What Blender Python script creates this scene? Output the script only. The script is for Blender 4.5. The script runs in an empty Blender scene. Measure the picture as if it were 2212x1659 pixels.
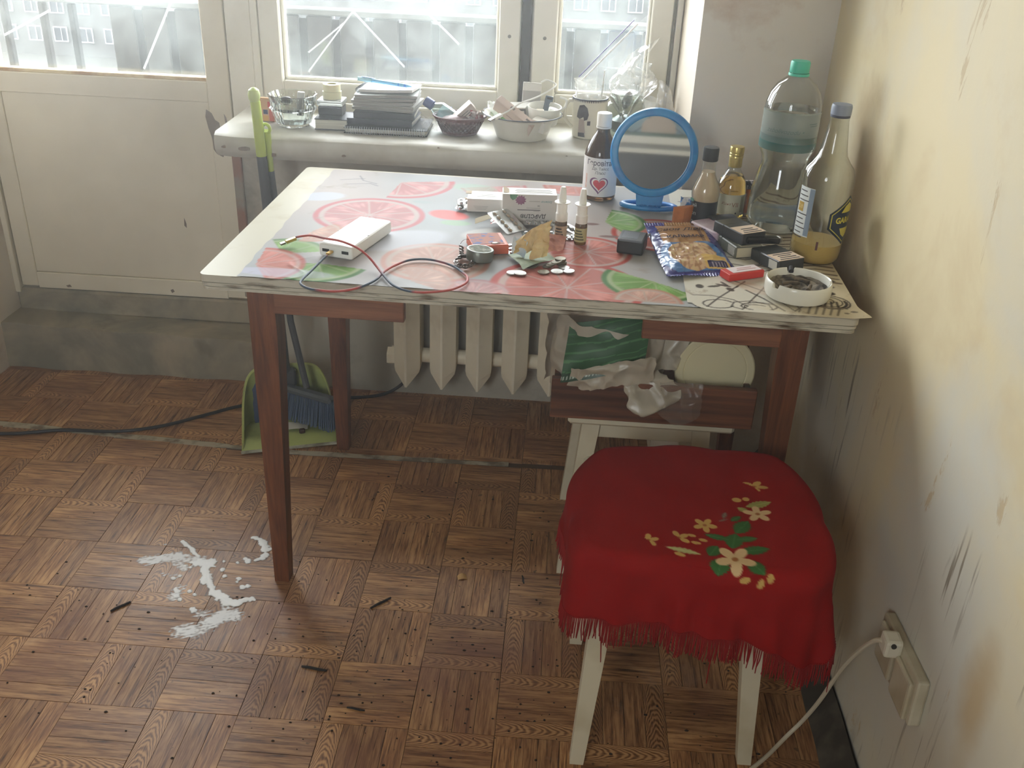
import bpy, bmesh, math, random
import numpy as np
from mathutils import Vector, Matrix, noise as mnoise
random.seed(7); rng = np.random.default_rng(7)
scene = bpy.context.scene; COL = scene.collection
PI = math.pi
# ---------------------------------------------------------------- camera, world, light, exposure
cam_d = bpy.data.cameras.new('camera'); cam = bpy.data.objects.new('camera', cam_d); COL.objects.link(cam)
cam_d.sensor_width = 36.0; cam_d.lens = 2100.0 / 2212.0 * 36.0; cam_d.clip_start = 0.02; cam_d.clip_end = 400
def cam_axes(p, y, r):
    cp, sp = math.cos(p), math.sin(p)
    f = Vector((0, cp, -sp)); u = Vector((0, sp, cp)); x = Vector((1, 0, 0))
    cr, sr = math.cos(r), math.sin(r)
    x2 = cr * x + sr * u; u2 = -sr * x + cr * u
    Rz = Matrix.Rotation(y, 3, 'Z')
    return Rz @ x2, Rz @ u2, Rz @ f
ax, au, af = cam_axes(0.484030725, 0.0433939893, 0.0440062406)
mw = Matrix.Identity(4)
for i in range(3):
    mw[i][0] = ax[i]; mw[i][1] = au[i]; mw[i][2] = -af[i]
mw[0][3], mw[1][3], mw[2][3] = 0.993741510, -1.56287161, 1.37320978
cam.matrix_world = mw
scene.camera = cam
world = bpy.data.worlds.new('overcast_sky'); scene.world = world; world.use_nodes = True
bg = world.node_tree.nodes['Background']; bg.inputs[0].default_value = (0.92, 0.97, 1.0, 1); bg.inputs[1].default_value = 19.0
def portal(name, loc, sx, sz, rot=(-90, 0)):
    d = bpy.data.lights.new(name, 'AREA'); d.shape = 'RECTANGLE'; d.size = sx; d.size_y = sz
    d.cycles.is_portal = True
    o = bpy.data.objects.new(name, d); COL.objects.link(o); o.location = loc; o.rotation_euler = (math.radians(rot[0]), 0, math.radians(rot[1]))
    return o
portal('window_portal', (0.70, 1.16, 1.50), 1.06, 1.36)
portal('door_portal', (-0.25, 1.16, 1.50), 0.62, 1.36)
portal('fill_doorway_portal', (0.17, -2.80, 1.60), 0.62, 0.9, (90, 0))  # guides sky light through the added fill doorway
vs = scene.view_settings; vs.view_transform = 'Standard'; vs.look = 'None'; vs.gamma = 1.0; vs.use_curve_mapping = False
vs.exposure = 0.0
scene.cycles.max_bounces = 10; scene.cycles.diffuse_bounces = 5; scene.cycles.transparent_max_bounces = 24
scene.cycles.transmission_bounces = 8; scene.cycles.caustics_reflective = False; scene.cycles.caustics_refractive = False
scene.cycles.sample_clamp_indirect = 6.0; scene.cycles.use_denoising = True
# ---------------------------------------------------------------- helpers
def lin(c):
    out = []
    for v in c[:3]:
        v = v / 255.0
        out.append(v / 12.92 if v <= 0.04045 else ((v + 0.055) / 1.055) ** 2.4)
    return tuple(out)
def nlin(a):
    a = np.asarray(a, float) / 255.0
    return np.where(a <= 0.04045, a / 12.92, ((a + 0.055) / 1.055) ** 2.4)
def R(d): return math.radians(d)
class M:
    """collects primitives, builds one mesh object"""
    def __init__(s): s.V = []; s.F = []; s.S = []; s.I = []
    def add(s, v, f, smooth=False, mi=0, mat=None):
        n = len(s.V)
        if mat is not None: v = [tuple(mat @ Vector(p)) for p in v]
        s.V += [tuple(p) for p in v]; s.F += [tuple(i + n for i in q) for q in f]
        s.S += [smooth] * len(f); s.I += [mi] * len(f); return s
    def bm(s, b, smooth=False, mi=0, mat=None):
        b.verts.index_update()
        s.add([v.co[:] for v in b.verts], [[v.index for v in f.verts] for f in b.faces], smooth, mi, mat); b.free(); return s
    def box(s, c, d, bev=0.0, rot=None, mi=0, seg=1, smooth=False):
        b = bmesh.new(); bmesh.ops.create_cube(b, size=1.0)
        for v in b.verts: v.co = Vector((v.co.x * d[0], v.co.y * d[1], v.co.z * d[2]))
        if bev > 0: bmesh.ops.bevel(b, geom=b.edges[:], offset=bev, segments=seg, profile=0.6, affect='EDGES')
        m = Matrix.Translation(c)
        if rot is not None: m = m @ (rot if isinstance(rot, Matrix) else Matrix.Rotation(rot, 4, 'Z'))
        return s.bm(b, smooth, mi, m)
    def lathe(s, prof, seg=32, c=(0, 0, 0), mi=0, mat=None, smooth=True, cap=True, sx=1.0, sy=1.0, wob=None):
        v = []; f = []
        for k, (r, z) in enumerate(prof):
            for i in range(seg):
                a = 2 * PI * i / seg; rr = r * (wob(a, z) if wob else 1.0)
                v.append((c[0] + rr * math.cos(a) * sx, c[1] + rr * math.sin(a) * sy, c[2] + z))
        for k in range(len(prof) - 1):
            for i in range(seg):
                j = (i + 1) % seg
                f.append((k * seg + i, k * seg + j, (k + 1) * seg + j, (k + 1) * seg + i))
        if cap:
            if prof[0][0] > 1e-6: f.append(tuple(range(seg - 1, -1, -1)))
            if prof[-1][0] > 1e-6: f.append(tuple((len(prof) - 1) * seg + i for i in range(seg)))
        return s.add(v, f, smooth, mi, mat)
    def tube(s, path, r, seg=8, closed=False, mi=0, smooth=True, flat=1.0):
        P = [Vector(p) for p in path]; n = len(P); v = []; f = []
        up = Vector((0, 0, 1)); prev = None
        for k in range(n):
            if closed: t = P[(k + 1) % n] - P[k - 1]
            else: t = P[min(k + 1, n - 1)] - P[max(k - 1, 0)]
            t.normalize() if t.length > 1e-9 else None
            if prev is None:
                a = up if abs(t.dot(up)) < 0.9 else Vector((1, 0, 0))
                x = t.cross(a).normalized()
            else:
                x = (prev - t * prev.dot(t)); x = x.normalized() if x.length > 1e-6 else t.orthogonal().normalized()
            prev = x; y = t.cross(x)
            rr = r[k] if isinstance(r, (list, tuple)) else r
            for i in range(seg):
                a = 2 * PI * i / seg
                v.append(tuple(P[k] + x * (rr * math.cos(a)) + y * (rr * flat * math.sin(a))))
        m = n if closed else n - 1
        for k in range(m):
            k2 = (k + 1) % n
            for i in range(seg):
                j = (i + 1) % seg
                f.append((k * seg + i, k * seg + j, k2 * seg + j, k2 * seg + i))
        if not closed:
            f.append(tuple(range(seg - 1, -1, -1))); f.append(tuple((n - 1) * seg + i for i in range(seg)))
        return s.add(v, f, smooth, mi)
    def prism(s, poly, z0, z1, mi=0, mat=None, smooth=False):
        n = len(poly)
        v = [(x, y, z0) for x, y in poly] + [(x, y, z1) for x, y in poly]
        f = [tuple(range(n - 1, -1, -1)), tuple(range(n, 2 * n))] + [(i, (i + 1) % n, n + (i + 1) % n, n + i) for i in range(n)]
        return s.add(v, f, smooth, mi, mat)
    def grid(s, fn, nu, nv, mi=0, smooth=True, thick=0.0, mat=None):
        v = []; f = []
        for j in range(nv + 1):
            for i in range(nu + 1): v.append(tuple(fn(i / nu, j / nv)))
        w = nu + 1
        for j in range(nv):
            for i in range(nu): f.append((j * w + i, j * w + i + 1, (j + 1) * w + i + 1, (j + 1) * w + i))
        if thick:
            n = len(v); v += [(x, y, z - thick) for x, y, z in v]
            f += [tuple(n + q for q in reversed(t)) for t in f]
            per = [i for i in range(w)] + [j * w + nu for j in range(1, nv + 1)] + [nv * w + i for i in range(nu - 1, -1, -1)] + [j * w for j in range(nv - 1, 0, -1)]
            for a in range(len(per)):
                p, q = per[a], per[(a + 1) % len(per)]; f.append((q, p, p + n, q + n))
        return s.add(v, f, smooth, mi, mat)
    def build(s, name, mats, parent=None, loc=None, rz=0.0, sharp=35, **kw):
        me = bpy.data.meshes.new(name); me.from_pydata(s.V, [], s.F); me.update()
        me.polygons.foreach_set('use_smooth', s.S)
        if any(s.S) and sharp: me.set_sharp_from_angle(angle=R(sharp))
        for m in (mats if isinstance(mats, (list, tuple)) else [mats]): me.materials.append(m)
        me.polygons.foreach_set('material_index', s.I)
        return link(name, me, parent, loc, rz, **kw)
def link(name, me, parent=None, loc=None, rz=0.0, label=None, cat=None, group=None, kind=None):
    o = bpy.data.objects.new(name, me); COL.objects.link(o)
    if parent is not None: o.parent = parent
    if loc is not None: o.location = loc
    if isinstance(rz, (tuple, list)): o.rotation_euler = rz
    elif rz: o.rotation_euler = (0, 0, rz)
    tag(o, label, cat, group, kind); return o
def tag(o, label=None, cat=None, group=None, kind=None):
    if label: o['label'] = label
    if cat: o['category'] = cat
    if group: o['group'] = group
    if kind: o['kind'] = kind
    return o
def thing(name, label, cat, loc=(0, 0, 0), rz=0.0, group=None):
    o = bpy.data.objects.new(name, None); COL.objects.link(o); o.empty_display_size = 0.02
    o.location = loc
    o.rotation_euler = rz if isinstance(rz, (tuple, list)) else (0, 0, rz)
    return tag(o, label, cat, group)
def copy_tree(o, loc=None, rz=None, label=None, parent=None):
    c = o.copy(); COL.objects.link(c)
    if parent is not None: c.parent = parent
    if loc is not None: c.location = loc
    if rz is not None: c.rotation_euler = rz if isinstance(rz, (tuple, list)) else (0, 0, rz)
    if label: c['label'] = label
    for ch in list(o.children): copy_tree(ch, parent=c)
    return c
def cmesh(name, V, F, C, mat, smooth=True, parent=None, loc=None, rz=0.0, **kw):
    """mesh with a per-vertex colour (flat print on the surface)"""
    me = bpy.data.meshes.new(name)
    V = np.asarray(V, np.float32); F = np.asarray(F, np.int32)
    me.vertices.add(len(V)); me.vertices.foreach_set('co', V.ravel())
    k = F.shape[1]
    me.loops.add(F.size); me.loops.foreach_set('vertex_index', F.ravel())
    me.polygons.add(len(F)); me.polygons.foreach_set('loop_start', np.arange(0, F.size, k, dtype=np.int32))
    me.polygons.foreach_set('use_smooth', np.full(len(F), smooth))
    me.update(calc_edges=True)
    a = me.color_attributes.new('Col', 'FLOAT_COLOR', 'POINT')
    a.data.foreach_set('color', np.c_[np.asarray(C, np.float32), np.ones(len(V), np.float32)].ravel())
    me.materials.append(mat)
    return link(name, me, parent, loc, rz, **kw)
def gridfaces(nu, nv, wrap=False):
    w = nu + 1 if not wrap else nu
    i = np.arange(nu); j = np.arange(nv)
    I, J = np.meshgrid(i, j)
    I2 = (I + 1) % w if wrap else I + 1
    return np.stack([J * w + I, J * w + I2, (J + 1) * w + I2, (J + 1) * w + I], -1).reshape(-1, 4)
# ---------------------------------------------------------------- materials
def newmat(name):
    m = bpy.data.materials.new(name); m.use_nodes = True
    nt = m.node_tree; b = nt.nodes['Principled BSDF']; return m, nt, b
def N(nt, t, **kw):
    n = nt.nodes.new(t)
    for k, v in kw.items(): setattr(n, k, v)
    return n
def ramp(nt, src, stops):
    r = N(nt, 'ShaderNodeValToRGB'); e = r.color_ramp.elements
    while len(e) < len(stops): e.new(0.5)
    for q, (p, c) in zip(e, stops):
        q.position = p; q.color = (*c, 1) if len(c) == 3 else c
    nt.links.new(src, r.inputs[0]); return r
def coords(nt, scale, kind='Object'):
    tc = N(nt, 'ShaderNodeTexCoord'); mp = N(nt, 'ShaderNodeMapping'); mp.inputs['Scale'].default_value = scale
    if kind == 'World':
        g = N(nt, 'ShaderNodeNewGeometry'); nt.links.new(g.outputs['Position'], mp.inputs[0])
    else: nt.links.new(tc.outputs[kind], mp.inputs[0])
    return mp.outputs[0]
def noise(nt, vec, scale, detail=4, rough=0.55, dist=0.0):
    n = N(nt, 'ShaderNodeTexNoise'); n.inputs['Scale'].default_value = scale; n.inputs['Detail'].default_value = detail
    n.inputs['Roughness'].default_value = rough; n.inputs['Distortion'].default_value = dist
    nt.links.new(vec, n.inputs['Vector']); return n.outputs['Fac']
def mixc(nt, fac, a, b):
    m = N(nt, 'ShaderNodeMix', data_type='RGBA')
    for s, v in ((m.inputs[0], fac), (m.inputs[6], a), (m.inputs[7], b)):
        if isinstance(v, (int, float)): s.default_value = v
        elif isinstance(v, tuple): s.default_value = (*v, 1)
        else: nt.links.new(v, s)
    return m.outputs[2]
def bump(nt, b, h, strength=0.3, dist=0.002):
    n = N(nt, 'ShaderNodeBump'); n.inputs['Strength'].default_value = strength; n.inputs['Distance'].default_value = dist
    nt.links.new(h, n.inputs['Height']); nt.links.new(n.outputs[0], b.inputs['Normal'])
MATS = {}
def mat(name, rgb, rough=0.5, metal=0.0, rgb2=None, sc=(1, 1, 1), ns=20.0, lo=0.4, hi=0.65, bmp=0.0, det=4, kind='Object', spec=0.5, trans=0.0, ior=1.45, sss=0.0):
    if name in MATS: return MATS[name]
    m, nt, b = newmat(name); c1 = lin(rgb)
    b.inputs['Base Color'].default_value = (*c1, 1); b.inputs['Roughness'].default_value = rough; b.inputs['Metallic'].default_value = metal
    b.inputs['Specular IOR Level'].default_value = spec; b.inputs['Transmission Weight'].default_value = trans; b.inputs['IOR'].default_value = ior
    b.inputs['Subsurface Weight'].default_value = sss
    if rgb2 is not None or bmp:
        f = noise(nt, coords(nt, sc, kind), ns, det)
        if rgb2 is not None:
            r = ramp(nt, f, [(lo, c1), (hi, lin(rgb2))]); nt.links.new(r.outputs[0], b.inputs['Base Color'])
        if bmp: bump(nt, b, f, bmp)
    MATS[name] = m; return m
def vcol(name, rough=0.5, spec=0.5, bmp=0.0, ns=60.0, dirt=None, coat=0.0):
    m, nt, b = newmat(name); a = N(nt, 'ShaderNodeVertexColor', layer_name='Col')
    out = a.outputs[0]
    if dirt:
        f = noise(nt, coords(nt, (1, 1, 1)), dirt[1], 5, 0.65); r = ramp(nt, f, [(dirt[2], (1, 1, 1)), (dirt[3], (0, 0, 0))])
        out = mixc(nt, r.outputs[0], lin(dirt[0]), out)
    nt.links.new(out, b.inputs['Base Color'])
    b.inputs['Roughness'].default_value = rough; b.inputs['Specular IOR Level'].default_value = spec; b.inputs['Coat Weight'].default_value = coat
    if bmp: bump(nt, b, noise(nt, coords(nt, (1, 1, 1)), ns, 3), bmp, 0.001)
    return m
def film(name, rgb, alpha, rough=0.25, transl=0.4, gloss=0.12):
    """thin translucent plastic or dirty glass: see-through share, scattering share, sheen"""
    m, nt, b = newmat(name); nt.nodes.remove(b); o = nt.nodes['Material Output']
    t = N(nt, 'ShaderNodeBsdfTransparent'); d = N(nt, 'ShaderNodeBsdfDiffuse'); l = N(nt, 'ShaderNodeBsdfTranslucent'); g = N(nt, 'ShaderNodeBsdfGlossy')
    c = (*lin(rgb), 1); d.inputs[0].default_value = c; l.inputs[0].default_value = c; g.inputs[1].default_value = rough; g.inputs[0].default_value = (1, 1, 1, 1)
    m1 = N(nt, 'ShaderNodeMixShader'); m1.inputs[0].default_value = transl
    nt.links.new(d.outputs[0], m1.inputs[1]); nt.links.new(l.outputs[0], m1.inputs[2])
    m2 = N(nt, 'ShaderNodeMixShader'); nt.links.new(t.outputs[0], m2.inputs[1]); nt.links.new(m1.outputs[0], m2.inputs[2])
    if isinstance(alpha, tuple):
        f = noise(nt, coords(nt, alpha[3]), alpha[2], 5, 0.62); r = N(nt, 'ShaderNodeMapRange')
        r.inputs[1].default_value = 0.35; r.inputs[2].default_value = 0.7; r.inputs[3].default_value = alpha[0]; r.inputs[4].default_value = alpha[1]
        nt.links.new(f, r.inputs[0]); nt.links.new(r.outputs[0], m2.inputs[0])
    else: m2.inputs[0].default_value = alpha
    lw = N(nt, 'ShaderNodeLayerWeight'); lw.inputs[0].default_value = 0.25
    mm = N(nt, 'ShaderNodeMath', operation='MULTIPLY_ADD'); nt.links.new(lw.outputs['Facing'], mm.inputs[0]); mm.inputs[1].default_value = gloss * 2.2; mm.inputs[2].default_value = gloss * 0.35
    m3 = N(nt, 'ShaderNodeMixShader'); nt.links.new(mm.outputs[0], m3.inputs[0]); nt.links.new(m2.outputs[0], m3.inputs[1]); nt.links.new(g.outputs[0], m3.inputs[2])
    nt.links.new(m3.outputs[0], o.inputs[0]); return m
def thin_glass(name, rgb=(245, 248, 246), gloss=0.3, rough=0.03):
    m, nt, b = newmat(name); nt.nodes.remove(b); o = nt.nodes['Material Output']
    t = N(nt, 'ShaderNodeBsdfTransparent'); t.inputs[0].default_value = (*lin(rgb), 1)
    g = N(nt, 'ShaderNodeBsdfGlossy'); g.inputs[1].default_value = rough
    lw = N(nt, 'ShaderNodeLayerWeight'); lw.inputs[0].default_value = 0.35
    p = N(nt, 'ShaderNodeMath', operation='POWER'); nt.links.new(lw.outputs['Facing'], p.inputs[0]); p.inputs[1].default_value = 2.2
    mm = N(nt, 'ShaderNodeMath', operation='MULTIPLY_ADD'); nt.links.new(p.outputs[0], mm.inputs[0]); mm.inputs[1].default_value = gloss * 2; mm.inputs[2].default_value = 0.05
    x = N(nt, 'ShaderNodeMixShader'); nt.links.new(mm.outputs[0], x.inputs[0]); nt.links.new(t.outputs[0], x.inputs[1]); nt.links.new(g.outputs[0], x.inputs[2])
    nt.links.new(x.outputs[0], o.inputs[0]); return m
def wood(name, dark, light, axis=0, scale=1.0, rough=0.45, world=False):
    m, nt, b = newmat(name); s = [26.0, 26.0, 26.0]; s[axis] = 1.6
    v = coords(nt, tuple(x * scale for x in s)); f = noise(nt, v, 2.2, 6, 0.6, 0.6)
    s2 = [120.0] * 3; s2[axis] = 3.0
    f2 = noise(nt, coords(nt, tuple(x * scale for x in s2)), 1.5, 3)
    mx = N(nt, 'ShaderNodeMath', operation='MULTIPLY_ADD'); nt.links.new(f2, mx.inputs[0]); mx.inputs[1].default_value = 0.35; nt.links.new(f, mx.inputs[2])
    r = ramp(nt, mx.outputs[0], [(0.5, lin(dark)), (0.85, lin(light))])
    nt.links.new(r.outputs[0], b.inputs['Base Color']); b.inputs['Roughness'].default_value = rough; bump(nt, b, f2, 0.15, 0.0008); return m
def text(s, size, m, parent, mx, wrap=None, name='lettering', align='CENTER', shear=0.0, bold=0.0, sx=1.0):
    cu = bpy.data.curves.new('t', 'FONT'); cu.body = s; cu.size = size; cu.align_x = align; cu.align_y = 'CENTER'; cu.shear = shear; cu.offset = bold
    cu.resolution_u = 3
    t = bpy.data.objects.new('t', cu); COL.objects.link(t); dg = bpy.context.evaluated_depsgraph_get()
    me = bpy.data.meshes.new_from_object(t.evaluated_get(dg)); bpy.data.objects.remove(t); bpy.data.curves.remove(cu)
    me.name = name; me.materials.clear(); me.materials.append(m)
    for v in me.vertices:
        x, y = v.co.x * sx, v.co.y
        if wrap:  # radius, angle (rad) of the text centre, height of the centre
            r, a0, z = wrap; a = a0 + x / r; v.co = Vector((r * math.cos(a), r * math.sin(a), z + y))
        else: v.co = Vector((x, y, 0))
    if mx is not None: me.transform(mx)
    return link(name, me, parent)
def band(r, a0, a1, z0, z1, n=24, off=0.0):
    """faces of a label wrapped on a cylinder"""
    m = M(); m.grid(lambda u, v: ((r + off) * math.cos(a0 + (a1 - a0) * u), (r + off) * math.sin(a0 + (a1 - a0) * u), z0 + (z1 - z0) * v), n, 1); return m
def smooth_path(P, n=6):
    P = [Vector(p) for p in P]; out = []
    for k in range(len(P) - 1):
        p0 = P[max(k - 1, 0)]; p1 = P[k]; p2 = P[k + 1]; p3 = P[min(k + 2, len(P) - 1)]
        for i in range(n):
            t = i / n
            out.append(0.5 * ((2 * p1) + (p2 - p0) * t + (2 * p0 - 5 * p1 + 4 * p2 - p3) * t * t + (3 * p1 - p0 - 3 * p2 + p3) * t ** 3))
    out.append(P[-1]); return out
def MX(loc=(0, 0, 0), rx=0, ry=0, rz=0):
    return Matrix.Translation(loc) @ Matrix.Rotation(rz, 4, 'Z') @ Matrix.Rotation(ry, 4, 'Y') @ Matrix.Rotation(rx, 4, 'X')
UPX = R(90)  # stands a flat decal up so that it faces -Y
# ---------------------------------------------------------------- setting: materials
def wall_mat(name, base, patch, stain, streak=0.0, big=1.6, peel=None, st=0.75, spots=()):
    m, nt, b = newmat(name); b.inputs['Roughness'].default_value = 0.62; b.inputs['Specular IOR Level'].default_value = 0.3
    v = coords(nt, (1, 1, 1)); f1 = noise(nt, v, big, 5, 0.6, 0.5); f2 = noise(nt, v, 5.5, 6, 0.62, 0.3)
    r1 = ramp(nt, f1, [(0.40, (0, 0, 0)), (0.60, (1, 1, 1))]); c = mixc(nt, r1.outputs[0], lin(base), lin(patch))
    r2 = ramp(nt, f2, [(0.56, (0, 0, 0)), (0.74, (st,) * 3)]); c = mixc(nt, r2.outputs[0], c, lin(stain))
    for (cy_, cz_), (ry_, rz_), col_, al_ in spots:
        mpn = N(nt, 'ShaderNodeMapping', vector_type='POINT'); mpn.inputs['Location'].default_value = (0, -cy_ / ry_, -cz_ / rz_); mpn.inputs['Scale'].default_value = (0, 1 / ry_, 1 / rz_); nt.links.new(v, mpn.inputs[0])
        ln = N(nt, 'ShaderNodeVectorMath', operation='LENGTH'); nt.links.new(mpn.outputs[0], ln.inputs[0])
        ns_ = N(nt, 'ShaderNodeMath', operation='MULTIPLY_ADD'); nt.links.new(noise(nt, v, 7.0, 5, 0.6, 0.4), ns_.inputs[0]); ns_.inputs[1].default_value = 1.4; nt.links.new(ln.outputs['Value'], ns_.inputs[2])
        rs_ = ramp(nt, ns_.outputs[0], [(1.05 / 2.4, (al_,) * 3), (1.75 / 2.4, (0, 0, 0))]); dv = N(nt, 'ShaderNodeMath', operation='DIVIDE'); nt.links.new(ns_.outputs[0], dv.inputs[0]); dv.inputs[1].default_value = 2.4; nt.links.new(dv.outputs[0], rs_.inputs[0])
        c = mixc(nt, rs_.outputs[0], c, lin(col_))
    hgt = f2
    if streak:
        vs_ = coords(nt, (9, 46, 3.2)); f3 = noise(nt, vs_, 1.6, 4, 0.55, 0.3); f4 = noise(nt, v, 2.6, 2)
        gz = N(nt, 'ShaderNodeSeparateXYZ'); nt.links.new(v, gz.inputs[0]); zr = N(nt, 'ShaderNodeMapRange'); nt.links.new(gz.outputs[2], zr.inputs[0]); zr.inputs[1].default_value = 0.85; zr.inputs[2].default_value = 0.60
        f4m = N(nt, 'ShaderNodeMath', operation='MULTIPLY'); nt.links.new(f4, f4m.inputs[0]); nt.links.new(zr.outputs[0], f4m.inputs[1]); f4 = f4m.outputs[0]
        r3 = ramp(nt, f3, [(0.58, (0, 0, 0)), (0.66, (1, 1, 1))]); r4 = ramp(nt, f4, [(0.46, (0, 0, 0)), (0.62, (streak,) * 3)])
        mu = N(nt, 'ShaderNodeMath', operation='MULTIPLY'); nt.links.new(r3.outputs[0], mu.inputs[0]); nt.links.new(r4.outputs[0], mu.inputs[1])
        c = mixc(nt, mu.outputs[0], c, lin((112, 96, 72)))
    if peel:
        f5 = noise(nt, coords(nt, (1.5, 2.6, 0.8)), 3.4, 7, 0.68, 0.6); r5 = ramp(nt, f5, [(0.63, (0, 0, 0)), (0.66, (0.8, 0.8, 0.8))])
        c = mixc(nt, r5.outputs[0], c, lin(peel))
        ad = N(nt, 'ShaderNodeMath', operation='MULTIPLY_ADD'); nt.links.new(r5.outputs[0], ad.inputs[0]); ad.inputs[1].default_value = -0.5; nt.links.new(f2, ad.inputs[2]); hgt = ad.outputs[0]
    nt.links.new(c, b.inputs['Base Color']); bump(nt, b, hgt, 0.35, 0.004); return m
W_RIGHT = wall_mat('flaking_cream_plaster', (226, 212, 174), (214, 209, 192), (205, 183, 142), streak=0.9, peel=(200, 180, 142), st=0.4, spots=(((0.30, 0.86), (0.16, 0.20), (180, 152, 112), 0.75), ((-0.42, 0.50), (0.26, 0.30), (212, 212, 202), 0.8), ((-0.62, 0.46), (0.05, 0.14), (196, 172, 130), 0.8)))
W_BACK = wall_mat('grey_painted_plaster', (224, 211, 192), (218, 211, 198), (192, 166, 144), big=2.2)
W_LOW = wall_mat('dirty_lower_plaster', (190, 184, 168), (166, 160, 144), (122, 114, 98), big=3.0)
CONC = wall_mat('worn_concrete_step', (166, 154, 130), (128, 122, 106), (104, 95, 77), big=3.4)
CEIL = mat('whitewash', (226, 222, 210), 0.8)
PAINT = mat('old_white_gloss_paint', (232, 228, 214), 0.42, rgb2=(206, 200, 180), ns=3.0, lo=0.42, hi=0.72, bmp=0.06, det=6)
PAINT_D = mat('old_cream_door_paint', (232, 224, 202), 0.45, rgb2=(212, 203, 180), ns=2.2, lo=0.4, hi=0.7, bmp=0.05, det=6)
GAP = mat('dark_gap', (58, 54, 48), 0.9)
CHIP = mat('bare_chipped_patch', (132, 118, 104), 0.85)
GLASS = film('dirty_window_glass', (196, 204, 200), (0.015, 0.085, 7.0, (1, 1, 1)), rough=0.1, transl=0.85, gloss=0.10)
# ---------------------------------------------------------------- floor with parquet strips
LINO = mat('floor_base', (86, 66, 48), 0.6)
fl = M().box((-0.2, -0.8, -0.055), (3.7, 3.9, 0.10)).build('floor', LINO, kind='structure')
m, nt, b = newmat('parquet_print'); PARQ = m
uv = N(nt, 'ShaderNodeUVMap'); uv.uv_map = 'UVMap'
sep = N(nt, 'ShaderNodeSeparateXYZ'); nt.links.new(uv.outputs[0], sep.inputs[0])
mp = N(nt, 'ShaderNodeMapping'); mp.inputs['Scale'].default_value = (9, 130, 1); nt.links.new(uv.outputs[0], mp.inputs[0])
g1 = noise(nt, mp.outputs[0], 1.0, 4, 0.6, 0.4)
mp2 = N(nt, 'ShaderNodeMapping'); mp2.inputs['Scale'].default_value = (30, 420, 1); nt.links.new(uv.outputs[0], mp2.inputs[0])
g2 = noise(nt, mp2.outputs[0], 1.0, 2)
at = N(nt, 'ShaderNodeAttribute', attribute_name='tint'); ts = N(nt, 'ShaderNodeSeparateColor'); nt.links.new(at.outputs['Color'], ts.inputs[0])
# cathedral figure: bands of u + k*v^2
v2 = N(nt, 'ShaderNodeMath', operation='MULTIPLY'); nt.links.new(ts.outputs[2], v2.inputs[0]); v2.inputs[1].default_value = 1.0
mp3 = N(nt, 'ShaderNodeMapping'); mp3.inputs['Scale'].default_value = (22, 60, 1); nt.links.new(uv.outputs[0], mp3.inputs[0])
g3 = noise(nt, mp3.outputs[0], 1.0, 2)
at2 = N(nt, 'ShaderNodeAttribute', attribute_name='vv'); sq = N(nt, 'ShaderNodeMath', operation='POWER'); nt.links.new(at2.outputs['Fac'], sq.inputs[0]); sq.inputs[1].default_value = 2.0
a1 = N(nt, 'ShaderNodeMath', operation='MULTIPLY'); nt.links.new(sep.outputs[0], a1.inputs[0]); a1.inputs[1].default_value = 420.0
a2 = N(nt, 'ShaderNodeMath', operation='MULTIPLY_ADD'); nt.links.new(sq.outputs[0], a2.inputs[0]); a2.inputs[1].default_value = 22.0; nt.links.new(a1.outputs[0], a2.inputs[2])
a3 = N(nt, 'ShaderNodeMath', operation='MULTIPLY_ADD'); nt.links.new(g3, a3.inputs[0]); a3.inputs[1].default_value = 16.0; nt.links.new(a2.outputs[0], a3.inputs[2])
sn = N(nt, 'ShaderNodeMath', operation='SINE'); nt.links.new(a3.outputs[0], sn.inputs[0])
sn2 = N(nt, 'ShaderNodeMath', operation='MULTIPLY_ADD'); nt.links.new(sn.outputs[0], sn2.inputs[0]); sn2.inputs[1].default_value = 0.14; sn2.inputs[2].default_value = 0.5
fm = N(nt, 'ShaderNodeMix'); nt.links.new(ts.outputs[1], fm.inputs[0]); nt.links.new(g1, fm.inputs[2]); nt.links.new(sn2.outputs[0], fm.inputs[3])
gg = N(nt, 'ShaderNodeMath', operation='MULTIPLY_ADD'); nt.links.new(g2, gg.inputs[0]); gg.inputs[1].default_value = 0.45; nt.links.new(fm.outputs[0], gg.inputs[2])
rr = ramp(nt, gg.outputs[0], [(0.50, lin((76, 48, 28))), (0.66, lin((148, 104, 66))), (0.84, lin((190, 148, 102)))])
dk = N(nt, 'ShaderNodeMix', data_type='RGBA', blend_type='MULTIPLY'); dk.inputs[0].default_value = 1.0
nt.links.new(rr.outputs[0], dk.inputs[6])
tr = ramp(nt, ts.outputs[0], [(0.0, (0.62, 0.55, 0.50)), (0.5, (0.86, 0.82, 0.78)), (1.0, (1.12, 1.08, 1.0))]); nt.links.new(tr.outputs[0], dk.inputs[7])
pw = coords(nt, (1, 1, 1), 'World')
d1 = ramp(nt, noise(nt, pw, 3.2, 6, 0.65, 0.4), [(0.5, (0, 0, 0)), (0.68, (0.6,) * 3)]); c = mixc(nt, d1.outputs[0], dk.outputs[2], lin((120, 76, 58)))
d2 = ramp(nt, noise(nt, pw, 5.0, 7, 0.7, 0.8), [(0.60, (0, 0, 0)), (0.76, (0.35,) * 3)]); c = mixc(nt, d2.outputs[0], c, lin((186, 168, 148)))
d3 = ramp(nt, noise(nt, pw, 60.0, 2, 0.5), [(0.70, (0, 0, 0)), (0.74, (0.7,) * 3)]); c = mixc(nt, d3.outputs[0], c, lin((70, 50, 36)))
nt.links.new(c, b.inputs['Base Color'])
r_ = ramp(nt, noise(nt, pw, 2.4, 4), [(0.3, (0.34,) * 3), (0.7, (0.58,) * 3)]); nt.links.new(r_.outputs[0], b.inputs['Roughness']); b.inputs['Specular IOR Level'].default_value = 0.45
bump(nt, b, g1, 0.08, 0.0006)
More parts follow.
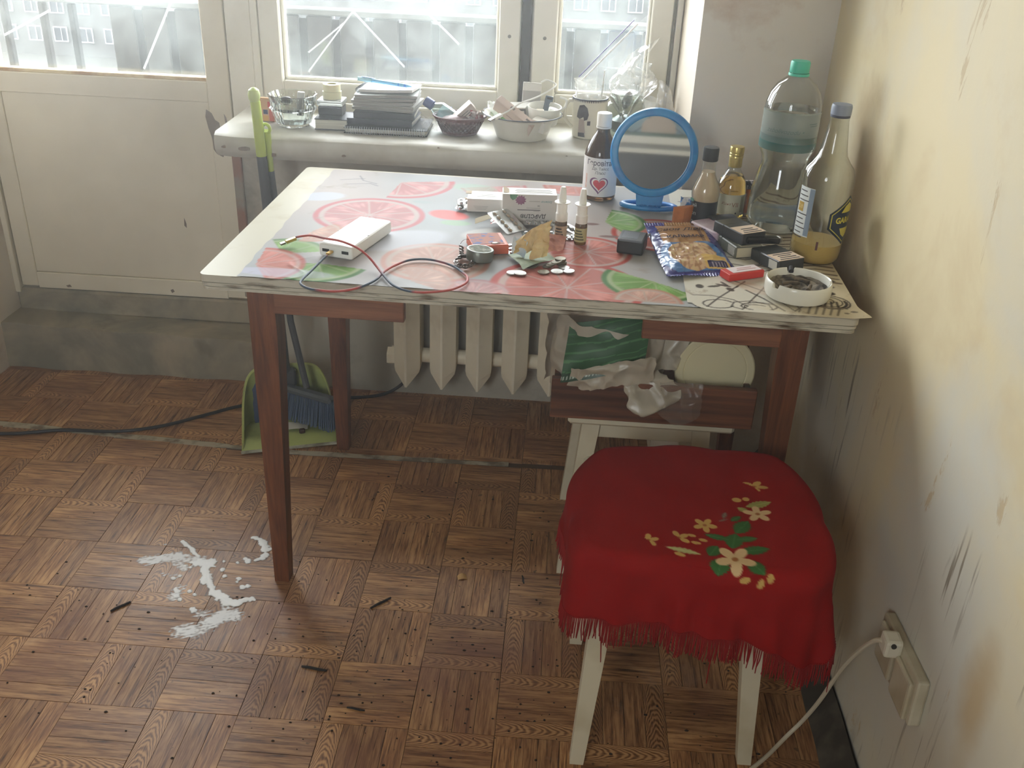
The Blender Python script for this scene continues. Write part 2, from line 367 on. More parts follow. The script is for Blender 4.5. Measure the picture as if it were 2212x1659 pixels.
TS = 0.156; SW = TS / 4
def strip_data(L, Wd, tint, cath, uo, poly=None, vflip=1):
    """a strip lying along +X from the origin: verts, faces, uv, vv"""
    return None
def make_strip_mesh(name, items):
    """items: (polygon in world xy, along-axis 0/1, origin, tint, cath, uoff)"""
    V = []; F = []; U = []; T = []; VV = []
    for poly, axis, org, tint, cath, uo in items:
        n = len(poly); k = len(V); cx = sum(p[0] for p in poly) / n; cy = sum(p[1] for p in poly) / n
        top = []
        for x, y in poly:
            top.append((cx + (x - cx) * (1 - 0.0003 / max(abs(x - cx), 0.004)), cy + (y - cy) * (1 - 0.0003 / max(abs(y - cy), 0.004))))
        V += [(x, y, -0.004) for x, y in poly] + [(x, y, 0.0) for x, y in top]
        F.append(tuple(k + n + i for i in range(n))); F += [(k + i, k + (i + 1) % n, k + n + (i + 1) % n, k + n + i) for i in range(n)]
        for x, y in list(poly) + top:
            a, bb = (x - org[0], y - org[1]) if axis == 0 else (y - org[1], x - org[0])
            U.append((a + uo, bb + uo * 0.37)); VV.append((bb / SW - 0.5) * 2); T.append((tint, cath, 0, 1))
    me = bpy.data.meshes.new(name); me.from_pydata(V, [], F); me.update()
    ul = me.uv_layers.new(name='UVMap'); li = np.empty(len(me.loops), np.int32); me.loops.foreach_get('vertex_index', li)
    ul.data.foreach_set('uv', np.asarray(U, np.float32)[li].ravel())
    ca = me.color_attributes.new('tint', 'FLOAT_COLOR', 'POINT'); ca.data.foreach_set('color', np.asarray(T, np.float32).ravel())
    va = me.attributes.new('vv', 'FLOAT', 'POINT'); va.data.foreach_set('value', np.asarray(VV, np.float32))
    me.materials.append(PARQ); return me
def clip(poly, a, b_, c_):
    """keep a*x+b*y+c >= 0"""
    out = []
    for i in range(len(poly)):
        p, q = poly[i], poly[(i + 1) % len(poly)]; dp = a * p[0] + b_ * p[1] + c_; dq = a * q[0] + b_ * q[1] + c_
        if dp >= 0: out.append(p)
        if (dp >= 0) != (dq >= 0):
            t = dp / (dp - dq); out.append((p[0] + (q[0] - p[0]) * t, p[1] + (q[1] - p[1]) * t))
    return out
variants = {}
for ax_ in (0, 1):
    for k in range(14):
        w_, l_ = (TS - 0.0008, SW - 0.0003)
        pl = [(0, 0), (w_, 0), (w_, l_), (0, l_)] if ax_ == 0 else [(0, 0), (l_, 0), (l_, w_), (0, w_)]
        variants[ax_, k] = make_strip_mesh('parquet_strip', [(pl, ax_, (0, 0), [0.15, 0.35, 0.5, 0.7, 0.9, 0.55, 0.25][k % 7], 1.0 if k % 4 == 3 else 0.0, k * 1.71)])
full = []; rest = []
s1 = lambda x: 0.588 - 0.06 * (x - 0.19) if x < 0.3 else 0.581 + 0.02 * (x - 0.3)
for i in range(-12, 11):
    for j in range(-8, 7):
        for k in range(4):
            along = 0 if (i + j) % 2 == 0 else 1
            ox, oy = (i * TS, j * TS + k * SW) if along == 0 else (i * TS + k * SW, j * TS)
            if ox > 1.545 or oy > 0.955: continue
            w_, l_ = (TS - 0.0008, SW - 0.0003) if along == 0 else (SW - 0.0008, TS - 0.0008)
            mid = oy + l_ / 2; var = (i * 7 + j * 13 + k * 5 + (i * j) % 3) % 14
            if k in (0, 3) and random.random() < 0.45: var = [3, 7, 11][random.randrange(3)]
            elif var % 4 == 3: var = (var + 1) % 14
            dist = math.hypot(ox + w_ / 2 - 0.5, mid + 0.25)
            if oy + l_ < 0.55 and ox + w_ < 1.55: full.append((dist, ox, oy, along, var))
            else:
                sx = ox + w_ / 2; poly = [(ox, oy), (ox + w_, oy), (ox + w_, oy + l_), (ox, oy + l_)]
                poly = clip(poly, -1, 0, 1.555)
                lo = clip(poly, 0, -1, s1(sx) - 0.012) if poly else []
                hi = clip([(x + 0.0, y) for x, y in poly], 0, 1, -s1(sx) - 0.014) if poly else []
                hi = clip(hi, 0, -1, 0.958) if hi else []
                for q in (lo, hi):
                    if len(q) >= 3: rest.append((q, along, (ox, oy), [0.15, 0.35, 0.5, 0.7, 0.9, 0.55, 0.25][var % 7], 1.0 if var % 4 == 3 else 0.0, var * 1.71))
full.sort()
for n_, (d_, ox, oy, along, var) in enumerate(full):
    if n_ < 300: link('parquet_strip', variants[along, var], fl, (ox, oy, random.uniform(-0.0002, 0.0003)))
    else:
        w_, l_ = (TS - 0.0008, SW - 0.0003) if along == 0 else (SW - 0.0008, TS - 0.0008)
        rest.append(([(ox, oy), (ox + w_, oy), (ox + w_, oy + l_), (ox, oy + l_)], along, (ox, oy), [0.15, 0.35, 0.5, 0.7, 0.9, 0.55, 0.25][var % 7], 1.0 if var % 4 == 3 else 0.0, var * 1.71))
link('distant_parquet', make_strip_mesh('distant_parquet', rest), fl, kind='stuff')
# torn pale strip showing at the seam between the two floor sheets
sm = M(); pts = [-0.95 + 0.05 * k for k in range(38)]
up = [(x, s1(x) + 0.013 + random.uniform(-0.004, 0.003)) for x in pts]; dn = [(x, s1(x) - (0.014 if x < 0.15 else 0.004) + random.uniform(-0.004, 0.004)) for x in pts]
for k in range(len(pts) - 1): sm.prism([dn[k], dn[k + 1], up[k + 1], up[k]], -0.006, -0.0012)
sm.build('seam_strip', mat('torn_backing', (176, 168, 146), 0.9, rgb2=(120, 108, 90), ns=18, lo=0.45, hi=0.6), fl)
# ---------------------------------------------------------------- walls
def S(name, bm_, m_, **kw): return bm_.build(name, m_, kind='structure', **kw)
S('wall_right', M().box((1.64, -0.75, 1.275), (0.16, 3.9, 2.55)), W_RIGHT)
bw = M(); bw.box((1.416, 0.95, 1.275), (0.288, 0.54, 2.55)); bw.box((-1.315, 0.95, 1.275), (1.37, 0.54, 2.55)); bw.box((0.321, 0.95, 2.365), (1.902, 0.54, 0.37))
S('wall_back', bw, W_BACK)
S('wall_left', M().box((-1.98, -0.75, 1.275), (0.16, 3.9, 2.55)), W_BACK)
wf_ = M(); wf_.box((-1.115, -2.72, 1.275), (1.87, 0.14, 2.55)); wf_.box((1.085, -2.72, 1.275), (1.13, 0.14, 2.55)); wf_.box((0.17, -2.72, 2.315), (0.70, 0.14, 0.47))
S('wall_front', wf_, W_BACK)
d2 = tag(bpy.data.objects.new('fill_light_doorway', None), kind='structure'); COL.objects.link(d2)  # unseen doorway behind the camera, added to let in fill light
for c_, d_ in (((-0.165, -2.70, 1.04), (0.03, 0.20, 2.08)), ((0.505, -2.70, 1.04), (0.03, 0.20, 2.08)), ((0.17, -2.70, 2.065), (0.70, 0.20, 0.03))): M().box(c_, d_, 0.004).build('frame', PAINT, d2)
M().box((0.17, -2.70, 0.58), (0.64, 0.04, 1.14), 0.004).build('panel', PAINT, d2); M().box((0.17, -2.70, 1.60), (0.04, 0.04, 0.90), 0.004).build('mullion', PAINT, d2)
S('ceiling', M().box((-0.2, -0.75, 2.60), (3.7, 3.95, 0.10)), CEIL)
S('wall_under_window', M().box((0.6985, 1.085, 0.36), (1.147, 0.27, 0.72)), W_LOW)
st_ = M()
def stepz(u, v): return (-0.63 + 0.755 * u, 0.958 + 0.262 * v + 0.004 * math.sin(u * 23), 0.142 - 0.012 * u + 0.003 * mnoise.noise((u * 9, v * 4, 3)))
st_.grid(stepz, 40, 6); st_.grid(lambda u, v: (-0.63 + 0.755 * u, 0.958 + 0.004 * math.sin(u * 23) - 0.004 * (1 - v), (0.142 - 0.012 * u + 0.003 * mnoise.noise((u * 9, 0, 3))) * v), 40, 4)
st_.box((-0.2525, 1.10, 0.06), (0.755, 0.24, 0.12)); S('trim_1', st_, CONC, sharp=50)
S('trim_2', M().box((-0.2525, 1.145, 0.17), (0.755, 0.15, 0.075), 0.006), CONC)
# dark grimy skirting at the foot of the right wall
bb_ = M()
bb_.grid(lambda u, v: (1.553 - 0.040 * (1 - v) + 0.004 * mnoise.noise((u * 30, v * 3, 1)), 0.66 - 3.2 * u, 0.002 + 0.058 * v + 0.008 * mnoise.noise((u * 25, 2, 5)) * v), 160, 3, thick=0.0)
bb_.box((1.556, -0.94, 0.025), (0.006, 3.2, 0.05)); S('baseboard_right', bb_, mat('grimy_skirting', (62, 56, 46), 0.7, rgb2=(96, 88, 74), ns=14, lo=0.5, hi=0.7, bmp=0.2), sharp=60)
# ---------------------------------------------------------------- balcony door
door = tag(bpy.data.objects.new('door_1', None), kind='structure'); COL.objects.link(door)
DY = 1.075
def part(name, c, d, m_, par, bev=0.002): return M().box(c, d, bev).build(name, m_, par)
part('stile', (-0.585, DY + 0.025, 1.17), (0.05, 0.05, 1.91), PAINT_D, door); part('stile', (0.0515, DY + 0.025, 1.17), (0.063, 0.05, 1.91), PAINT_D, door)
part('rail', (-0.27, DY + 0.025, 0.235), (0.58, 0.05, 0.05), PAINT_D, door); part('rail', (-0.27, DY + 0.025, 0.815), (0.58, 0.05, 0.055), PAINT_D, door)
part('rail', (-0.27, DY + 0.025, 2.095), (0.58, 0.05, 0.06), PAINT_D, door)
part('panel', (-0.27, DY + 0.026, 0.525), (0.582, 0.044, 0.529), PAINT_D, door, 0.003)
part('bead', (-0.27, DY + 0.020, 0.847), (0.58, 0.030, 0.010), mat('yellowish_bare_bead', (214, 196, 150), 0.5, rgb2=(176, 140, 96), ns=14), door)  # yellowish bare wood bead with browner patches
M().box((-0.27, DY + 0.045, 1.455), (0.58, 0.003, 1.22)).build('pane', GLASS, door)
for a, c_ in (((-0.06, 1.05), (-0.165, 0.86)), ((-0.40, 1.0), (-0.54, 0.93))):
    dx, dz = c_[0] - a[0], c_[1] - a[1]; L_ = math.hypot(dx, dz)
    M().box((0, 0, 0), (L_, 0.0006, 0.006)).build('tape_strip', film('tape%d' % len(bpy.data.materials), (236, 238, 234), 0.12, transl=0.8), door, ((a[0] + c_[0]) / 2, DY + 0.0425, (a[1] + c_[1]) / 2), (0, -math.atan2(dz, dx), 0))
# chipped paint on the door: thin bare flakes
def flake(name, pts, y, th, m_, par): 
    M().prism(pts, 0, th).build(name, m_, par).matrix_local = Matrix.Translation((0, y, 0)) @ Matrix.Rotation(R(90), 4, 'X')
flake('bare_patch', [(0.012, 0.769), (0.026, 0.760), (0.034, 0.742), (0.045, 0.735), (0.049, 0.70), (0.055, 0.677), (0.053, 0.655), (0.047, 0.640), (0.030, 0.648), (0.022, 0.66), (0.021, 0.69), (0.013, 0.72), (0.008, 0.75)], DY, 0.0008, CHIP, door)
flake('bare_patch', [(-0.088, 0.455), (-0.083, 0.437), (-0.084, 0.425), (-0.090, 0.432)], DY + 0.004, 0.0008, CHIP, door)
flake('bare_patch', [(-0.155, 0.228), (-0.147, 0.232), (-0.143, 0.224), (-0.151, 0.219)], DY, 0.0008, CHIP, door)
flake('bare_patch', [(-0.475, 0.222), (-0.463, 0.226), (-0.458, 0.219), (-0.47, 0.217)], DY, 0.0008, CHIP, door)
flake('bare_patch', [(0.06, 0.76), (0.066, 0.75), (0.07, 0.72), (0.064, 0.715)], DY, 0.0008, CHIP, door)
part('frame', (-0.622, 1.10, 1.17), (0.016, 0.07, 1.95), PAINT_D, door); part('frame', (0.124, 1.10, 1.17), (0.068, 0.07, 1.95), PAINT, door)
part('frame', (-0.27, 1.10, 2.155), (0.70, 0.07, 0.05), PAINT, door); part('gap', (0.0865, 1.12, 1.17), (0.007, 0.03, 1.90), GAP, door, 0); part('gap', (-0.612, 1.12, 1.17), (0.004, 0.03, 1.90), GAP, door, 0)
# ---------------------------------------------------------------- window
win = tag(bpy.data.objects.new('window_1', None), kind='structure'); COL.objects.link(win); WY = 1.06
part('frame', (0.168, 1.10, 1.47), (0.018, 0.08, 1.37), PAINT, win); part('frame', (0.877, 1.115, 1.47), (0.03, 0.05, 1.37), PAINT, win); part('frame', (1.262, 1.10, 1.47), (0.016, 0.08, 1.37), PAINT, win)
part('frame', (0.71, 1.10, 2.155), (1.11, 0.08, 0.05), PAINT, win); part('frame', (0.71, 1.10, 0.793), (1.11, 0.08, 0.02), PAINT, win)
for x0, x1, xa, xb in ((0.180, 0.862, 0.236, 0.806), (0.892, 1.246, 0.957, 1.192)):
    sash = M().box(((x0 + xa) / 2, WY + 0.022, 1.47), (xa - x0, 0.044, 1.32), 0.004).build('sash', PAINT, win)
    for nm, c_, d_ in (('stile', ((xb + x1) / 2, WY + 0.022, 1.47), (x1 - xb, 0.044, 1.32)), ('rail', ((xa + xb) / 2, WY + 0.022, 0.834), (xb - xa, 0.044, 0.052)), ('rail', ((xa + xb) / 2, WY + 0.022, 2.10), (xb - xa, 0.044, 0.06)),
                       ('bead', ((xa + xb) / 2, WY + 0.026, 0.864), (xb - xa, 0.022, 0.009)), ('bead', (xa + 0.005, WY + 0.026, 1.47), (0.010, 0.022, 1.22)), ('bead', (xb - 0.004, WY + 0.026, 1.47), (0.008, 0.022, 1.22))):
        part(nm, c_, d_, PAINT, sash, 0.003)
    M().box(((xa + xb) / 2, WY + 0.034, 1.465), (xb - xa, 0.003, 1.22)).build('pane', GLASS, sash)
for a, c_ in (((0.297, 0.880), (0.42, 1.035)), ((0.415, 1.046), (0.556, 0.905)), ((0.30, 0.93), (0.40, 1.01)), ((0.61, 1.05), (0.70, 0.97))):
    dx, dz = c_[0] - a[0], c_[1] - a[1]; L_ = math.hypot(dx, dz)
    M().box((0, 0, 0), (L_, 0.0006, 0.004)).build('tape_strip', film('tape%d' % len(bpy.data.materials), (236, 238, 234), 0.10, transl=0.8), win, ((a[0] + c_[0]) / 2, WY + 0.0315, (a[1] + c_[1]) / 2), (0, -math.atan2(dz, dx), 0))
part('gap', (0.877, 1.062, 1.47), (0.022, 0.012, 1.33), GAP, win, 0); part('gap', (1.2495, 1.085, 1.47), (0.006, 0.05, 1.33), mat('gap_sealant', (122, 118, 108), 0.8), win, 0)
for x in (0.834, 0.925): M().lathe([(0.0045, 0), (0.0045, 0.0012), (0.002, 0.002)], 12).build('screw_head', mat('grimy_screw', (120, 116, 106), 0.6), win, (x, WY, 1.0), (R(90), 0, 0))
# sill
sl = M(); prof = [(0.765, 0.735), (0.758, 0.745), (0.757, 0.765), (0.762, 0.778), (0.775, 0.785), (1.085, 0.787), (1.085, 0.725), (0.775, 0.725)]
nS = 24; v = []; f = []
for k in range(nS + 1):
    x = 0.137 + (1.2715 - 0.137) * k / nS
    for (y, z) in prof:
        e = 0.010 if k == 0 else 0.0
        v.append((x, y + (0.006 * mnoise.noise((x * 6, z * 5, 0)) if y < 0.8 else 0) + e * (1 if y < 0.8 else 0), z + 0.0015 * mnoise.noise((x * 5, y * 8, 4)) * (1 if z > 0.77 else 0)))
n_ = len(prof)
for k in range(nS):
    for i in range(n_): f.append((k * n_ + i, k * n_ + (i + 1) % n_, (k + 1) * n_ + (i + 1) % n_, (k + 1) * n_ + i))
f.append(tuple(range(n_))); f.append(tuple(nS * n_ + i for i in range(n_ - 1, -1, -1)))
sill = S('windowsill', sl.add(v, f, True), mat('sill_paint', (204, 202, 190), 0.45, rgb2=(172, 166, 150), ns=5.0, lo=0.45, hi=0.7, bmp=0.1, det=6), sharp=40)
for x, z, w_, h_ in ((0.215, 0.752, 0.034, 0.012), (0.285, 0.741, 0.022, 0.010), (0.165, 0.755, 0.012, 0.008), (0.46, 0.748, 0.012, 0.005), (0.69, 0.779, 0.007, 0.003), (0.71, 0.776, 0.010, 0.003), (0.79, 0.774, 0.012, 0.003), (1.0, 0.776, 0.006, 0.003)):
    pp = [(x + w_ / 2 * math.cos(a) * random.uniform(0.7, 1.1), z + h_ / 2 * math.sin(a) * random.uniform(0.7, 1.1)) for a in [2 * PI * i / 9 for i in range(9)]]
    flake('chipped_spot', pp, 0.757 if z < 0.77 else 0.765, 0.004, CHIP, sill)
# reddish bare corner of the wall under the sill
S('trim_3', M().box((0.130, 0.944, 0.50), (0.024, 0.012, 0.44), 0.002), mat('bare_brick_corner', (150, 106, 84), 0.85, rgb2=(146, 136, 120), ns=9, lo=0.45, hi=0.62))
# ---------------------------------------------------------------- balcony and what lies beyond
par = thing('balcony_parapet', 'grey ribbed balcony parapet outside the dirty window panes', 'parapet', (0, 1.95, 0))
PG = mat('parapet_sheet', (56, 56, 54), 0.8, rgb2=(46, 46, 44), ns=6, spec=0.2); PD = mat('parapet_rib', (22, 22, 21), 0.8, spec=0.2)
me_p = None
for k in range(18):
    x = -0.62 + 0.116 * k
    if me_p is None: o = M().box((0.044, 0, 0.455), (0.088, 0.02, 0.91), 0.004).build('panel', PG, par, (x, 0, 0)); me_p = o.data
    else: link('panel', me_p, par, (x, 0, 0))
    if k == 0: r_o = M().box((0.100, 0.004, 0.45), (0.028, 0.012, 0.90)).build('rib', PD, par, (x, 0, 0)).data
    else: link('rib', r_o, par, (x, 0, 0))
M().box((0.25, 0, 0.925), (3.2, 0.06, 0.022), 0.004).build('handrail', mat('weathered_rail', (76, 78, 78), 0.7), par)
for x in (-0.755, -0.86, -1.0): M().box((x, 0, 0.455), (0.022, 0.03, 0.91), 0.004).build('post', PD, par)
S('ground', M().box((0, 0, -19.2), (500, 500, 0.4)), mat('courtyard', (44, 44, 40), 0.9))
S('trim_4', M().box((0, 1.62, -0.10), (4.2, 0.8, 0.16)), mat('balcony_slab', (80, 78, 74), 0.9))
S('sky_blocking_slab', M().box((0, 1.62, 2.62), (4.2, 0.8, 0.16)), mat('balcony_slab', (80, 78, 74), 0.9))  # unseen slab overhead, added to block steep sky light
bld = thing('apartment_building', 'pale apartment block far beyond the balcony parapet', 'building', (0, 110, -19))
BW = mat('panel_facade', (50, 50, 48), 0.8, rgb2=(44, 45, 43), ns=0.3)
M().box((0, 4, 6.5), (150, 8, 13)).build('facade', BW, bld)
M().box((-40, -0.3, 6.3), (14, 0.8, 12.4)).build('balcony_bay', mat('pale_balcony', (62, 63, 61), 0.7), bld)
M().box((22, -0.05, 1.6), (17, 0.12, 2.2)).build('ochre_panel', mat('ochre_wall', (88, 76, 42), 0.8), bld)
wf = wp = None
WG = mat('far_window', (26, 29, 32), 0.4); WFm = mat('far_frame', (92, 94, 94), 0.6)
for r in range(4):
    for k in range(34):
        x = -62 + 2.9 * k; z = 1.6 + 3.0 * r
        if wf is None:
            fr = M(); fr.box((0, 0, 0), (1.6, 0.16, 0.12)).box((0, 0, 1.5), (1.6, 0.16, 0.12)).box((-0.75, 0, 0.75), (0.12, 0.16, 1.4)).box((0.75, 0, 0.75), (0.12, 0.16, 1.4)).box((0.1, 0, 0.75), (0.1, 0.16, 1.4))
            o = fr.build('window', WFm, bld, (x, -0.12, z)); wf = o.data; wp = M().box((0, 0.03, 0.75), (1.4, 0.04, 1.4)).build('pane', WG, o).data
        else: o = link('window', wf, bld, (x, -0.12, z)); link('pane', wp, o)
# ---------------------------------------------------------------- table
TYAW = math.atan2(-0.0218, 1.1068)
WL = wood('brown_leg_wood', (84, 46, 26), (132, 80, 48), 2); WX = wood('brown_apron_wood', (106, 64, 42), (152, 100, 68), 0)
EDGE = mat('scuffed_white_edge', (190, 184, 166), 0.5, rgb2=(92, 74, 54), sc=(3, 3, 22), ns=4.5, lo=0.50, hi=0.66, bmp=0.1, det=6)
TOPW = mat('cream_table_laminate', (184, 179, 160), 0.42, spec=0.1, rgb2=(164, 153, 126), ns=9, lo=0.55, hi=0.78, det=6)
table = thing('kitchen_table', 'brown-legged kitchen table with scuffed white edge, cluttered with bottles and medicine', 'table', (0.3875, -0.0523, 0), TYAW)
def rrect(x0, y0, x1, y1, r, n=5):
    P = []
    for cx, cy, a in ((x1 - r, y0 + r, -90), (x1 - r, y1 - r, 0), (x0 + r, y1 - r, 90), (x0 + r, y0 + r, 180)):
        for k in range(n + 1): t = R(a + 90 * k / n); P.append((cx + r * math.cos(t), cy + r * math.sin(t)))
    return P
TW, TD = 1.107, 0.690
def slab(z0, z1, ins): return M().prism(rrect(ins, ins, TW - ins, TD - ins, 0.012), z0, z1)
tp = slab(0.7372, 0.7500, 0); tp.prism(rrect(0.004, 0.004, TW - 0.004, TD - 0.004, 0.01), 0.7352, 0.7372); tp.prism(rrect(0.0015, 0.0015, TW - 0.0015, TD - 0.0015, 0.011), 0.7300, 0.7352)
for f_ in range(len(tp.I)):
    if len(tp.F[f_]) == 4: tp.I[f_] = 1
tp.build('tabletop', [TOPW, EDGE], table)
lw_ = M()
for z0, z1, i_ in ((0.7275, 0.7300, 0.005), (0.7220, 0.7275, 0.0025), (0.7205, 0.7220, 0.006)): lw_.prism(rrect(i_, i_, TW - i_, TD - i_, 0.012), z0, z1)
lw_.build('lower_leaf', EDGE, table)
def leg(x0, y0, fx, fy, sx, sy):
    """tapered leg: outer corner at (x0,y0), foot outer corner shifted by (fx,fy); sx, sy point inwards"""
    m = M(); a, b_ = 0.048, 0.031
    q0 = [(x0, y0), (x0 + sx * a, y0), (x0 + sx * a, y0 + sy * a), (x0, y0 + sy * a)]
    x1, y1 = x0 + fx, y0 + fy
    q1 = [(x1, y1), (x1 + sx * b_, y1), (x1 + sx * b_, y1 + sy * b_), (x1, y1 + sy * b_)]
    qm = [(p[0] * 0.22 + q[0] * 0.78 + (0.006 * sx if i in (1, 2) else 0), p[1] * 0.22 + q[1] * 0.78 + (0.006 * sy if i in (2, 3) else 0)) for i, (p, q) in enumerate(zip(q1, q0))]
    V = [(x, y, 0.7205) for x, y in q0] + [(x, y, 0.60) for x, y in qm] + [(x, y, 0.0) for x, y in q1]
    F = [(3, 2, 1, 0), (8, 9, 10, 11)]
    for k in (0, 4):
        for i in range(4): F.append((k + i, k + (i + 1) % 4, k + 4 + (i + 1) % 4, k + 4 + i))
    if sx * sy < 0: F = [tuple(reversed(q)) for q in F]
    F = [tuple(reversed(q)) for q in F]
    m.add(V, F); return m
leg(0.050, 0.084, -0.010, 0.034, 1, 1).build('leg', WL, table); leg(1.057, 0.105, 0.012, 0.034, -1, 1).build('leg', WL, table)
leg(0.048, 0.652, -0.006, 0.043, 1, -1).build('leg', WL, table); leg(1.057, 0.652, 0.010, 0.043, -1, -1).build('leg', WL, table)
for c_, d_ in (((0.215, 0.098, 0.683), (0.241, 0.020, 0.075)), ((0.887, 0.112, 0.681), (0.246, 0.020, 0.079)), ((0.553, 0.640, 0.690), (0.91, 0.020, 0.058)), ((0.060, 0.37, 0.690), (0.020, 0.47, 0.058)), ((1.046, 0.38, 0.690), (0.020, 0.47, 0.058))):
    M().box(c_, d_, 0.0015).build('apron', WX, table)
# ---------------------------------------------------------------- printed vinyl on the table (table-local metres)
FX0, FX1, FY0, FY1 = 0.066, 0.868, 0.001, 0.680
nu, nv = 300, 254
u = np.linspace(0, 1, nu + 1); v = np.linspace(0, 1, nv + 1); UU, VV = np.meshgrid(u, v); UU = UU.ravel(); VV = VV.ravel()
left = FX0 + 0.0012 * np.sin(VV * 70) + 0.0015 * np.sin(VV * 23)
X = left + (FX1 - left) * UU; Y = FY0 + (FY1 - FY0) * VV
nz = lambda s, o=0.0: np.array([mnoise.noise((x * s + o, y * s, o)) for x, y in zip(X, Y)])
n8 = nz(9.0); n30 = nz(26.0, 3.0); n3 = nz(4.0, 7.0)
Cc = np.zeros((len(X), 3)) + np.array((164, 161, 159.0)); Cc += (n3 * 16)[:, None] * np.array((1, 0.2, -0.2)); Cc += (n8 * 8)[:, None]
def blend(mask, rgb, a=1.0):
    k = (np.clip(mask, 0, 1) * a)[:, None]; Cc[:] = Cc * (1 - k) + np.array(rgb, float) * k
def soft(d, w=0.0022): return 0.5 - d / (2 * w)
def slice_(cx, cy, r, rind, pith, flesh, a0=None, a1=None, seg=9, ph=0.0, al=1.0, ex=1.0):
    dx, dy = (X - cx) / ex, Y - cy; rr_ = np.hypot(dx, dy) * (1 + 0.02 * n8); th = np.arctan2(dy, dx)
    inside = soft(rr_ - r)
    if a0 is not None:
        aa = np.mod(th - R(a0), 2 * PI); ok = (aa < R(a1 - a0)).astype(float); inside = np.minimum(inside, ok)
    blend(inside, rind, al); blend(np.minimum(inside, soft(rr_ - r * 0.90)), pith, al)
    sg = np.mod((th + ph) / (2 * PI) * seg, 1.0); edge = np.minimum(sg, 1 - sg) * rr_ * 2 * PI / seg
    fl_ = np.minimum(np.minimum(inside, soft(rr_ - r * 0.80)), soft(0.0016 - edge, 0.0012))
    tone = np.array(flesh, float); ray = np.array([mnoise.noise((t * 9 + cx * 50, r2 * 30, 3.0)) for t, r2 in zip(th, rr_)])
    blend(fl_, flesh, al); k = np.clip(fl_, 0, 1) * np.clip(n30 * 1.3 + ray * 0.9 + 0.12, 0, 1) * 0.55; Cc[:] = Cc * (1 - k[:, None]) + np.minimum(tone + 55, 255) * k[:, None]
PK = ((172, 104, 106), (174, 156, 152), (170, 122, 120)); RD = ((168, 72, 62), (178, 150, 140), (170, 98, 86)); OR = ((176, 124, 106), (172, 154, 142), (172, 132, 116)); LM = ((66, 110, 50), (150, 164, 120), (104, 140, 68))
slice_(0.215, 0.368, 0.112, *PK, ph=0.3); slice_(0.385, 0.130, 0.098, *OR, ph=0.9, al=0.85); slice_(0.625, 0.050, 0.132, *RD, ph=0.2); slice_(0.655, 0.235, 0.085, *RD, ph=0.6)
slice_(0.800, 0.360, 0.098, *RD, ph=0.4); slice_(0.235, 0.610, 0.120, *PK, 265, 375, ph=0.1); slice_(0.690, 0.420, 0.085, *LM, -60, 80, ph=0.2); slice_(0.775, 0.105, 0.092, *LM, 150, 322, ph=0.1)
slice_(0.185, 0.085, 0.090, *LM, -170, -10, ph=0.5); slice_(0.110, 0.120, 0.080, *LM, 20, 120, ph=0.5, al=0.7); slice_(0.080, 0.060, 0.085, *RD, -60, 95, ph=0.2, al=0.8); slice_(0.760, 0.010, 0.06, *OR, 0, 180, ph=0.4)
slice_(0.130, 0.250, 0.06, *OR, -100, 60, al=0.8); slice_(0.44, 0.62, 0.075, *PK, 200, 380, ph=0.5, al=0.8); slice_(0.62, 0.66, 0.07, *RD, 180, 350, al=0.6); slice_(0.47, -0.01, 0.07, *PK, 20, 175, al=0.6); slice_(0.36, 0.03, 0.075, *OR, -30, 110, al=0.5)
def blob(cx, cy, rx, ry, rot, rgb, al=1.0):
    c_, s_ = math.cos(R(rot)), math.sin(R(rot)); dx, dy = X - cx, Y - cy
    d = np.hypot((dx * c_ + dy * s_) / rx, (-dx * s_ + dy * c_) / ry) - 1; blend(0.5 - d * 4, rgb, al)
for a in ((0.372, 0.400, 0.042, 0.028, -20, (214, 108, 104)), (0.392, 0.352, 0.030, 0.016, 0, (150, 172, 148)), (0.40, 0.60, 0.05, 0.03, -10, (150, 178, 156), 0.5), (0.52, 0.56, 0.05, 0.028, 15, (206, 120, 118), 0.7), (0.305, 0.475, 0.020, 0.009, 0, (150, 156, 156)), (0.66, 0.40, 0.018, 0.007, 5, (120, 96, 92)),
          (0.70, 0.330, 0.022, 0.007, 5, (128, 102, 98)), (0.845, 0.18, 0.03, 0.03, 0, (92, 134, 84), 0.8), (0.56, 0.61, 0.02, 0.009, 0, (96, 110, 100), 0.6), (0.46, 0.30, 0.05, 0.03, 30, (198, 196, 190), 0.6), (0.09, 0.47, 0.05, 0.03, 20, (180, 190, 204), 0.6), (0.14, 0.03, 0.09, 0.02, 0, (184, 184, 206), 0.6), (0.30, 0.23, 0.10, 0.05, 30, (196, 200, 210), 0.5)): blob(*a)
for pts in (((0.135, 0.640), (0.15, 0.605), (0.185, 0.585)), ((0.10, 0.60), (0.15, 0.62)), ((0.12, 0.57), (0.17, 0.585), (0.19, 0.57))):  # pen marks and cuts
    for (xa, ya), (xb, yb) in zip(pts, pts[1:]):
        t = np.clip(((X - xa) * (xb - xa) + (Y - ya) * (yb - ya)) / ((xb - xa) ** 2 + (yb - ya) ** 2), 0, 1); d = np.hypot(X - xa - t * (xb - xa), Y - ya - t * (yb - ya)); blend(soft(d - 0.0012, 0.0012), (92, 92, 98), 0.7)
Z = 0.75085 + 0.00035 * n8 + 0.00025 * n30
front_ = np.clip((0.13 - Y) / 0.13, 0, 1) * np.clip(n30, 0, 1); Z += 0.0010 * front_
ridge = np.exp(-((X - 0.155 - 0.02 * np.sin(Y * 60)) / 0.004) ** 2) * np.clip((0.13 - Y) / 0.06, 0, 1); Z += 0.0016 * ridge
VIN = vcol('printed_vinyl', 0.48, 0.04, bmp=0.05, ns=40, dirt=((150, 140, 128), 14, 0.62, 0.80))
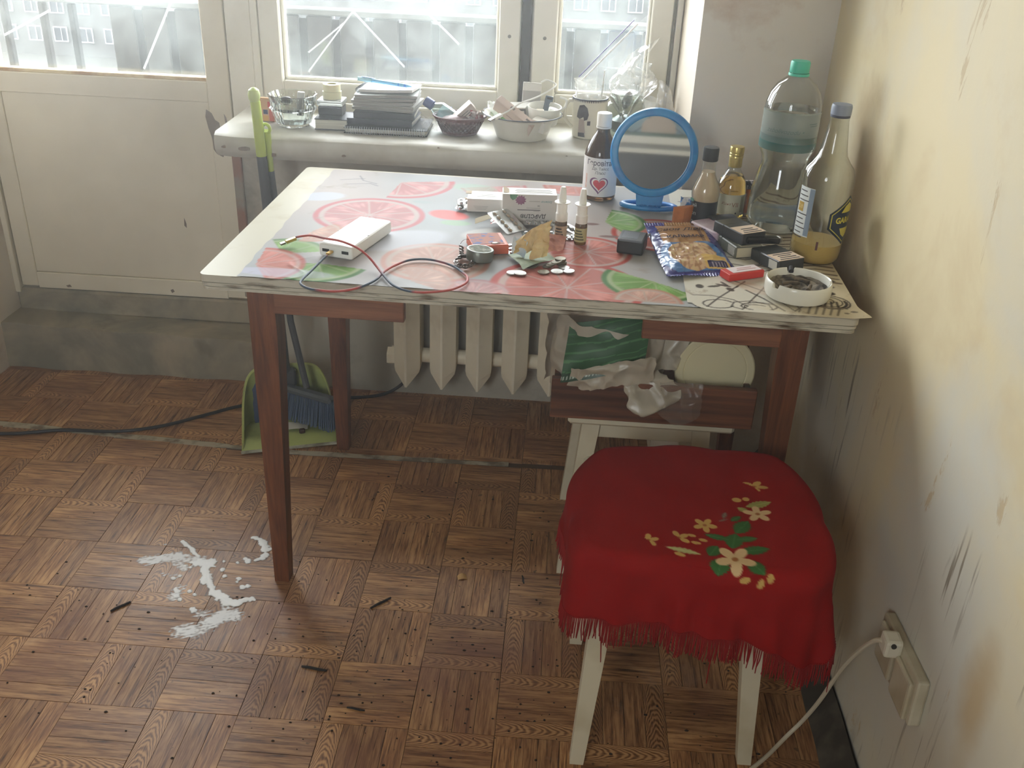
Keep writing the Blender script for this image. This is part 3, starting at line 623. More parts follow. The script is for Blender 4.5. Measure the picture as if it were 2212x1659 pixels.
tc1 = cmesh('vinyl_tablecloth', np.c_[X, Y, Z], gridfaces(nu, nv), nlin(Cc), VIN, loc=(0.3875, -0.0523, 0), rz=TYAW)
tag(tc1, 'pale glossy vinyl tablecloth printed with pink grapefruit and lime slices', 'tablecloth')
# cream overlay with black script and swirls
GX0, GX1, GY0, GY1 = 0.832, 1.112, -0.006, 0.684
nu, nv = 140, 330
u = np.linspace(0, 1, nu + 1); v = np.linspace(0, 1, nv + 1); UU, VV = np.meshgrid(u, v); UU = UU.ravel(); VV = VV.ravel()
X = GX0 + (GX1 - GX0) * UU - 0.006 * (1 - VV) * (1 - UU); Y = GY0 + (GY1 - GY0) * VV
crn = np.clip(1 - np.hypot(np.minimum(X - GX0, 0.03) - 0.03, np.minimum(Y - GY0, 0.03) - 0.03) / 0.0303, -1, 1)
n8 = nz(9.0, 2.0); n30 = nz(30.0, 5.0); n3 = nz(5.0, 1.0)
Cc = np.zeros((len(X), 3)) + np.array((204, 199, 184.0)); Cc += (np.clip(UU - 0.45, 0, 1))[:, None] * np.array((-6, -22, -52)); Cc += (n8 * 8)[:, None]
def stroke(P, w, rgb=(52, 44, 40), al=0.9):
    P = [tuple(p) for p in P]
    for (xa, ya), (xb, yb) in zip(P, P[1:]):
        mk = (np.abs(X - (xa + xb) / 2) < abs(xb - xa) / 2 + 0.01) & (np.abs(Y - (ya + yb) / 2) < abs(yb - ya) / 2 + 0.01)
        if not mk.any(): continue
        x_, y_ = X[mk], Y[mk]; L2 = (xb - xa) ** 2 + (yb - ya) ** 2 + 1e-12
        t = np.clip(((x_ - xa) * (xb - xa) + (y_ - ya) * (yb - ya)) / L2, 0, 1); d = np.hypot(x_ - xa - t * (xb - xa), y_ - ya - t * (yb - ya))
        k = (np.clip(0.5 - (d - w) / 0.0022, 0, 1) * al)[:, None]; Cc[mk] = Cc[mk] * (1 - k) + np.array(rgb, float) * k
def ell(cx, cy, rx, ry, a0=0, a1=360, n=28, rot=0):
    c_, s_ = math.cos(R(rot)), math.sin(R(rot)); out = []
    for k in range(n + 1):
        a = R(a0 + (a1 - a0) * k / n); x, y = rx * math.cos(a), ry * math.sin(a); out.append((cx + x * c_ - y * s_, cy + x * s_ + y * c_))
    return out
stroke([(0.838, 0.052), (0.870, 0.055), (0.905, 0.042), (0.926, 0.018), (0.915, 0.003), (0.898, 0.012), (0.905, 0.032), (0.935, 0.042), (0.962, 0.030), (0.966, 0.008)], 0.0011)
stroke(ell(0.878, 0.020, 0.026, 0.018, 20, 330, rot=10), 0.0011); stroke(ell(0.945, 0.020, 0.030, 0.016, -60, 240, rot=8), 0.0011); stroke(ell(0.940, 0.016, 0.020, 0.010, 40, 200), 0.0009)
stroke([(0.858, 0.005), (0.880, 0.045), (0.935, 0.130)], 0.0014); stroke([(0.905, 0.140), (0.968, 0.085), (1.002, 0.010)], 0.0012); stroke([(0.932, 0.090), (0.958, 0.055), (0.985, 0.008)], 0.0016)
stroke([(0.928, 0.030), (0.955, 0.085), (0.985, 0.150)], 0.0012); stroke([(0.975, 0.145), (1.000, 0.075), (1.012, 0.020), (1.008, 0.008)], 0.0014); stroke([(1.002, 0.010), (1.030, 0.050)], 0.0014)
for k in range(5): stroke([(1.022 + 0.012 * k, 0.004), (1.030 + 0.012 * k, 0.030), (1.044 + 0.009 * k, 0.062)], 0.0018)
stroke(ell(1.068, 0.060, 0.034, 0.030), 0.0013); stroke(ell(1.066, 0.062, 0.024, 0.022), 0.001); stroke(ell(1.068, 0.060, 0.028, 0.026, 120, 380), 0.0022); stroke(ell(1.062, 0.064, 0.014, 0.012), 0.0009)
for cx, cy, rx, ry, ro in ((0.853, 0.094, 0.007, 0.009, 0), (0.878, 0.098, 0.012, 0.004, 20), (0.905, 0.088, 0.006, 0.009, 30), (0.895, 0.105, 0.014, 0.004, 160), (0.898, 0.112, 0.012, 0.003, 120), (0.918, 0.102, 0.006, 0.002, 60), (1.074, 0.100, 0.012, 0.008, 0), (1.098, 0.022, 0.005, 0.004, 0), (1.086, 0.015, 0.004, 0.003, 0), (1.09, 0.035, 0.003, 0.002, 0), (1.078, 0.130, 0.013, 0.007, 10), (1.086, 0.160, 0.012, 0.006, 0)): blob(cx, cy, rx, ry, ro, (58, 50, 44), 0.85)
for k in range(26):  # dark wavy bands of the print along the right edge
    y0 = 0.155 + k * 0.020 + 0.004 * math.sin(k * 3.1); stroke([(0.99 + 0.02 * math.sin(k * 1.7), y0), (1.035, y0 - 0.006 + 0.004 * math.sin(k)), (1.075, y0 + 0.003), (1.106, y0 - 0.004)], 0.0024 if k % 2 else 0.0034, (84, 64, 46), 0.8)
for k in range(14): stroke([(0.85 + 0.01 * (k % 3), 0.18 + k * 0.034), (0.90, 0.19 + k * 0.034), (0.95, 0.175 + k * 0.034), (0.98, 0.19 + k * 0.034)], 0.0016)
blob(0.95, 0.10, 0.035, 0.02, -40, (206, 182, 160), 0.5); blob(1.03, 0.02, 0.10, 0.02, 0, (204, 190, 160), 0.4)
F4 = gridfaces(nu, nv); keep = crn[F4].min(axis=1) > -0.01; keep |= (X[F4].max(axis=1) > GX0 + 0.024) | (Y[F4].max(axis=1) > GY0 + 0.024)
Z = 0.7524 + 0.0002 * n8 + 0.004 * np.clip((X - 1.08) / 0.03, 0, 1) ** 2 * np.clip((0.04 - Y) / 0.04, 0, 1)
X = X + 0.010 * np.clip((X - 1.07) / 0.04, 0, 1) ** 2 * np.clip((0.05 - Y) / 0.05, 0, 1)
tc2 = cmesh('vinyl_overlay', np.c_[X, Y, Z], F4[keep], nlin(Cc), vcol('script_vinyl', 0.42, 0.12, dirt=((128, 104, 76), 22, 0.60, 0.76)), loc=(0.3875, -0.0523, 0), rz=TYAW)
tag(tc2, 'cream vinyl overlay with black script swirls under the white ashtray', 'tablecloth')
# ---------------------------------------------------------------- front stool with the red scarf
CRM = mat('chipped_cream_paint', (212, 204, 178), 0.5, rgb2=(186, 174, 142), ns=7, lo=0.5, hi=0.75, bmp=0.1)
def stool(label, feet, tops, zt, seat_c, seat_d, rails):
    t = thing('stool', label, 'stool', (seat_c[0], seat_c[1], 0))
    ox, oy = seat_c[0], seat_c[1]
    for (fx, fy), (tx, ty) in zip(feet, tops):
        m = M(); a, b_ = 0.012, 0.019; V = []
        for (x, y, z, w_) in ((fx - ox, fy - oy, 0, a), (tx - ox, ty - oy, zt - 0.02, b_)): V += [(x - w_, y - w_, z), (x + w_, y - w_, z), (x + w_, y + w_, z), (x - w_, y + w_, z)]
        m.add(V, [(3, 2, 1, 0), (4, 5, 6, 7)] + [(i, (i + 1) % 4, 4 + (i + 1) % 4, 4 + i) for i in range(4)]); m.build('leg', CRM, t)
    M().box((0, 0, zt - 0.012), (seat_d[0], seat_d[1], 0.024), 0.006).build('seat', CRM, t)
    for c_, d_ in rails: M().box((c_[0] - ox, c_[1] - oy, c_[2]), d_, 0.002).build('rail', CRM, t)
    return t
stool('cream painted stool hidden under the fringed red scarf', [(1.083, -0.35), (1.378, -0.322), (1.39, -0.03), (1.08, -0.05)], [(1.108, -0.325), (1.338, -0.325), (1.338, -0.09), (1.108, -0.09)], 0.44, (1.225, -0.205), (0.32, 0.32),
      [((1.225, -0.335, 0.385), (0.23, 0.018, 0.05)), ((1.225, -0.08, 0.385), (0.23, 0.018, 0.05)), ((1.108, -0.207, 0.385), (0.018, 0.23, 0.05)), ((1.338, -0.207, 0.385), (0.018, 0.23, 0.05))])
stool('cream painted stool under the table carrying the loose drawer', [(1.048, 0.172), (1.335, 0.172), (1.34, 0.46), (1.05, 0.46)], [(1.088, 0.20), (1.308, 0.20), (1.308, 0.44), (1.088, 0.44)], 0.4285, (1.20, 0.30), (0.33, 0.36),
      [((1.20, 0.194, 0.358), (0.235, 0.016, 0.034)), ((1.20, 0.445, 0.358), (0.235, 0.016, 0.034)), ((1.088, 0.32, 0.358), (0.016, 0.24, 0.034)), ((1.308, 0.32, 0.358), (0.016, 0.24, 0.034))])
OUT = [(1.064, -0.076), (1.088, -0.038), (1.181, -0.022), (1.308, -0.016), (1.415, -0.028), (1.452, -0.096), (1.462, -0.22), (1.450, -0.345), (1.412, -0.392), (1.298, -0.388), (1.196, -0.380), (1.09, -0.374), (1.050, -0.366), (1.043, -0.244), (1.044, -0.12)]
CX, CY = 1.25, -0.205
oa = np.array([math.atan2(y - CY, x - CX) for x, y in OUT]); orr = np.array([math.hypot(x - CX, y - CY) for x, y in OUT])
idx = np.argsort(oa); oa = oa[idx]; orr = orr[idx]
def Rad(th):
    th = np.mod(th + PI, 2 * PI) - PI
    return np.interp(th, np.r_[oa - 2 * PI, oa, oa + 2 * PI], np.r_[orr, orr, orr])
def dropl(th):
    d = np.mod(np.degrees(th), 360)
    return np.interp(d, [0, 30, 90, 150, 178, 215, 222, 250, 280, 300, 310, 318, 328, 345, 360], [0.075, 0.05, 0.04, 0.05, 0.085, 0.110, 0.108, 0.100, 0.108, 0.125, 0.160, 0.158, 0.095, 0.075, 0.075])
nth, nr = 520, 150
th = np.linspace(0, 2 * PI, nth, endpoint=False); s_ = np.linspace(0.0, 1.0, nr + 1)
TH, SS = np.meshgrid(th, s_); TH = TH.ravel(); SS = SS.ravel()
Rk = np.convolve(np.r_[Rad(th)[-4:], Rad(th), Rad(th)[:4]], np.ones(9) / 9, 'valid'); Rt = np.tile(Rk, nr + 1)
Dt = dropl(TH); total = Rt + Dt; sl_ = SS * total                      # arc length from the centre
rad_c = 0.030                                                        # rounded edge
flat_ = Rt - rad_c
arc = np.clip((sl_ - flat_) / rad_c, 0, PI / 2); hang = np.clip(sl_ - flat_ - rad_c * PI / 2, 0, None)
rr_ = np.minimum(sl_, flat_) + rad_c * np.sin(arc); zz = 0.463 - rad_c * (1 - np.cos(arc)) - hang
fold = np.sin(TH * 17 + 0.6) * 0.5 + np.sin(TH * 29 + 2.0) * 0.3 + np.sin(TH * 7) * 0.4
lf_ = np.exp(-((np.mod(TH, 2 * PI) - PI * 1.08) / 0.45) ** 2); rr_ += hang * (1 - lf_) * (0.10 + 0.14 * fold) * np.clip(hang / 0.05, 0, 1)
X = CX + rr_ * np.cos(TH); Y = CY + rr_ * np.sin(TH)
nn = np.array([mnoise.noise((x * 9, y * 9, z * 9)) for x, y, z in zip(X, Y, zz)]); n2 = np.array([mnoise.noise((x * 26, y * 14, z * 20)) for x, y, z in zip(X, Y, zz)])
zz = zz + 0.004 * nn * np.clip(1 - hang * 20, 0, 1) + 0.0012 * n2; fr_ = (arc > 0.6); Y = Y - 0.004 * n2 * fr_
PX, PY = CX + sl_ * np.cos(TH), CY + sl_ * np.sin(TH)
Cc = np.zeros((len(X), 3)) + np.array((142, 15, 13.0)); Cc += (n2 * 8)[:, None]
XX_, YY_ = X, Y; X, Y = PX, PY
def flower(cx, cy, r, rgb, n=5, ph=0.0, half=False, ey=1.0, ctr=(150, 84, 40)):
    dx, dy = X - cx, (Y - cy) / ey; d = np.hypot(dx, dy); a = np.arctan2(dy, dx) + ph
    if half: ok = np.cos(a - ph - 0.6) > -0.25
    pr = r * (0.40 + 0.60 * np.abs(np.cos(a * n / 2)) ** 1.2); mk = soft(d - pr, 0.0012)
    if half: mk = np.minimum(mk, ok)
    blend(mk, rgb); blend(soft(d - r * 0.16, 0.001), ctr, 0.8)
Yl = (196, 160, 92); Yp = (214, 184, 140)
def leaf(cx, cy, l, w, rot, rgb=(58, 104, 52)):
    c_, q_ = math.cos(R(rot)), math.sin(R(rot)); dx, dy = X - cx, Y - cy; a = (dx * c_ + dy * q_) / l; bq = (-dx * q_ + dy * c_) / w
    blend(0.5 - (np.abs(bq) - (1 - a ** 2) * (1 + 0.12 * np.sin(a * 22))) * w / 0.0024, rgb); blend(np.minimum(soft(np.abs(bq) * w - 0.0006, 0.0008), (np.abs(a) < 0.9)), tuple(min(255, q + 44) for q in rgb), 0.6)
for a in ((1.315, -0.273, 0.022, 0.013, 55), (1.297, -0.31, 0.020, 0.014, 75), (1.318, -0.304, 0.018, 0.007, 10), (1.272, -0.302, 0.020, 0.007, -15), (1.326, -0.331, 0.025, 0.010, 12), (1.262, -0.338, 0.016, 0.011, 60), (1.268, -0.372, 0.018, 0.015, 80), (1.322, -0.370, 0.020, 0.012, -50), (1.308, -0.25, 0.012, 0.006, 40)): leaf(*a)
leaf(1.352, -0.204, 0.024, 0.010, 20, (150, 150, 84)); leaf(1.324, -0.222, 0.011, 0.007, -40, (150, 150, 84)); leaf(1.215, -0.345, 0.028, 0.006, -12, (176, 176, 120)); leaf(1.291, -0.242, 0.010, 0.004, 70, (120, 110, 96)); leaf(1.287, -0.256, 0.009, 0.002, 30, (120, 110, 96))
flower(1.293, -0.355, 0.032, Yp, ph=0.3); flower(1.346, -0.233, 0.024, Yp, ph=0.9); flower(1.256, -0.272, 0.020, Yl, ph=0.2); flower(1.353, -0.151, 0.024, Yl, ph=1.4, half=True, ey=0.7); flower(1.211, -0.313, 0.019, Yl, ph=0.6, half=True); flower(1.163, -0.325, 0.017, Yl, ph=2.2, half=True)
for cx, cy, rx, ry, ro in ((1.318, -0.192, 0.008, 0.007, 0), (1.334, -0.188, 0.006, 0.006, 0), (1.307, -0.392, 0.008, 0.005, 0), (1.331, -0.398, 0.005, 0.007, 0), (1.343, -0.390, 0.005, 0.007, 0), (1.232, -0.303, 0.007, 0.004, -10), (1.249, -0.313, 0.007, 0.004, -10), (1.237, -0.322, 0.008, 0.004, -5), (1.209, -0.355, 0.009, 0.004, -20)): blob(cx, cy, rx, ry, ro, Yl)
X, Y = XX_, YY_
SCARF = vcol('red_wool', 0.85, 0.2, bmp=0.25, ns=420)
scarf = cmesh('red_scarf', np.c_[X, Y, zz], gridfaces(nth, nr, True), nlin(Cc), SCARF, label='fringed red scarf with embroidered cream flowers draped over the front stool', cat='scarf')
fg = M(); ex = X.reshape(nr + 1, nth); ey = Y.reshape(nr + 1, nth); ez = zz.reshape(nr + 1, nth)
for k in range(760):
    t = k / 760 * nth; i = int(t) % nth; j = (i + 1) % nth; q = t - int(t)
    p = Vector((ex[-1, i] * (1 - q) + ex[-1, j] * q, ey[-1, i] * (1 - q) + ey[-1, j] * q, ez[-1, i] * (1 - q) + ez[-1, j] * q)); o_ = Vector((p.x - CX, p.y - CY, 0)).normalized()
    L_ = random.uniform(0.034, 0.046) if k % 97 else 0.085
    sw = random.uniform(-0.004, 0.004); tn = Vector((-o_.y, o_.x, 0))
    fg.tube([p - Vector((0, 0, -0.003)), p + tn * sw * 0.6 + o_ * 0.001 + Vector((0, 0, -L_ * 0.5)), p + tn * sw * 1.3 + o_ * random.uniform(-0.002, 0.004) + Vector((0, 0, -L_))], [0.0009, 0.0011, 0.0008], 4)
fg.build('fringe', mat('red_yarn', (140, 16, 15), 0.9), scarf, kind='stuff')
# ---------------------------------------------------------------- loose drawer with bag and tub
WD = wood('reddish_drawer_wood', (70, 40, 26), (134, 84, 56), 0, 0.6)
dr = thing('drawer', 'loose reddish wooden drawer resting on the stool under the table', 'drawer', (1.195, 0.27, 0.4295))
M().box((0, -0.161, 0.043), (0.394, 0.018, 0.085), 0.002).build('front', WD, dr)
for sx in (-1, 1): M().box((sx * 0.186, 0.012, 0.036), (0.012, 0.326, 0.070), 0.001).build('side', WD, dr)
M().box((0, 0.169, 0.036), (0.384, 0.012, 0.070), 0.001).build('back', WD, dr); M().box((0, 0.005, 0.004), (0.36, 0.315, 0.006)).build('bottom', mat('fibreboard', (120, 90, 64), 0.8), dr)
def crumple(nu, nv, P, amp, fr, seed, ridge=1.0):
    def f(u, v):
        p = P(u, v); q = (p[0] * fr + seed, p[1] * fr, p[2] * fr)
        a = 1 - 2 * abs(mnoise.noise(q)); b2 = 1 - 2 * abs(mnoise.noise((q[1] * 1.7 + 5, q[2] * 1.7, q[0] * 1.7))); c3 = mnoise.noise((q[2] * 0.6, q[0] * 0.6 + 9, q[1] * 0.6))
        return (p[0] + amp * (b2 - 0.3) * 0.5, p[1] - amp * (a - 0.3), p[2] + amp * (c3 + 0.4 * b2))
    return M().grid(f, nu, nv)
BAGM = film('white_carrier_plastic', (216, 206, 184), 0.95, rough=0.35, transl=0.35, gloss=0.15)
bag = thing('carrier_bag', 'crumpled white carrier bag with a green printed panel in the loose drawer', 'bag', (1.10, 0.20, 0.44))
def bagP(u, v):
    a = -PI * 0.98 * (1 - u) ; w_ = 0.118 - 0.02 * abs(v - 0.55)
    return (0.0 + w_ * math.cos(a) + 0.015 * v, 0.0 + 0.075 * math.sin(a), 0.015 + 0.165 * v - 0.03 * u * v)
crumple(70, 50, bagP, 0.012, 16, 2.0).build('bag_skin', BAGM, bag, sharp=60)
def bagB(u, v):
    a = PI * u; return (0.118 * math.cos(a), 0.06 * math.sin(a), 0.015 + 0.15 * v)
crumple(40, 30, bagB, 0.010, 14, 6.0).build('bag_back', BAGM, bag, sharp=60)
def knot(u, v):
    a = 2 * PI * u; r = 0.012 + 0.036 * math.sin(PI * (0.1 + 0.85 * v)) * (1 + 0.25 * math.sin(a * 3 + 1)); return (0.085 + r * math.cos(a) * 1.1, -0.085 - 0.022 * math.sin(PI * v) + r * 0.35 * math.sin(a), 0.086 - 0.06 * v + r * 0.55 * math.sin(a))
crumple(56, 26, knot, 0.008, 26, 3.0).build('bag_handle', BAGM, bag, sharp=70)
def tail(u, v): return (-0.07 + 0.16 * u, -0.10 - 0.012 * math.sin(PI * u) - 0.01 * v, 0.052 + 0.055 * v + 0.035 * u)
crumple(44, 18, tail, 0.011, 26, 8.0).build('bag_fold', BAGM, bag, sharp=70)
def tail2(u, v): return (0.072 + 0.062 * u + 0.035 * v, -0.050 + 0.02 * v, 0.090 + 0.075 * v - 0.006 * u)
crumple(26, 26, tail2, 0.010, 22, 5.0).build('bag_fold', BAGM, bag, sharp=70)
nu, nv = 70, 60
def panelP(u, v): return (-0.086 + 0.156 * u + 0.012 * v, -0.108 - 0.012 * math.sin(PI * u) + 0.060 * v, 0.072 + 0.100 * v + 0.050 * u - 0.012 * u * v + 0.004 * mnoise.noise((u * 4, v * 4, 2)))
PV = [panelP(i / nu, j / nv) for j in range(nv + 1) for i in range(nu + 1)]; Cg = []
for j in range(nv + 1):
    for i in range(nu + 1):
        u_, v_ = i / nu, j / nv; st = math.sin(v_ * 42 + 3 * mnoise.noise((u_ * 2, v_ * 6, 0))); w_ = v_ < 0.15 and (i * 7 % 11) < 5 and 0.04 < v_ < 0.11
        Cg.append((196, 204, 190) if w_ else ((78, 128, 76) if st > 0.86 and v_ > 0.16 else ((40, 84, 42) if v_ > 0.16 else (30, 62, 34))))
cmesh('printed_panel', PV, gridfaces(nu, nv), nlin(Cg), vcol('green_print', 0.4), parent=bag)
cb = thing('clear_bag', 'clear plastic bag hanging over the front of the loose drawer', 'bag', (1.245, 0.098, 0.50))
crumple(36, 20, lambda u, v: (-0.040 + 0.080 * u, -0.012 + 0.016 * v * (1 if v > 0.6 else 0) - 0.006 * math.sin(PI * v), -0.042 + 0.066 * v - 0.02 * math.sin(PI * u) * (1 - v)), 0.005, 34, 1.0).build('bag_skin', film('clear_bag_film', (206, 198, 182), 0.20, rough=0.3, transl=0.4, gloss=0.08), cb, sharp=70)
tub = thing('plastic_tub', 'round cream lidded plastic tub lying on its side in the loose drawer', 'tub', (1.316, 0.165, 0.522), (R(84), 0, R(4)))
TB = mat('cream_plastic', (222, 212, 172), 0.45)
M().lathe([(0.0745, -0.11), (0.071, -0.09), (0.072, 0.0)], 48).build('tub_body', TB, tub)
M().lathe([(0.0765, -0.010), (0.0785, -0.008), (0.0785, 0.004), (0.076, 0.006), (0.064, 0.006), (0.062, 0.0045), (0.0605, 0.006), (0.0, 0.0065)], 56).build('lid', TB, tub)
# ---------------------------------------------------------------- radiator
RADM = mat('radiator_paint', (240, 231, 206), 0.5, rgb2=(214, 201, 172), ns=8, lo=0.5, hi=0.72, bmp=0.12)
rad = thing('radiator', 'cream cast iron radiator under the windowsill', 'radiator', (0.593, 0.85, 0))
sec = None
for k in range(7):
    if sec is None:
        m = M(); W_, yr, ys, yb = 0.036, -0.032, 0.0, 0.075
        def ringz(z, w_, yf, yside): return [(-w_, yb * (0.3 + 0.7 * w_ / W_), z), (-w_, yside, z), (-0.003, yf, z), (0.003, yf, z), (w_, yside, z), (w_, yb * (0.3 + 0.7 * w_ / W_), z)]
        rings = [ringz(0.088, 0.004, yr, yr + 0.006), ringz(0.122, W_ * 0.93, yr, ys), ringz(0.135, W_, yr, ys), ringz(0.60, W_, yr, ys), ringz(0.615, W_ * 0.93, yr, ys), ringz(0.65, 0.006, yr, yr + 0.008)]
        V = [p for r in rings for p in r]; F = [tuple(range(5, -1, -1)), tuple(range(30, 36))]
        for q in range(5):
            for i in range(6): F.append((q * 6 + i, q * 6 + (i + 1) % 6, q * 6 + 6 + (i + 1) % 6, q * 6 + 6 + i))
        m.add(V, F); sec = m.build('section', RADM, rad).data
    else: link('section', sec, rad, (0.100 * k, 0, 0))
for z in (0.155, 0.585):
    m = M()
    m.lathe([(0.021, -0.05), (0.021, 0.67)], 14, mat=MX((0, 0.045, z), ry=R(90))); m.build('hub_pipe', RADM, rad)
M().lathe([(0.026, -0.012), (0.026, 0.012), (0.012, 0.014)], 6, mat=MX((-0.047, 0.03, 0.155), ry=R(-90)), smooth=False).build('end_plug', RADM, rad)
# ---------------------------------------------------------------- dustpan set
LIME = mat('lime_plastic', (168, 178, 106), 0.45, rgb2=(124, 130, 84), ns=10, lo=0.55, hi=0.75); LIMEH = mat('lime_grip', (178, 196, 84), 0.35); GREYP = mat('dark_grey_plastic', (74, 76, 78), 0.5)
pan = thing('dustpan', 'lime green long-handled dustpan standing behind the left table leg', 'dustpan', (0.325, 0.60, 0), R(19))
pm = M(); wl, dl = 0.129, 0.16
pm.grid(lambda u, v: (wl * (2 * u - 1) * (1 - 0.10 * v), dl * v, 0.004 + 0.016 * min(1, v * 4) * (1 - v) + 0.004), 20, 14, thick=0.003)
def wallp(u, v):
    a = PI * (1 - u); sx = math.cos(a); k = abs(sx) ** 0.35 * (1 if sx > 0 else -1); yy = dl * (math.sin(a) ** 0.42)
    hh = 0.012 + 0.142 * (math.sin(a) ** 0.55 if math.sin(a) > 0 else 0); return (wl * k * (1 - 0.10 * yy / dl) * (1 - 0.06 * v), yy - 0.0 + 0.012 * v, 0.006 + hh * v)
pm.grid(wallp, 64, 6); pm.grid(lambda u, v: (wallp(u, 1)[0] * (1 + 0.05 * v), wallp(u, 1)[1] + 0.010 * v, wallp(u, 1)[2] + 0.004 * math.sin(PI * v)), 64, 3)
pm.build('scoop', LIME, pan); M().box((0, -0.004, 0.006), (0.262, 0.010, 0.005), 0.001).build('lip', mat('pale_lip', (196, 196, 176), 0.5, rgb2=(128, 124, 104), ns=22), pan)
def W2(x, y, z):  # world to dustpan-local
    c_, s2 = math.cos(R(-19)), math.sin(R(-19)); dx, dy = x - 0.325, y - 0.60; return (dx * c_ - dy * s2, dx * s2 + dy * c_, z)
M().tube([W2(0.2802, 0.742, 0.13), W2(0.272, 0.742, 0.40), W2(0.2625, 0.738, 0.742)], 0.0125, 14).build('pole', GREYP, pan)
M().tube([W2(0.2625, 0.738, 0.742), W2(0.2605, 0.737, 0.82), W2(0.258, 0.737, 0.872)], [0.0125, 0.0122, 0.0118], 16).build('grip', LIMEH, pan)
M().lathe([(0.010, -0.012), (0.0135, -0.004), (0.0145, 0.006), (0.012, 0.016), (0.006, 0.021), (0.0, 0.022)], 18, mat=Matrix.Translation(W2(0.2565, 0.737, 0.882))).build('hook_knob', mat('pale_lime_knob', (190, 204, 130), 0.35), pan)
bar_ = M(); bar_.box(W2(0.2802, 0.745, 0.135), (0.05, 0.03, 0.05), 0.006); bar_.build('socket', GREYP, pan)
brush = thing('hand_broom', 'blue bristled hand broom clipped into the lime dustpan', 'broom', (0.352, 0.700, 0.0), R(-22))
M().box((0, 0, 0.112), (0.150, 0.028, 0.020), 0.006).build('brush_head', mat('slate_brush_head', (84, 88, 92), 0.5), brush)
bs = M()
for i in range(34):
    for j in range(4):
        x = -0.076 + 0.152 * i / 33; y = -0.009 + 0.006 * j; sp = 1.12 + 0.05 * random.random()
        bs.tube([(x, y, 0.110), (x * sp + random.uniform(-0.003, 0.003), y * 1.7 - 0.014, 0.030 + random.uniform(0, 0.006))], [0.0016, 0.0022], 4)
bs.build('bristles', mat('blue_grey_bristle', (84, 98, 120), 0.6), brush, kind='stuff')
bp_ = [(-0.005, 0.012, 0.125)] 
def W3(x, y, z):
    c_, s2 = math.cos(R(22)), math.sin(R(22)); dx, dy = x - 0.352, y - 0.70; return (dx * c_ - dy * s2, dx * s2 + dy * c_, z)
M().tube([W3(0.345, 0.705, 0.128), W3(0.300, 0.752, 0.30), W3(0.276, 0.758, 0.70)], 0.009, 10).build('pole', GREYP, brush)
M().tube([W3(0.276, 0.758, 0.70), W3(0.274, 0.757, 0.76), W3(0.274, 0.752, 0.80)], [0.008, 0.010, 0.011], 12).build('grip', LIMEH, brush)
tl = M(); tl.tube([(0.011 * math.cos(2 * PI * k / 14), 0, 0.011 * math.sin(2 * PI * k / 14)) for k in range(14)], 0.004, 8, True); tl.build('hanging_loop', LIMEH, brush, W3(0.276, 0.748, 0.806))
rag = thing('blue_rag', 'slate blue rag bunched at the left end of the dustpan', 'rag', (0.225, 0.70, 0.0))
crumple(24, 20, lambda u, v: (-0.03 + 0.06 * u, 0.02 * math.sin(PI * u), 0.004 + 0.145 * v * (0.75 + 0.25 * math.sin(PI * u))), 0.008, 22, 4.0).build('cloth', mat('slate_blue_cloth', (74, 84, 112), 0.85), rag, sharp=70)
pc = thing('paper_scrap', 'torn white paper scrap lying in the lime dustpan', 'paper', (0.318, 0.675, 0.0245), R(12))
M().grid(lambda u, v: (-0.03 + 0.06 * u, -0.018 + 0.036 * v, 0.003 * math.sin(3 * u + v)), 8, 6, thick=0.0004).build('sheet', mat('scrap_paper', (206, 204, 190), 0.8), pc)
M().box((0, 0, 0.008), (0.016, 0.014, 0.012), 0.003).build('dirt_lump', mat('dirt_brown', (64, 48, 38), 0.9), None, (0.340, 0.650, 0.018), R(20), label='small dark brown lump of dirt in the dustpan', cat='dirt')
# ---------------------------------------------------------------- cables, socket, spill, small litter on the floor
BLK = mat('black_cable', (30, 28, 27), 0.5); WHT = mat('white_cable_pvc', (206, 196, 172), 0.5)
tag(M().tube(smooth_path([(-0.75, 0.56, 0.005), (-0.45, 0.5686, 0.005), (-0.30, 0.607, 0.005), (-0.157, 0.617, 0.006), (-0.05, 0.660, 0.006), (0.05, 0.74, 0.005), (0.124, 0.798, 0.005), (0.26, 0.865, 0.005), (0.423, 0.8886, 0.005), (0.50, 0.915, 0.005), (0.546, 0.935, 0.02), (0.585, 0.944, 0.06), (0.62, 0.944, 0.12)], 6), 0.0046, 8).build('power_cable', BLK), 'black power cable snaking over the floor to the radiator', 'cable')
wc = smooth_path([(1.522, -0.418, 0.3735), (1.512, -0.395, 0.355), (1.505, -0.335, 0.25), (1.500, -0.285, 0.12), (1.488, -0.262, 0.045), (1.462, -0.272, 0.012), (1.42, -0.315, 0.0045), (1.375, -0.36, 0.0045), (1.31, -0.44, 0.0045), (1.28, -0.55, 0.0045)], 8)
tag(M().tube(wc, 0.0038, 8).build('extension_lead', WHT), 'white electric lead running from the wall socket across the floor', 'cable')
SOC = mat('old_white_socket', (200, 192, 168), 0.5, rgb2=(176, 164, 136), ns=12)
so = thing('wall_socket', 'white double wall socket low on the right wall', 'socket', (1.56, -0.425, 0.335))
def sbox(name, c, d, rx): M().box((0, 0, 0), d, 0.004, seg=2).build(name, SOC, so, c, (rx, 0, 0))
sbox('plate', (-0.009, 0.0, 0.0), (0.018, 0.165, 0.080), R(-4)); sbox('cover', (-0.021, -0.040, -0.002), (0.008, 0.066, 0.066), R(-4)); sbox('cover', (-0.021, 0.038, -0.002), (0.008, 0.066, 0.066), R(-4))
pl_ = thing('power_plug', 'white plug pushed into the wall socket', 'plug', (1.5295, -0.418, 0.372))
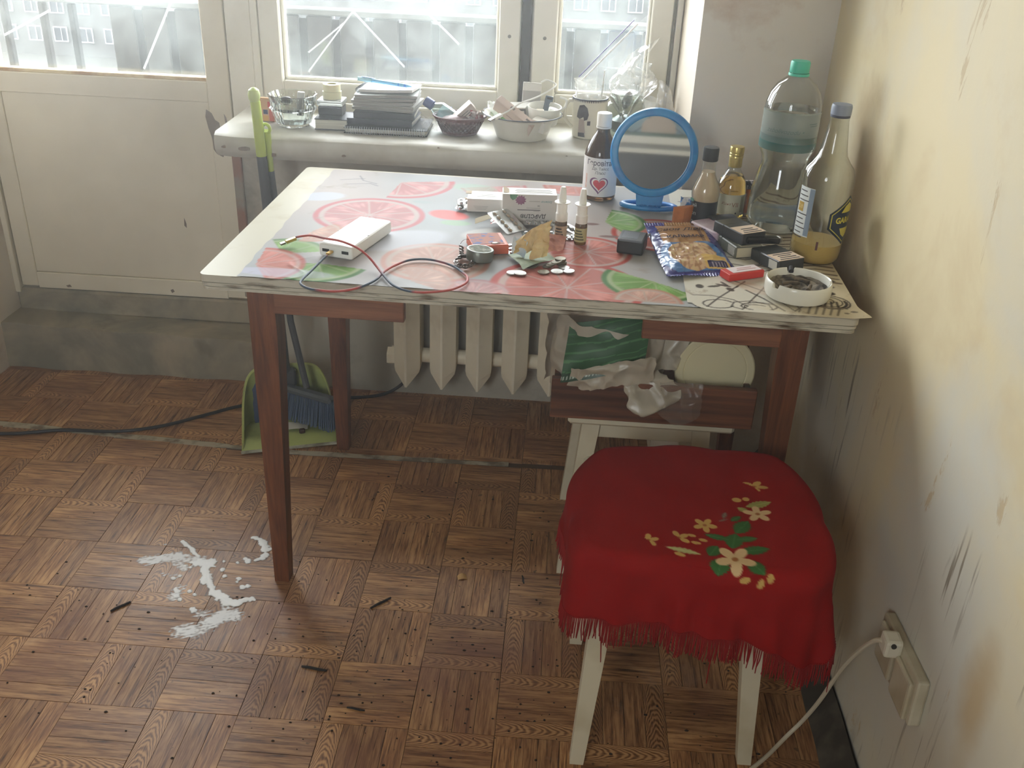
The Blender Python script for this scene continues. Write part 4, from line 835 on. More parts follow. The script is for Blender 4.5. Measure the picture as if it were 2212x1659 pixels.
M().box((0, 0, 0), (0.026, 0.030, 0.030), 0.005, seg=2).build('plug_body', mat('plug_white', (214, 208, 188), 0.45), pl_); M().lathe([(0.004, 0), (0.004, 0.004)], 10, mat=MX((-0.002, -0.013, 0.009), rx=R(90))).build('screw_hole', GAP, pl_)
sm_m, nt, b = newmat('spilled_cream'); o = nt.nodes['Material Output']; tq = N(nt, 'ShaderNodeBsdfTransparent'); ms = N(nt, 'ShaderNodeMixShader'); b.inputs['Base Color'].default_value = (*lin((250, 250, 248)), 1); b.inputs['Roughness'].default_value = 0.5
av = N(nt, 'ShaderNodeAttribute', attribute_name='Col'); sv = N(nt, 'ShaderNodeSeparateColor'); nt.links.new(av.outputs['Color'], sv.inputs[0]); nt.links.new(sv.outputs[0], ms.inputs[0]); nt.links.new(tq.outputs[0], ms.inputs[1]); nt.links.new(b.outputs[0], ms.inputs[2]); nt.links.new(ms.outputs[0], o.inputs[0])
nu, nv = 260, 290
u = np.linspace(0.09, 0.44, nu + 1); v = np.linspace(-0.17, 0.24, nv + 1); UU, VV = np.meshgrid(u, v); X = UU.ravel(); Y = VV.ravel()
e1 = nz(70.0, 1.0); e2 = nz(160.0, 4.0); e3 = np.array([mnoise.noise((x * 45 + y * 30, (y - 0.55 * x) * 190, 2.0)) for x, y in zip(X, Y)]); e4 = nz(28.0, 8.0)
thick = np.full(len(X), -9.0); smear = np.zeros(len(X))
def segd(P):
    d = np.full(len(X), 9.0)
    for (xa, ya), (xb, yb) in zip(P, P[1:]):
        t = np.clip(((X - xa) * (xb - xa) + (Y - ya) * (yb - ya)) / ((xb - xa) ** 2 + (yb - ya) ** 2 + 1e-9), 0, 1); d = np.minimum(d, np.hypot(X - xa - t * (xb - xa), Y - ya - t * (yb - ya)))
    return d
def thickline(P, w): thick[:] = np.maximum(thick, 1 - segd(P) / w)
thickline([(0.186, 0.174), (0.205, 0.160), (0.222, 0.146)], 0.0065); thickline([(0.226, 0.140), (0.240, 0.126)], 0.006); thickline([(0.246, 0.104), (0.272, 0.108)], 0.019); thickline([(0.268, 0.094), (0.283, 0.048)], 0.013); thickline([(0.284, 0.066), (0.300, 0.030), (0.318, 0.010)], 0.0085)
thickline([(0.318, 0.012), (0.345, -0.012), (0.370, -0.016)], 0.014); thickline([(0.370, -0.014), (0.397, 0.004)], 0.010); thickline([(0.340, 0.208), (0.356, 0.203)], 0.008); thickline([(0.362, 0.196), (0.380, 0.168)], 0.012); thickline([(0.384, 0.150), (0.380, 0.136)], 0.009); thickline([(0.374, 0.132), (0.368, 0.128)], 0.006)
for x, y, w_ in ((0.352, 0.124, .009), (0.344, 0.130, .006), (0.306, 0.090, .006), (0.318, 0.068, .005), (0.350, 0.063, .006), (0.377, 0.043, .006), (0.366, 0.036, .007), (0.331, 0.116, .004), (0.350, 0.052, .004), (0.212, 0.048, .006), (0.223, 0.058, .005), (0.250, -0.018, .007), (0.240, -0.006, .008), (0.232, 0.010, .010), (0.262, 0.012, .005), (0.289, -0.045, .008), (0.222, 0.092, .005), (0.30, 0.118, .004), (0.275, 0.002, .004)): thickline([(x, y), (x + 0.002, y - 0.002)], w_)
def smearline(P, w, a): smear[:] = np.maximum(smear, a * np.clip(1.35 * (1 - segd(P) / w), 0, 1))
smearline([(0.130, 0.100), (0.165, 0.112), (0.200, 0.122), (0.250, 0.112)], 0.026, 0.95); smearline([(0.200, 0.100), (0.225, 0.086)], 0.022, 0.7); smearline([(0.292, -0.112), (0.325, -0.092), (0.352, -0.062), (0.378, -0.052)], 0.034, 0.95); smearline([(0.350, -0.060), (0.352, -0.024)], 0.020, 0.8); smearline([(0.300, -0.060), (0.318, -0.052)], 0.018, 0.7); smearline([(0.240, 0.020), (0.236, -0.012)], 0.022, 0.7); smearline([(0.150, 0.160), (0.17, 0.165)], 0.014, 0.4); smearline([(0.19, 0.06), (0.22, 0.055)], 0.014, 0.5)
tk = np.clip((thick + 0.55 * e1 + 0.30 * e2 - 0.10) * 5.0, 0, 1); smr = np.clip((smear * (1.0 + 0.0 * e1) + 0.45 * e3 + 0.35 * e2 + 0.30 * e4 - 0.42) * 2.2, 0, 1) * (smear > 0.02) * 0.85
al = np.maximum(tk, smr); Z = 0.0007 + 0.0024 * np.clip(thick + 0.4 * e1, 0, 1) ** 0.6 * tk
F4 = gridfaces(nu, nv); F4 = F4[al[F4].max(axis=1) > 0.02]; used = np.unique(F4); rm = np.full(len(X), -1); rm[used] = np.arange(len(used))
cmesh('spilled_cream', np.c_[X, Y, Z][used], rm[F4], np.repeat(al[used][:, None], 3, 1), sm_m, label='splash and feathery smears of thick white cream spilled on the parquet by the table leg', cat='spill', kind='stuff')
CH = mat('burnt_match', (44, 40, 38), 0.9)
for lab, (xa, ya), (xb, yb) in (('burnt black match left of the spilled cream', (0.127, -0.069), (0.155, -0.037)), ('burnt black match on the parquet below the table leg', (0.552, -0.182), (0.602, -0.188)), ('short burnt black match lying towards the front of the floor', (0.660, -0.275), (0.694, -0.279)), ('thin dark match under the middle of the table front', (0.651, -0.003), (0.687, 0.035)), ('tiny dark match close to the red scarf fringe', (0.961, 0.140), (0.966, 0.114))):
    L_ = math.hypot(xb - xa, yb - ya); th_ = 0.0035 if L_ > 0.04 else 0.0025
    M().tube([(-L_ / 2, 0, 0), (-L_ / 5, 0.0008, 0), (L_ / 5, -0.0006, 0), (L_ / 2, 0, 0)], [th_ * 0.6, th_ * 0.8, th_ * 0.8, th_ * 0.6], 6).build('burnt_match', CH, None, ((xa + xb) / 2, (ya + yb) / 2, th_ * 0.8), math.atan2(yb - ya, xb - xa), label=lab, cat='match')
cr = M()
for k in range(420):
    x = random.choice((random.uniform(0.45, 1.05), random.uniform(-0.1, 1.5))); y = random.choice((random.uniform(-0.35, 0.1), random.uniform(-0.45, 0.5))); r = random.uniform(0.0008, 0.0026)
    cr.lathe([(r, 0), (r * 0.8, r * 0.5), (0, r * 0.8)], 5, c=(x, y, 0.0004), sx=random.uniform(0.6, 1.8), smooth=False)
tag(cr.build('crumbs', mat('dark_crumbs', (52, 42, 34), 0.9)), 'dark crumbs and grit scattered over the parquet', 'crumbs', kind='stuff')
M().grid(lambda u, v: (-0.010 + 0.02 * u, -0.007 + 0.014 * v, 0.004 * math.sin(PI * u) * (0.6 + v)), 6, 4, thick=0.0005).build('paper_chip', mat('chip_orange', (190, 150, 96), 0.7), None, (0.830, 0.120, 0.0012), 0.3, label='small orange and white chip on the parquet below the table', cat='chip')
# ---------------------------------------------------------------- things on the table
T0 = 0.7522; T1 = 0.7534
INK = mat('print_ink_grey', (70, 68, 70), 0.6); INKD = mat('print_ink_dark', (34, 34, 38), 0.6)
CARD = mat('white_carton', (226, 222, 214), 0.55); CARDG = mat('grey_white_carton', (206, 202, 196), 0.5); KRAFT = mat('carton_inside', (176, 158, 132), 0.8)
WPL = mat('white_plastic', (236, 234, 226), 0.38); BLKP = mat('black_plastic', (32, 32, 34), 0.4)
# power bank and its cable
pb = thing('power_bank', 'white slab power bank with a braided cable plugged into its end', 'power bank', (0.620, 0.136, T0), R(-14.5))
M().box((0, 0, 0.0122), (0.066, 0.168, 0.0244), 0.0055, seg=3, smooth=True).build('shell', mat('powerbank_white', (238, 238, 232), 0.4), pb)
M().box((0, -0.012, 0.02435), (0.0645, 0.0009, 0.0006)).build('seam', mat('fine_grey_line', (168, 168, 164), 0.6), pb)
for x in (-0.019, 0.019): M().box((x, -0.084, 0.0125), (0.0135, 0.0012, 0.0056), 0.0004).build('usb_port', BLKP, pb)
cbl = thing('charging_cable', 'braided blue and red charging cable looping off the front table edge', 'cable', (0, 0, 0))
cpath = [(0.513, 0.114, 0.766), (0.544, 0.094, 0.778), (0.578, 0.073, 0.7815), (0.608, 0.063, 0.7818), (0.643, 0.038, 0.780), (0.665, 0.024, 0.770), (0.682, 0.006, 0.7605), (0.698, -0.021, 0.757), (0.72, -0.058, 0.755), (0.745, -0.079, 0.7545), (0.772, -0.084, 0.7545), (0.798, -0.078, 0.755), (0.823, -0.063, 0.755), (0.841, -0.034, 0.755), (0.842, -0.008, 0.755), (0.833, 0.012, 0.755), (0.813, 0.041, 0.755), (0.788, 0.06, 0.755), (0.761, 0.069, 0.755), (0.734, 0.062, 0.755), (0.715, 0.039, 0.755), (0.699, 0.003, 0.7555), (0.69, -0.04, 0.755), (0.675, -0.072, 0.755), (0.655, -0.092, 0.7545), (0.63, -0.101, 0.754), (0.606, -0.1, 0.754), (0.587, -0.095, 0.754), (0.572, -0.082, 0.755), (0.569, -0.067, 0.756), (0.574, -0.031, 0.757), (0.581, 0.006, 0.760), (0.588, 0.036, 0.7638)]
m, nt, b = newmat('braided_cable'); v_ = coords(nt, (1, 1, 1)); f_ = noise(nt, v_, 9.0, 1); r_ = ramp(nt, f_, [(0.47, lin((58, 74, 92))), (0.53, lin((176, 74, 66)))]); nt.links.new(r_.outputs[0], b.inputs['Base Color']); b.inputs['Roughness'].default_value = 0.6; bump(nt, b, noise(nt, v_, 900, 1), 0.3, 0.0005); BRAID = m
M().tube(smooth_path(cpath, 7), 0.0021, 8).build('braided_cord', BRAID, cbl)
GOLD = mat('gold_metal', (214, 178, 108), 0.3, 0.9); STEEL = mat('steel', (190, 188, 184), 0.28, 1.0)
d_ = Vector((0.513 - 0.489, 0.114 - 0.098, 0.008)); ang = math.atan2(d_.y, d_.x)
M().box((0, 0, 0), (0.020, 0.0085, 0.0055), 0.001).build('plug_shell', GOLD, cbl, (0.5045, 0.1085, 0.7615), (0, R(-13), ang)); M().box((0, 0, 0), (0.010, 0.0085, 0.0034), 0.0004).build('plug_tip', mat('dull_steel', (120, 116, 100), 0.35, 0.9), cbl, (0.4915, 0.0995, 0.7578), (0, R(-13), ang))
M().box((0, 0, 0), (0.0075, 0.016, 0.0045), 0.001).build('plug_shell', GOLD, cbl, (0.5905, 0.0465, 0.7648), R(-14.5))
# carton 1 (open end) and carton 2 (printed, upside down)
b1 = thing('medicine_carton', 'open-ended white medicine carton lying left behind the printed carton', 'box', (0.802, 0.366, T0), R(3))
m = M(); w, d, h = 0.072, 0.056, 0.0268
for c, s in (((w / 2, d / 2, 0.0004), (w, d, 0.0008)), ((w / 2, d / 2, h), (w, d, 0.0008)), ((w / 2, 0.0004, h / 2), (w, 0.0008, h)), ((w / 2, d, h / 2), (w, 0.0008, h)), ((w, d / 2, h / 2), (0.0008, d, h))): m.box(c, s)
m.build('sleeve', CARD, b1); M().grid(lambda u, v: (-0.018 * u - 0.004 * u * u, 0.004 + 0.048 * v, 0.0006 + 0.010 * u * u), 6, 3, thick=0.0006).build('flap', CARD, b1)
M().grid(lambda u, v: (0.0 - 0.006 * u, 0.002 + 0.010 * v * (1 - 0.3 * u), h - 0.002 + 0.002 * u), 4, 2, thick=0.0006).build('flap', KRAFT, b1); M().box((0.001, 0.044, h + 0.001), (0.012, 0.018, 0.0008)).build('flap', KRAFT, b1)
for k in range(3): M().box((0.018 + 0.010, -0.0004, 0.012 - 0.003 * k), (0.03 - 0.004 * k, 0.0004, 0.0006)).build('print_line', mat('faint_print', (176, 172, 166), 0.6), b1)
for k in range(3): M().box((0.040, 0.018 + 0.008 * k, h + 0.0006), (0.042 - 0.008 * k, 0.0016, 0.0004)).build('print_line', mat('faint_print', (176, 172, 166), 0.6), b1)
SIL = mat('foil', (206, 208, 210), 0.25, 0.95); CLR = thin_glass('clear_blister', (240, 242, 240), 0.45, 0.08); PILL = mat('pill_beige', (190, 170, 150), 0.5)
def blister(name, label, loc, rot, w, d, cols, rows, back=SIL, rx=0.0042, ry=0.0066, pill=None, skip=()):
    t = thing(name, label, 'blister pack', loc, rot)
    M().prism(rrect(-w / 2, -d / 2, w / 2, d / 2, 0.004, 3), 0, 0.0005).build('foil_sheet', back, t)
    dome = None
    for i in range(cols):
        for j in range(rows):
            if (i, j) in skip: continue
            p_ = (w * ((i + 0.5) / cols - 0.5) * 0.92, d * ((j + 0.5) / rows - 0.5) * 0.94, 0.0005)
            if dome is None: dome = M().lathe([(1.0, 0), (0.96, 0.0028 / rx * rx / 0.0042 * 0.0), (0.92, 0.0026), (0.7, 0.0036), (0.0, 0.0040)], 14, cap=False, mat=Matrix.Diagonal((rx, ry, 1, 1))).build('pocket', CLR if pill else SIL, t, p_).data
            else: link('pocket', dome, t, p_)
            if pill: M().lathe([(rx * 0.75, 0.0004), (rx * 0.8, 0.0016), (rx * 0.4, 0.0028), (0, 0.003)], 10, sy=ry / rx).build('pill', pill, t, p_)
    return t
blister('blister_pack', 'flat silver blister poking out of the open-ended carton', (0.7925, 0.392, T0 + 0.0125), (R(4), R(-8), R(8)), 0.026, 0.030, 2, 2); blister('blister_pack', 'second silver blister under the flap of the open-ended carton', (0.788, 0.376, T0 + 0.004), (R(3), R(4), R(-10)), 0.020, 0.022, 1, 2)
b2 = thing('medicine_carton', 'larger white carton standing with its printed name upside down', 'box', (0.8775, 0.317, T0), R(5))
w, d, h = 0.1085, 0.046, 0.056; m = M()
m.box((w / 2, d / 2, h / 2), (w, d, h), 0.0008); m.build('carton_body', CARDG, b2)
fr = M()
M().grid(lambda u, v: (-0.004 - 0.050 * u, -0.003 - 0.014 * v - 0.022 * u, 0.006 + 0.012 * (1 - u) + 0.006 * (1 - v) * math.sin(2 * u)), 10, 4, thick=0.0006).build('end_flap', mat('cream_card_flap', (214, 204, 178), 0.7), b2)
M().grid(lambda u, v: (0.002 + 0.011 * u, 0.010 + 0.034 * v * (1 - 0.2 * u), h + 0.0012 * (1 - u) + 0.003 * (1 - u) * v), 4, 4, thick=0.0006).build('end_flap', KRAFT, b2)
UPS = lambda x, z: MX((x, -0.00045, z), rx=R(90)) @ Matrix.Rotation(PI, 4, 'Z')
text('ДАРСІЛ®', 0.0108, INK, b2, UPS(0.062, 0.0125), bold=0.0002)
for z, w_, x in ((0.0245, 0.046, 0.053), (0.0285, 0.028, 0.062), (0.0225, 0.012, 0.068)): M().box((x, -0.0002, z), (w_, 0.0003, 0.0013)).build('print_line', INK if w_ > 0.03 else mat('faint_print', (176, 172, 166), 0.6), b2)
text('30', 0.005, INK, b2, UPS(0.0725, 0.0335)); text('Дарниця', 0.0052, mat('teal_print', (90, 140, 140), 0.6), b2, UPS(0.088, 0.042)); M().box((0.064, -0.0002, 0.0425), (0.022, 0.0003, 0.0016)).build('print_line', mat('faint_print', (176, 172, 166), 0.6), b2)
def vstand(poly, m_, par, nm, y=-0.0003): M().prism(poly, 0, 0.0003).build(nm, m_, par).matrix_local = MX((0, y, 0), rx=R(90))
th_ = [(0.036 + 0.0115 * math.cos(a) * (1 if k % 2 else 0.72), 0.0445 + 0.0105 * math.sin(a) * (1 if k % 2 else 0.72)) for k, a in enumerate([2 * PI * i / 22 for i in range(22)])]
vstand([p for p in th_ if p[1] < 0.0555], mat('thistle_purple', (134, 82, 112), 0.6), b2, 'flower_print'); vstand([(0.014, 0.0555), (0.030, 0.0555), (0.026, 0.047), (0.020, 0.044), (0.015, 0.049)], mat('leaf_print_green', (96, 138, 108), 0.6), b2, 'leaf_print', -0.0006)
for k in range(4): M().box((0.062, 0.012 + 0.007 * k, h + 0.0002), (0.075 - 0.006 * (k % 2), 0.0022, 0.0003)).build('print_line', mat('faint_print', (176, 172, 166), 0.6), b2)
def lean(name, label, p0, p1, top, n, **kw):
    p0, p1, top = Vector(p0), Vector(p1), Vector(top); x = (p1 - p0); w = x.length; x.normalize(); mid = (p0 + p1) / 2; y = top - mid; y -= x * y.dot(x); d = y.length; y.normalize(); z = x.cross(y)
    t = blister(name, label, (0, 0, 0), 0, w, d, *n, **kw); mm = Matrix.Identity(4)
    for i in range(3): mm[i][0], mm[i][1], mm[i][2], mm[i][3] = x[i], y[i], z[i], (mid + y * d / 2)[i]
    t.rotation_euler = mm.to_euler(); t.location = mm.translation; return t
lean('blister_pack', 'clear blister pack with beige capsules leaning on the printed carton', (0.893, 0.236, T0 + 0.0005), (0.931, 0.272, T0 + 0.0005), (0.880, 0.312, T0 + 0.026), (2, 5), pill=PILL, back=film('blister_clear_back', (222, 224, 224), 0.55, rough=0.2, transl=0.3, gloss=0.3))
blister('blister_pack', 'grey foil blister lying at the foot of the printed carton', (0.951, 0.298, T0 + 0.006), (R(-6), R(2), R(12)), 0.060, 0.036, 4, 2, back=mat('grey_foil', (172, 174, 172), 0.4, 0.5))
blister('blister_pack', 'dark green-grey blister lying below the grey foil blister', (0.955, 0.246, T0), (0, 0, R(9)), 0.066, 0.040, 5, 2, back=mat('dark_foil', (108, 114, 110), 0.35, 0.5))
fo = thing('foil_scrap', 'crumpled foil scrap with red print beside the leaning blister', 'foil', (0.868, 0.285, T0))
crumple(16, 12, lambda u, v: (-0.010 + 0.022 * u, -0.014 + 0.028 * v, 0.007 + 0.004 * math.sin(3 * u + 2 * v)), 0.004, 90, 2.0).build('foil_skin', mat('red_print_foil', (212, 208, 206), 0.3, 0.5, rgb2=(176, 64, 44), ns=160, lo=0.5, hi=0.56), fo, sharp=70)
ob = thing('pill_box', 'flat orange and pink pill box with an oval thumb hole', 'box', (0.862, 0.152, T0), R(17))
OBM = mat('orange_carton', (206, 96, 60), 0.5)
M().box((0, 0, 0.009), (0.066, 0.068, 0.018), 0.001).build('carton_body', OBM, ob)
M().box((-0.003, 0.003, 0.0182), (0.058, 0.060, 0.0006)).build('top_print', mat('pink_print', (186, 140, 128), 0.8, spec=0.1, rgb2=(120, 132, 172), sc=(1, 1.4, 1), ns=70, lo=0.5, hi=0.62), ob)
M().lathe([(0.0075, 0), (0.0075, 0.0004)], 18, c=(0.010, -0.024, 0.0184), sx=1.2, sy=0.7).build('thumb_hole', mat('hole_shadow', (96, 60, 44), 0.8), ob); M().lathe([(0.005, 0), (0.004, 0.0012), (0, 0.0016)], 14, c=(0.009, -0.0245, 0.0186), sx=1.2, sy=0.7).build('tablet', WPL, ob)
blister('blister_pack', 'silver blister with one big oval pocket beside the orange pill box', (0.912, 0.153, T0), (0, 0, R(12)), 0.030, 0.060, 1, 3, rx=0.011, ry=0.0075)
tin = thing('round_tin', 'small round silver tin with an olive lid label beside the bracelet', 'tin', (0.853, 0.088, T0 + 0.001), (R(-3), R(4), 0))
TIN = mat('brushed_tin', (116, 120, 112), 0.4, 0.7)
M().lathe([(0.0225, 0), (0.0240, 0.0015), (0.0240, 0.010)], 40).build('tin_body', TIN, tin); M().lathe([(0.0247, 0.0095), (0.0249, 0.019), (0.0240, 0.0206), (0.0215, 0.0206), (0.0208, 0.0198), (0, 0.0198)], 40).build('lid', TIN, tin)
M().lathe([(0.0200, 0.0199), (0.0200, 0.0202), (0, 0.0202)], 36).build('lid_label', mat('olive_label', (78, 80, 54), 0.65, spec=0.15, rgb2=(130, 130, 108), ns=120, lo=0.5, hi=0.6), tin)
br = M()
def linkring(c, a, r=0.0042, tilt=0.0):
    mm = MX(c, rz=a) @ Matrix.Rotation(tilt, 4, 'X'); P = [tuple(mm @ Vector((r * 1.35 * math.cos(t), r * 0.8 * math.sin(t), 0))) for t in [2 * PI * i / 12 for i in range(12)]]; br.tube(P, 0.0015, 6, True)
for k in range(19): a = 2 * PI * k / 19; linkring((0.829 + 0.0155 * math.cos(a), 0.066 + 0.0260 * math.sin(a), T0 + 0.0048), a + PI / 2, tilt=R(70) if k % 2 else R(20))
for k in range(6): t = k / 5; linkring((0.820 - 0.004 * t, 0.094 + 0.036 * t, T0 + 0.004 + 0.004 * (k % 2)), R(100) + 0.5 * (k % 2), tilt=R(60) if k % 2 else R(15))
br.tube(smooth_path([(0.816, 0.126, T0 + 0.004), (0.814, 0.140, T0 + 0.012), (0.824, 0.152, T0 + 0.016), (0.838, 0.150, T0 + 0.008)], 5), 0.0005, 5)
tag(br.build('chain_bracelet', mat('dark_steel_chain', (104, 96, 92), 0.3, 0.9)), 'heavy dark metal chain bracelet coiled left of the round tin', 'bracelet')
# money
def note(label, P, m_, amp=0.004, fr=30, sd=1.0, nu=26, nv=18):
    t = thing('banknote', label, 'banknote', (0, 0, 0)); P = [Vector(p) for p in P]
    crumple(nu, nv, lambda u, v: tuple((P[0] * (1 - u) + P[1] * u) * (1 - v) + (P[3] * (1 - u) + P[2] * u) * v + Vector((0, 0, 0.002 * math.sin(5 * u + 4 * v)))), amp, fr, sd).build('paper', m_, t, sharp=80); return t
note('greenish banknote lying flat under the crumpled yellow paper', [(0.935, 0.044, T0 + 0.004), (0.990, 0.108, T0 + 0.005), (0.958, 0.150, T0 + 0.006), (0.902, 0.114, T0 + 0.006)], mat('green_note', (156, 166, 140), 0.7, rgb2=(124, 140, 116), ns=60), 0.002, 30, 3)
note('pinkish crumpled banknote between the yellow paper and the nasal sprays', [(0.975, 0.130, T0 + 0.004), (1.002, 0.160, T0 + 0.004), (1.008, 0.206, T0 + 0.012), (0.975, 0.190, T0 + 0.026)], mat('pink_note', (206, 146, 130), 0.7, rgb2=(180, 120, 110), ns=70), 0.003, 40, 5)
note('white and blue torn paper tucked against the yellow crumpled paper', [(0.908, 0.112, T0 + 0.010), (0.935, 0.098, T0 + 0.006), (0.938, 0.118, T0 + 0.030), (0.910, 0.132, T0 + 0.034)], mat('pale_paper', (214, 218, 220), 0.7, rgb2=(170, 190, 204), ns=50), 0.004, 50, 2)
yp = thing('crumpled_paper', 'yellow crumpled paper standing up on the heap of banknotes', 'paper', (0, 0, 0)); YPM = mat('yellow_paper', (222, 196, 140), 0.75, rgb2=(206, 170, 120), ns=40)
crumple(30, 26, lambda u, v: (0.912 + 0.062 * u + 0.004 * v, 0.104 + 0.012 * u + 0.018 * v, T0 + 0.008 + (0.018 + 0.034 * u ** 0.9) * v + 0.004 * u), 0.010, 46, 7).build('paper', YPM, yp, sharp=80)
crumple(20, 22, lambda u, v: (0.974 - 0.030 * u + 0.003 * v, 0.106 - 0.014 * u + 0.026 * v, T0 + 0.006 + 0.048 * v * (1 - 0.5 * u)), 0.007, 50, 9).build('paper_fold', YPM, yp, sharp=80)
COIN = M().lathe([(0.0095, 0), (0.0102, 0.0003), (0.0102, 0.0015), (0.0096, 0.0018), (0.0088, 0.0016), (0, 0.0016)], 28)
CS = mat('silver_coin', (168, 166, 160), 0.38, 0.85, bmp=0.3, ns=260); CD = mat('tarnished_coin', (122, 116, 100), 0.45, 0.8, bmp=0.3, ns=260)
c0 = None
def coin(x, y, z, m_, rx=0, ry=0, label=None, group=None, s=1.0):
    global c0
    if c0 is None: c0 = {}
    if m_.name not in c0: o = COIN.build('coin', m_, None, (x, y, z), (rx, ry, 0)); c0[m_.name] = o.data
    else: o = link('coin', c0[m_.name], None, (x, y, z), (rx, ry, 0))
    o.scale = (s, s, 1); tag(o, label, 'coin', group or 'loose coins on the table'); return o
coin(1.0065, 0.0735, T0, CS, label='shiny silver coin at the back of the trio of bright coins'); coin(0.9945, 0.053, T0, CS, s=1.12, label='shiny silver coin at the left of the bright trio'); coin(1.0155, 0.0545, T0 + 0.0012, CS, ry=R(-4), label='shiny silver coin at the right of the bright trio')
coin(0.971, 0.0465, T0, CD, s=1.05, label='single dull coin lying alone in front of the banknotes'); coin(0.930, 0.032, T0 + 0.001, CS, ry=R(4), s=1.12, label='bright coin overlapping another at the left end'); coin(0.9165, 0.034, T0, CS, label='coin half hidden under its bright neighbour at the left end')
for k in range(6): coin(1.001 + random.uniform(-0.002, 0.002) - 0.0008 * k, 0.093 + random.uniform(-0.002, 0.002), T0 + 0.0019 * k, CD, label=['lowest', 'second', 'third', 'fourth', 'fifth', 'topmost'][k] + ' tarnished coin from the bottom of the upright pile', group='pile of tarnished coins')
for k in range(4): coin(0.978 + 0.005 * k, 0.077 + 0.0025 * k, T0 + 0.0005 + 0.0021 * k, CD, ry=R(-16), label=['leftmost', 'second', 'third', 'rightmost'][k] + ' tarnished coin of the slanting row leaning on the upright pile', group='pile of tarnished coins')
coin(0.9465, 0.073, T0 + 0.003, CD, rx=R(8), s=1.4, label='large dark coin under the front edge of the green banknote')
# nasal sprays
AMB = mat('brown_amber_glass', (92, 62, 24), 0.12, rgb2=(120, 90, 40), ns=8, trans=0.35, spec=0.7)
def spray(label, x, y, lab_rgb, ink, k):
    t = thing('nasal_spray', label, 'spray bottle', (x, y, T0)); r = 0.0118
    M().lathe([(r - 0.001, 0), (r, 0.001), (r, 0.036), (r - 0.001, 0.040), (0.0095, 0.042)], 26).build('bottle', AMB, t)
    band(r, R(-165), R(-15), 0.006, 0.033, off=0.0002).build('label', mat('spray_label_%d' % k, lab_rgb, 0.5), t)
    for q in range(4): band(r, R(-150 + 10 * (q % 2)), R(-60 - 8 * q), 0.010 + 0.0055 * q, 0.0125 + 0.0055 * q, off=0.0004).build('print_line', ink, t)
    M().lathe([(0.0108, 0.041), (0.0112, 0.043), (0.0112, 0.056), (0.0100, 0.0575), (0.0095, 0.060), (0.0098, 0.075), (0.0100, 0.0765)], 28).build('collar', WPL, t)
    M().lathe([(0.0145, 0.0760), (0.0150, 0.0768), (0.0145, 0.0780), (0.0072, 0.0785), (0.0066, 0.090), (0.0052, 0.1045), (0.0040, 0.1065), (0.0, 0.1072)], 28).build('nozzle', WPL, t)
spray('nasal spray bottle beside the printed carton, with a beige label', 0.9965, 0.2165, (196, 176, 148), INKD, 1); spray('nasal spray bottle standing alone to the right, with a yellow-banded label', 1.0345, 0.210, (176, 168, 120), mat('olive_print', (64, 66, 36), 0.6), 2)
blister('blister_pack', 'empty crushed blister behind the two nasal sprays', (1.018, 0.285, T0 + 0.002), (R(10), R(-6), R(50)), 0.022, 0.040, 1, 3); blister('blister_pack', 'small foil blister end lying between the two nasal sprays', (1.017, 0.238, T0), (0, 0, R(20)), 0.022, 0.022, 2, 2)
# syrup bottle
sy = thing('syrup_bottle', 'tall brown syrup bottle with white heart label and white cap', 'bottle', (1.074, 0.523, T0)); r = 0.0362
SYG = mat('syrup_brown_glass', (84, 56, 34), 0.08, trans=0.55, spec=0.6, rgb2=(104, 76, 46), ns=6)
M().lathe([(r - 0.004, 0), (r - 0.001, 0.002), (r, 0.005), (r, 0.094), (r - 0.0015, 0.102), (r - 0.006, 0.114), (0.022, 0.130), (0.0155, 0.140), (0.0135, 0.148), (0.0135, 0.158)], 44).build('bottle', SYG, sy)
M().lathe([(0.0155, 0.150), (0.0160, 0.1505), (0.0160, 0.1535)], 36).build('cap_ring', WPL, sy)
M().lathe([(0.0157, 0.1545), (0.0157, 0.178), (0.0148, 0.181), (0.012, 0.182), (0, 0.182)], 72, wob=lambda a, z: 1.0 + (0.012 if z < 0.179 else 0) * (1 if int(a / (2 * PI) * 72 + 0.5) % 2 else -1)).build('cap', WPL, sy)
band(r, R(-178), R(0), 0.010, 0.093, 36, off=0.0003).build('label', mat('syrup_label', (232, 230, 228), 0.4), sy)
A0 = R(-92); text('Геровітал', 0.0150, mat('label_grey_ink', (84, 84, 92), 0.5), sy, None, wrap=(r + 0.0006, A0, 0.082), bold=0.0002, sx=0.92)
text('Др. Тайсс', 0.0078, INK, sy, None, wrap=(r + 0.0006, A0, 0.0705)); text('Плюс', 0.0086, mat('label_grey_ink', (84, 84, 92), 0.5), sy, None, wrap=(r + 0.0006, A0, 0.0615), shear=0.25)
def heart(sc, cx, cy): return [(cx + sc * (16 * math.sin(t) ** 3) / 17, cy + sc * (13 * math.cos(t) - 5 * math.cos(2 * t) - 2 * math.cos(3 * t) - math.cos(4 * t)) / 17) for t in [2 * PI * i / 40 for i in range(40)]]
def wrapflat(poly, off, m_, nm):
    b_ = bmesh.new(); f = b_.faces.new([b_.verts.new((x, y, 0)) for x, y in poly]); f.normal_update()
    if f.normal.z < 0: f.normal_flip()
    bmesh.ops.triangulate(b_, faces=b_.faces[:]); bmesh.ops.subdivide_edges(b_, edges=[e for e in b_.edges if e.calc_length() > 0.006], cuts=2)
    mm = M(); mm.bm(b_); mm.V = [((r + off) * math.cos(A0 + x / r), (r + off) * math.sin(A0 + x / r), y) for x, y, z in mm.V]; mm.build(nm, m_, sy)
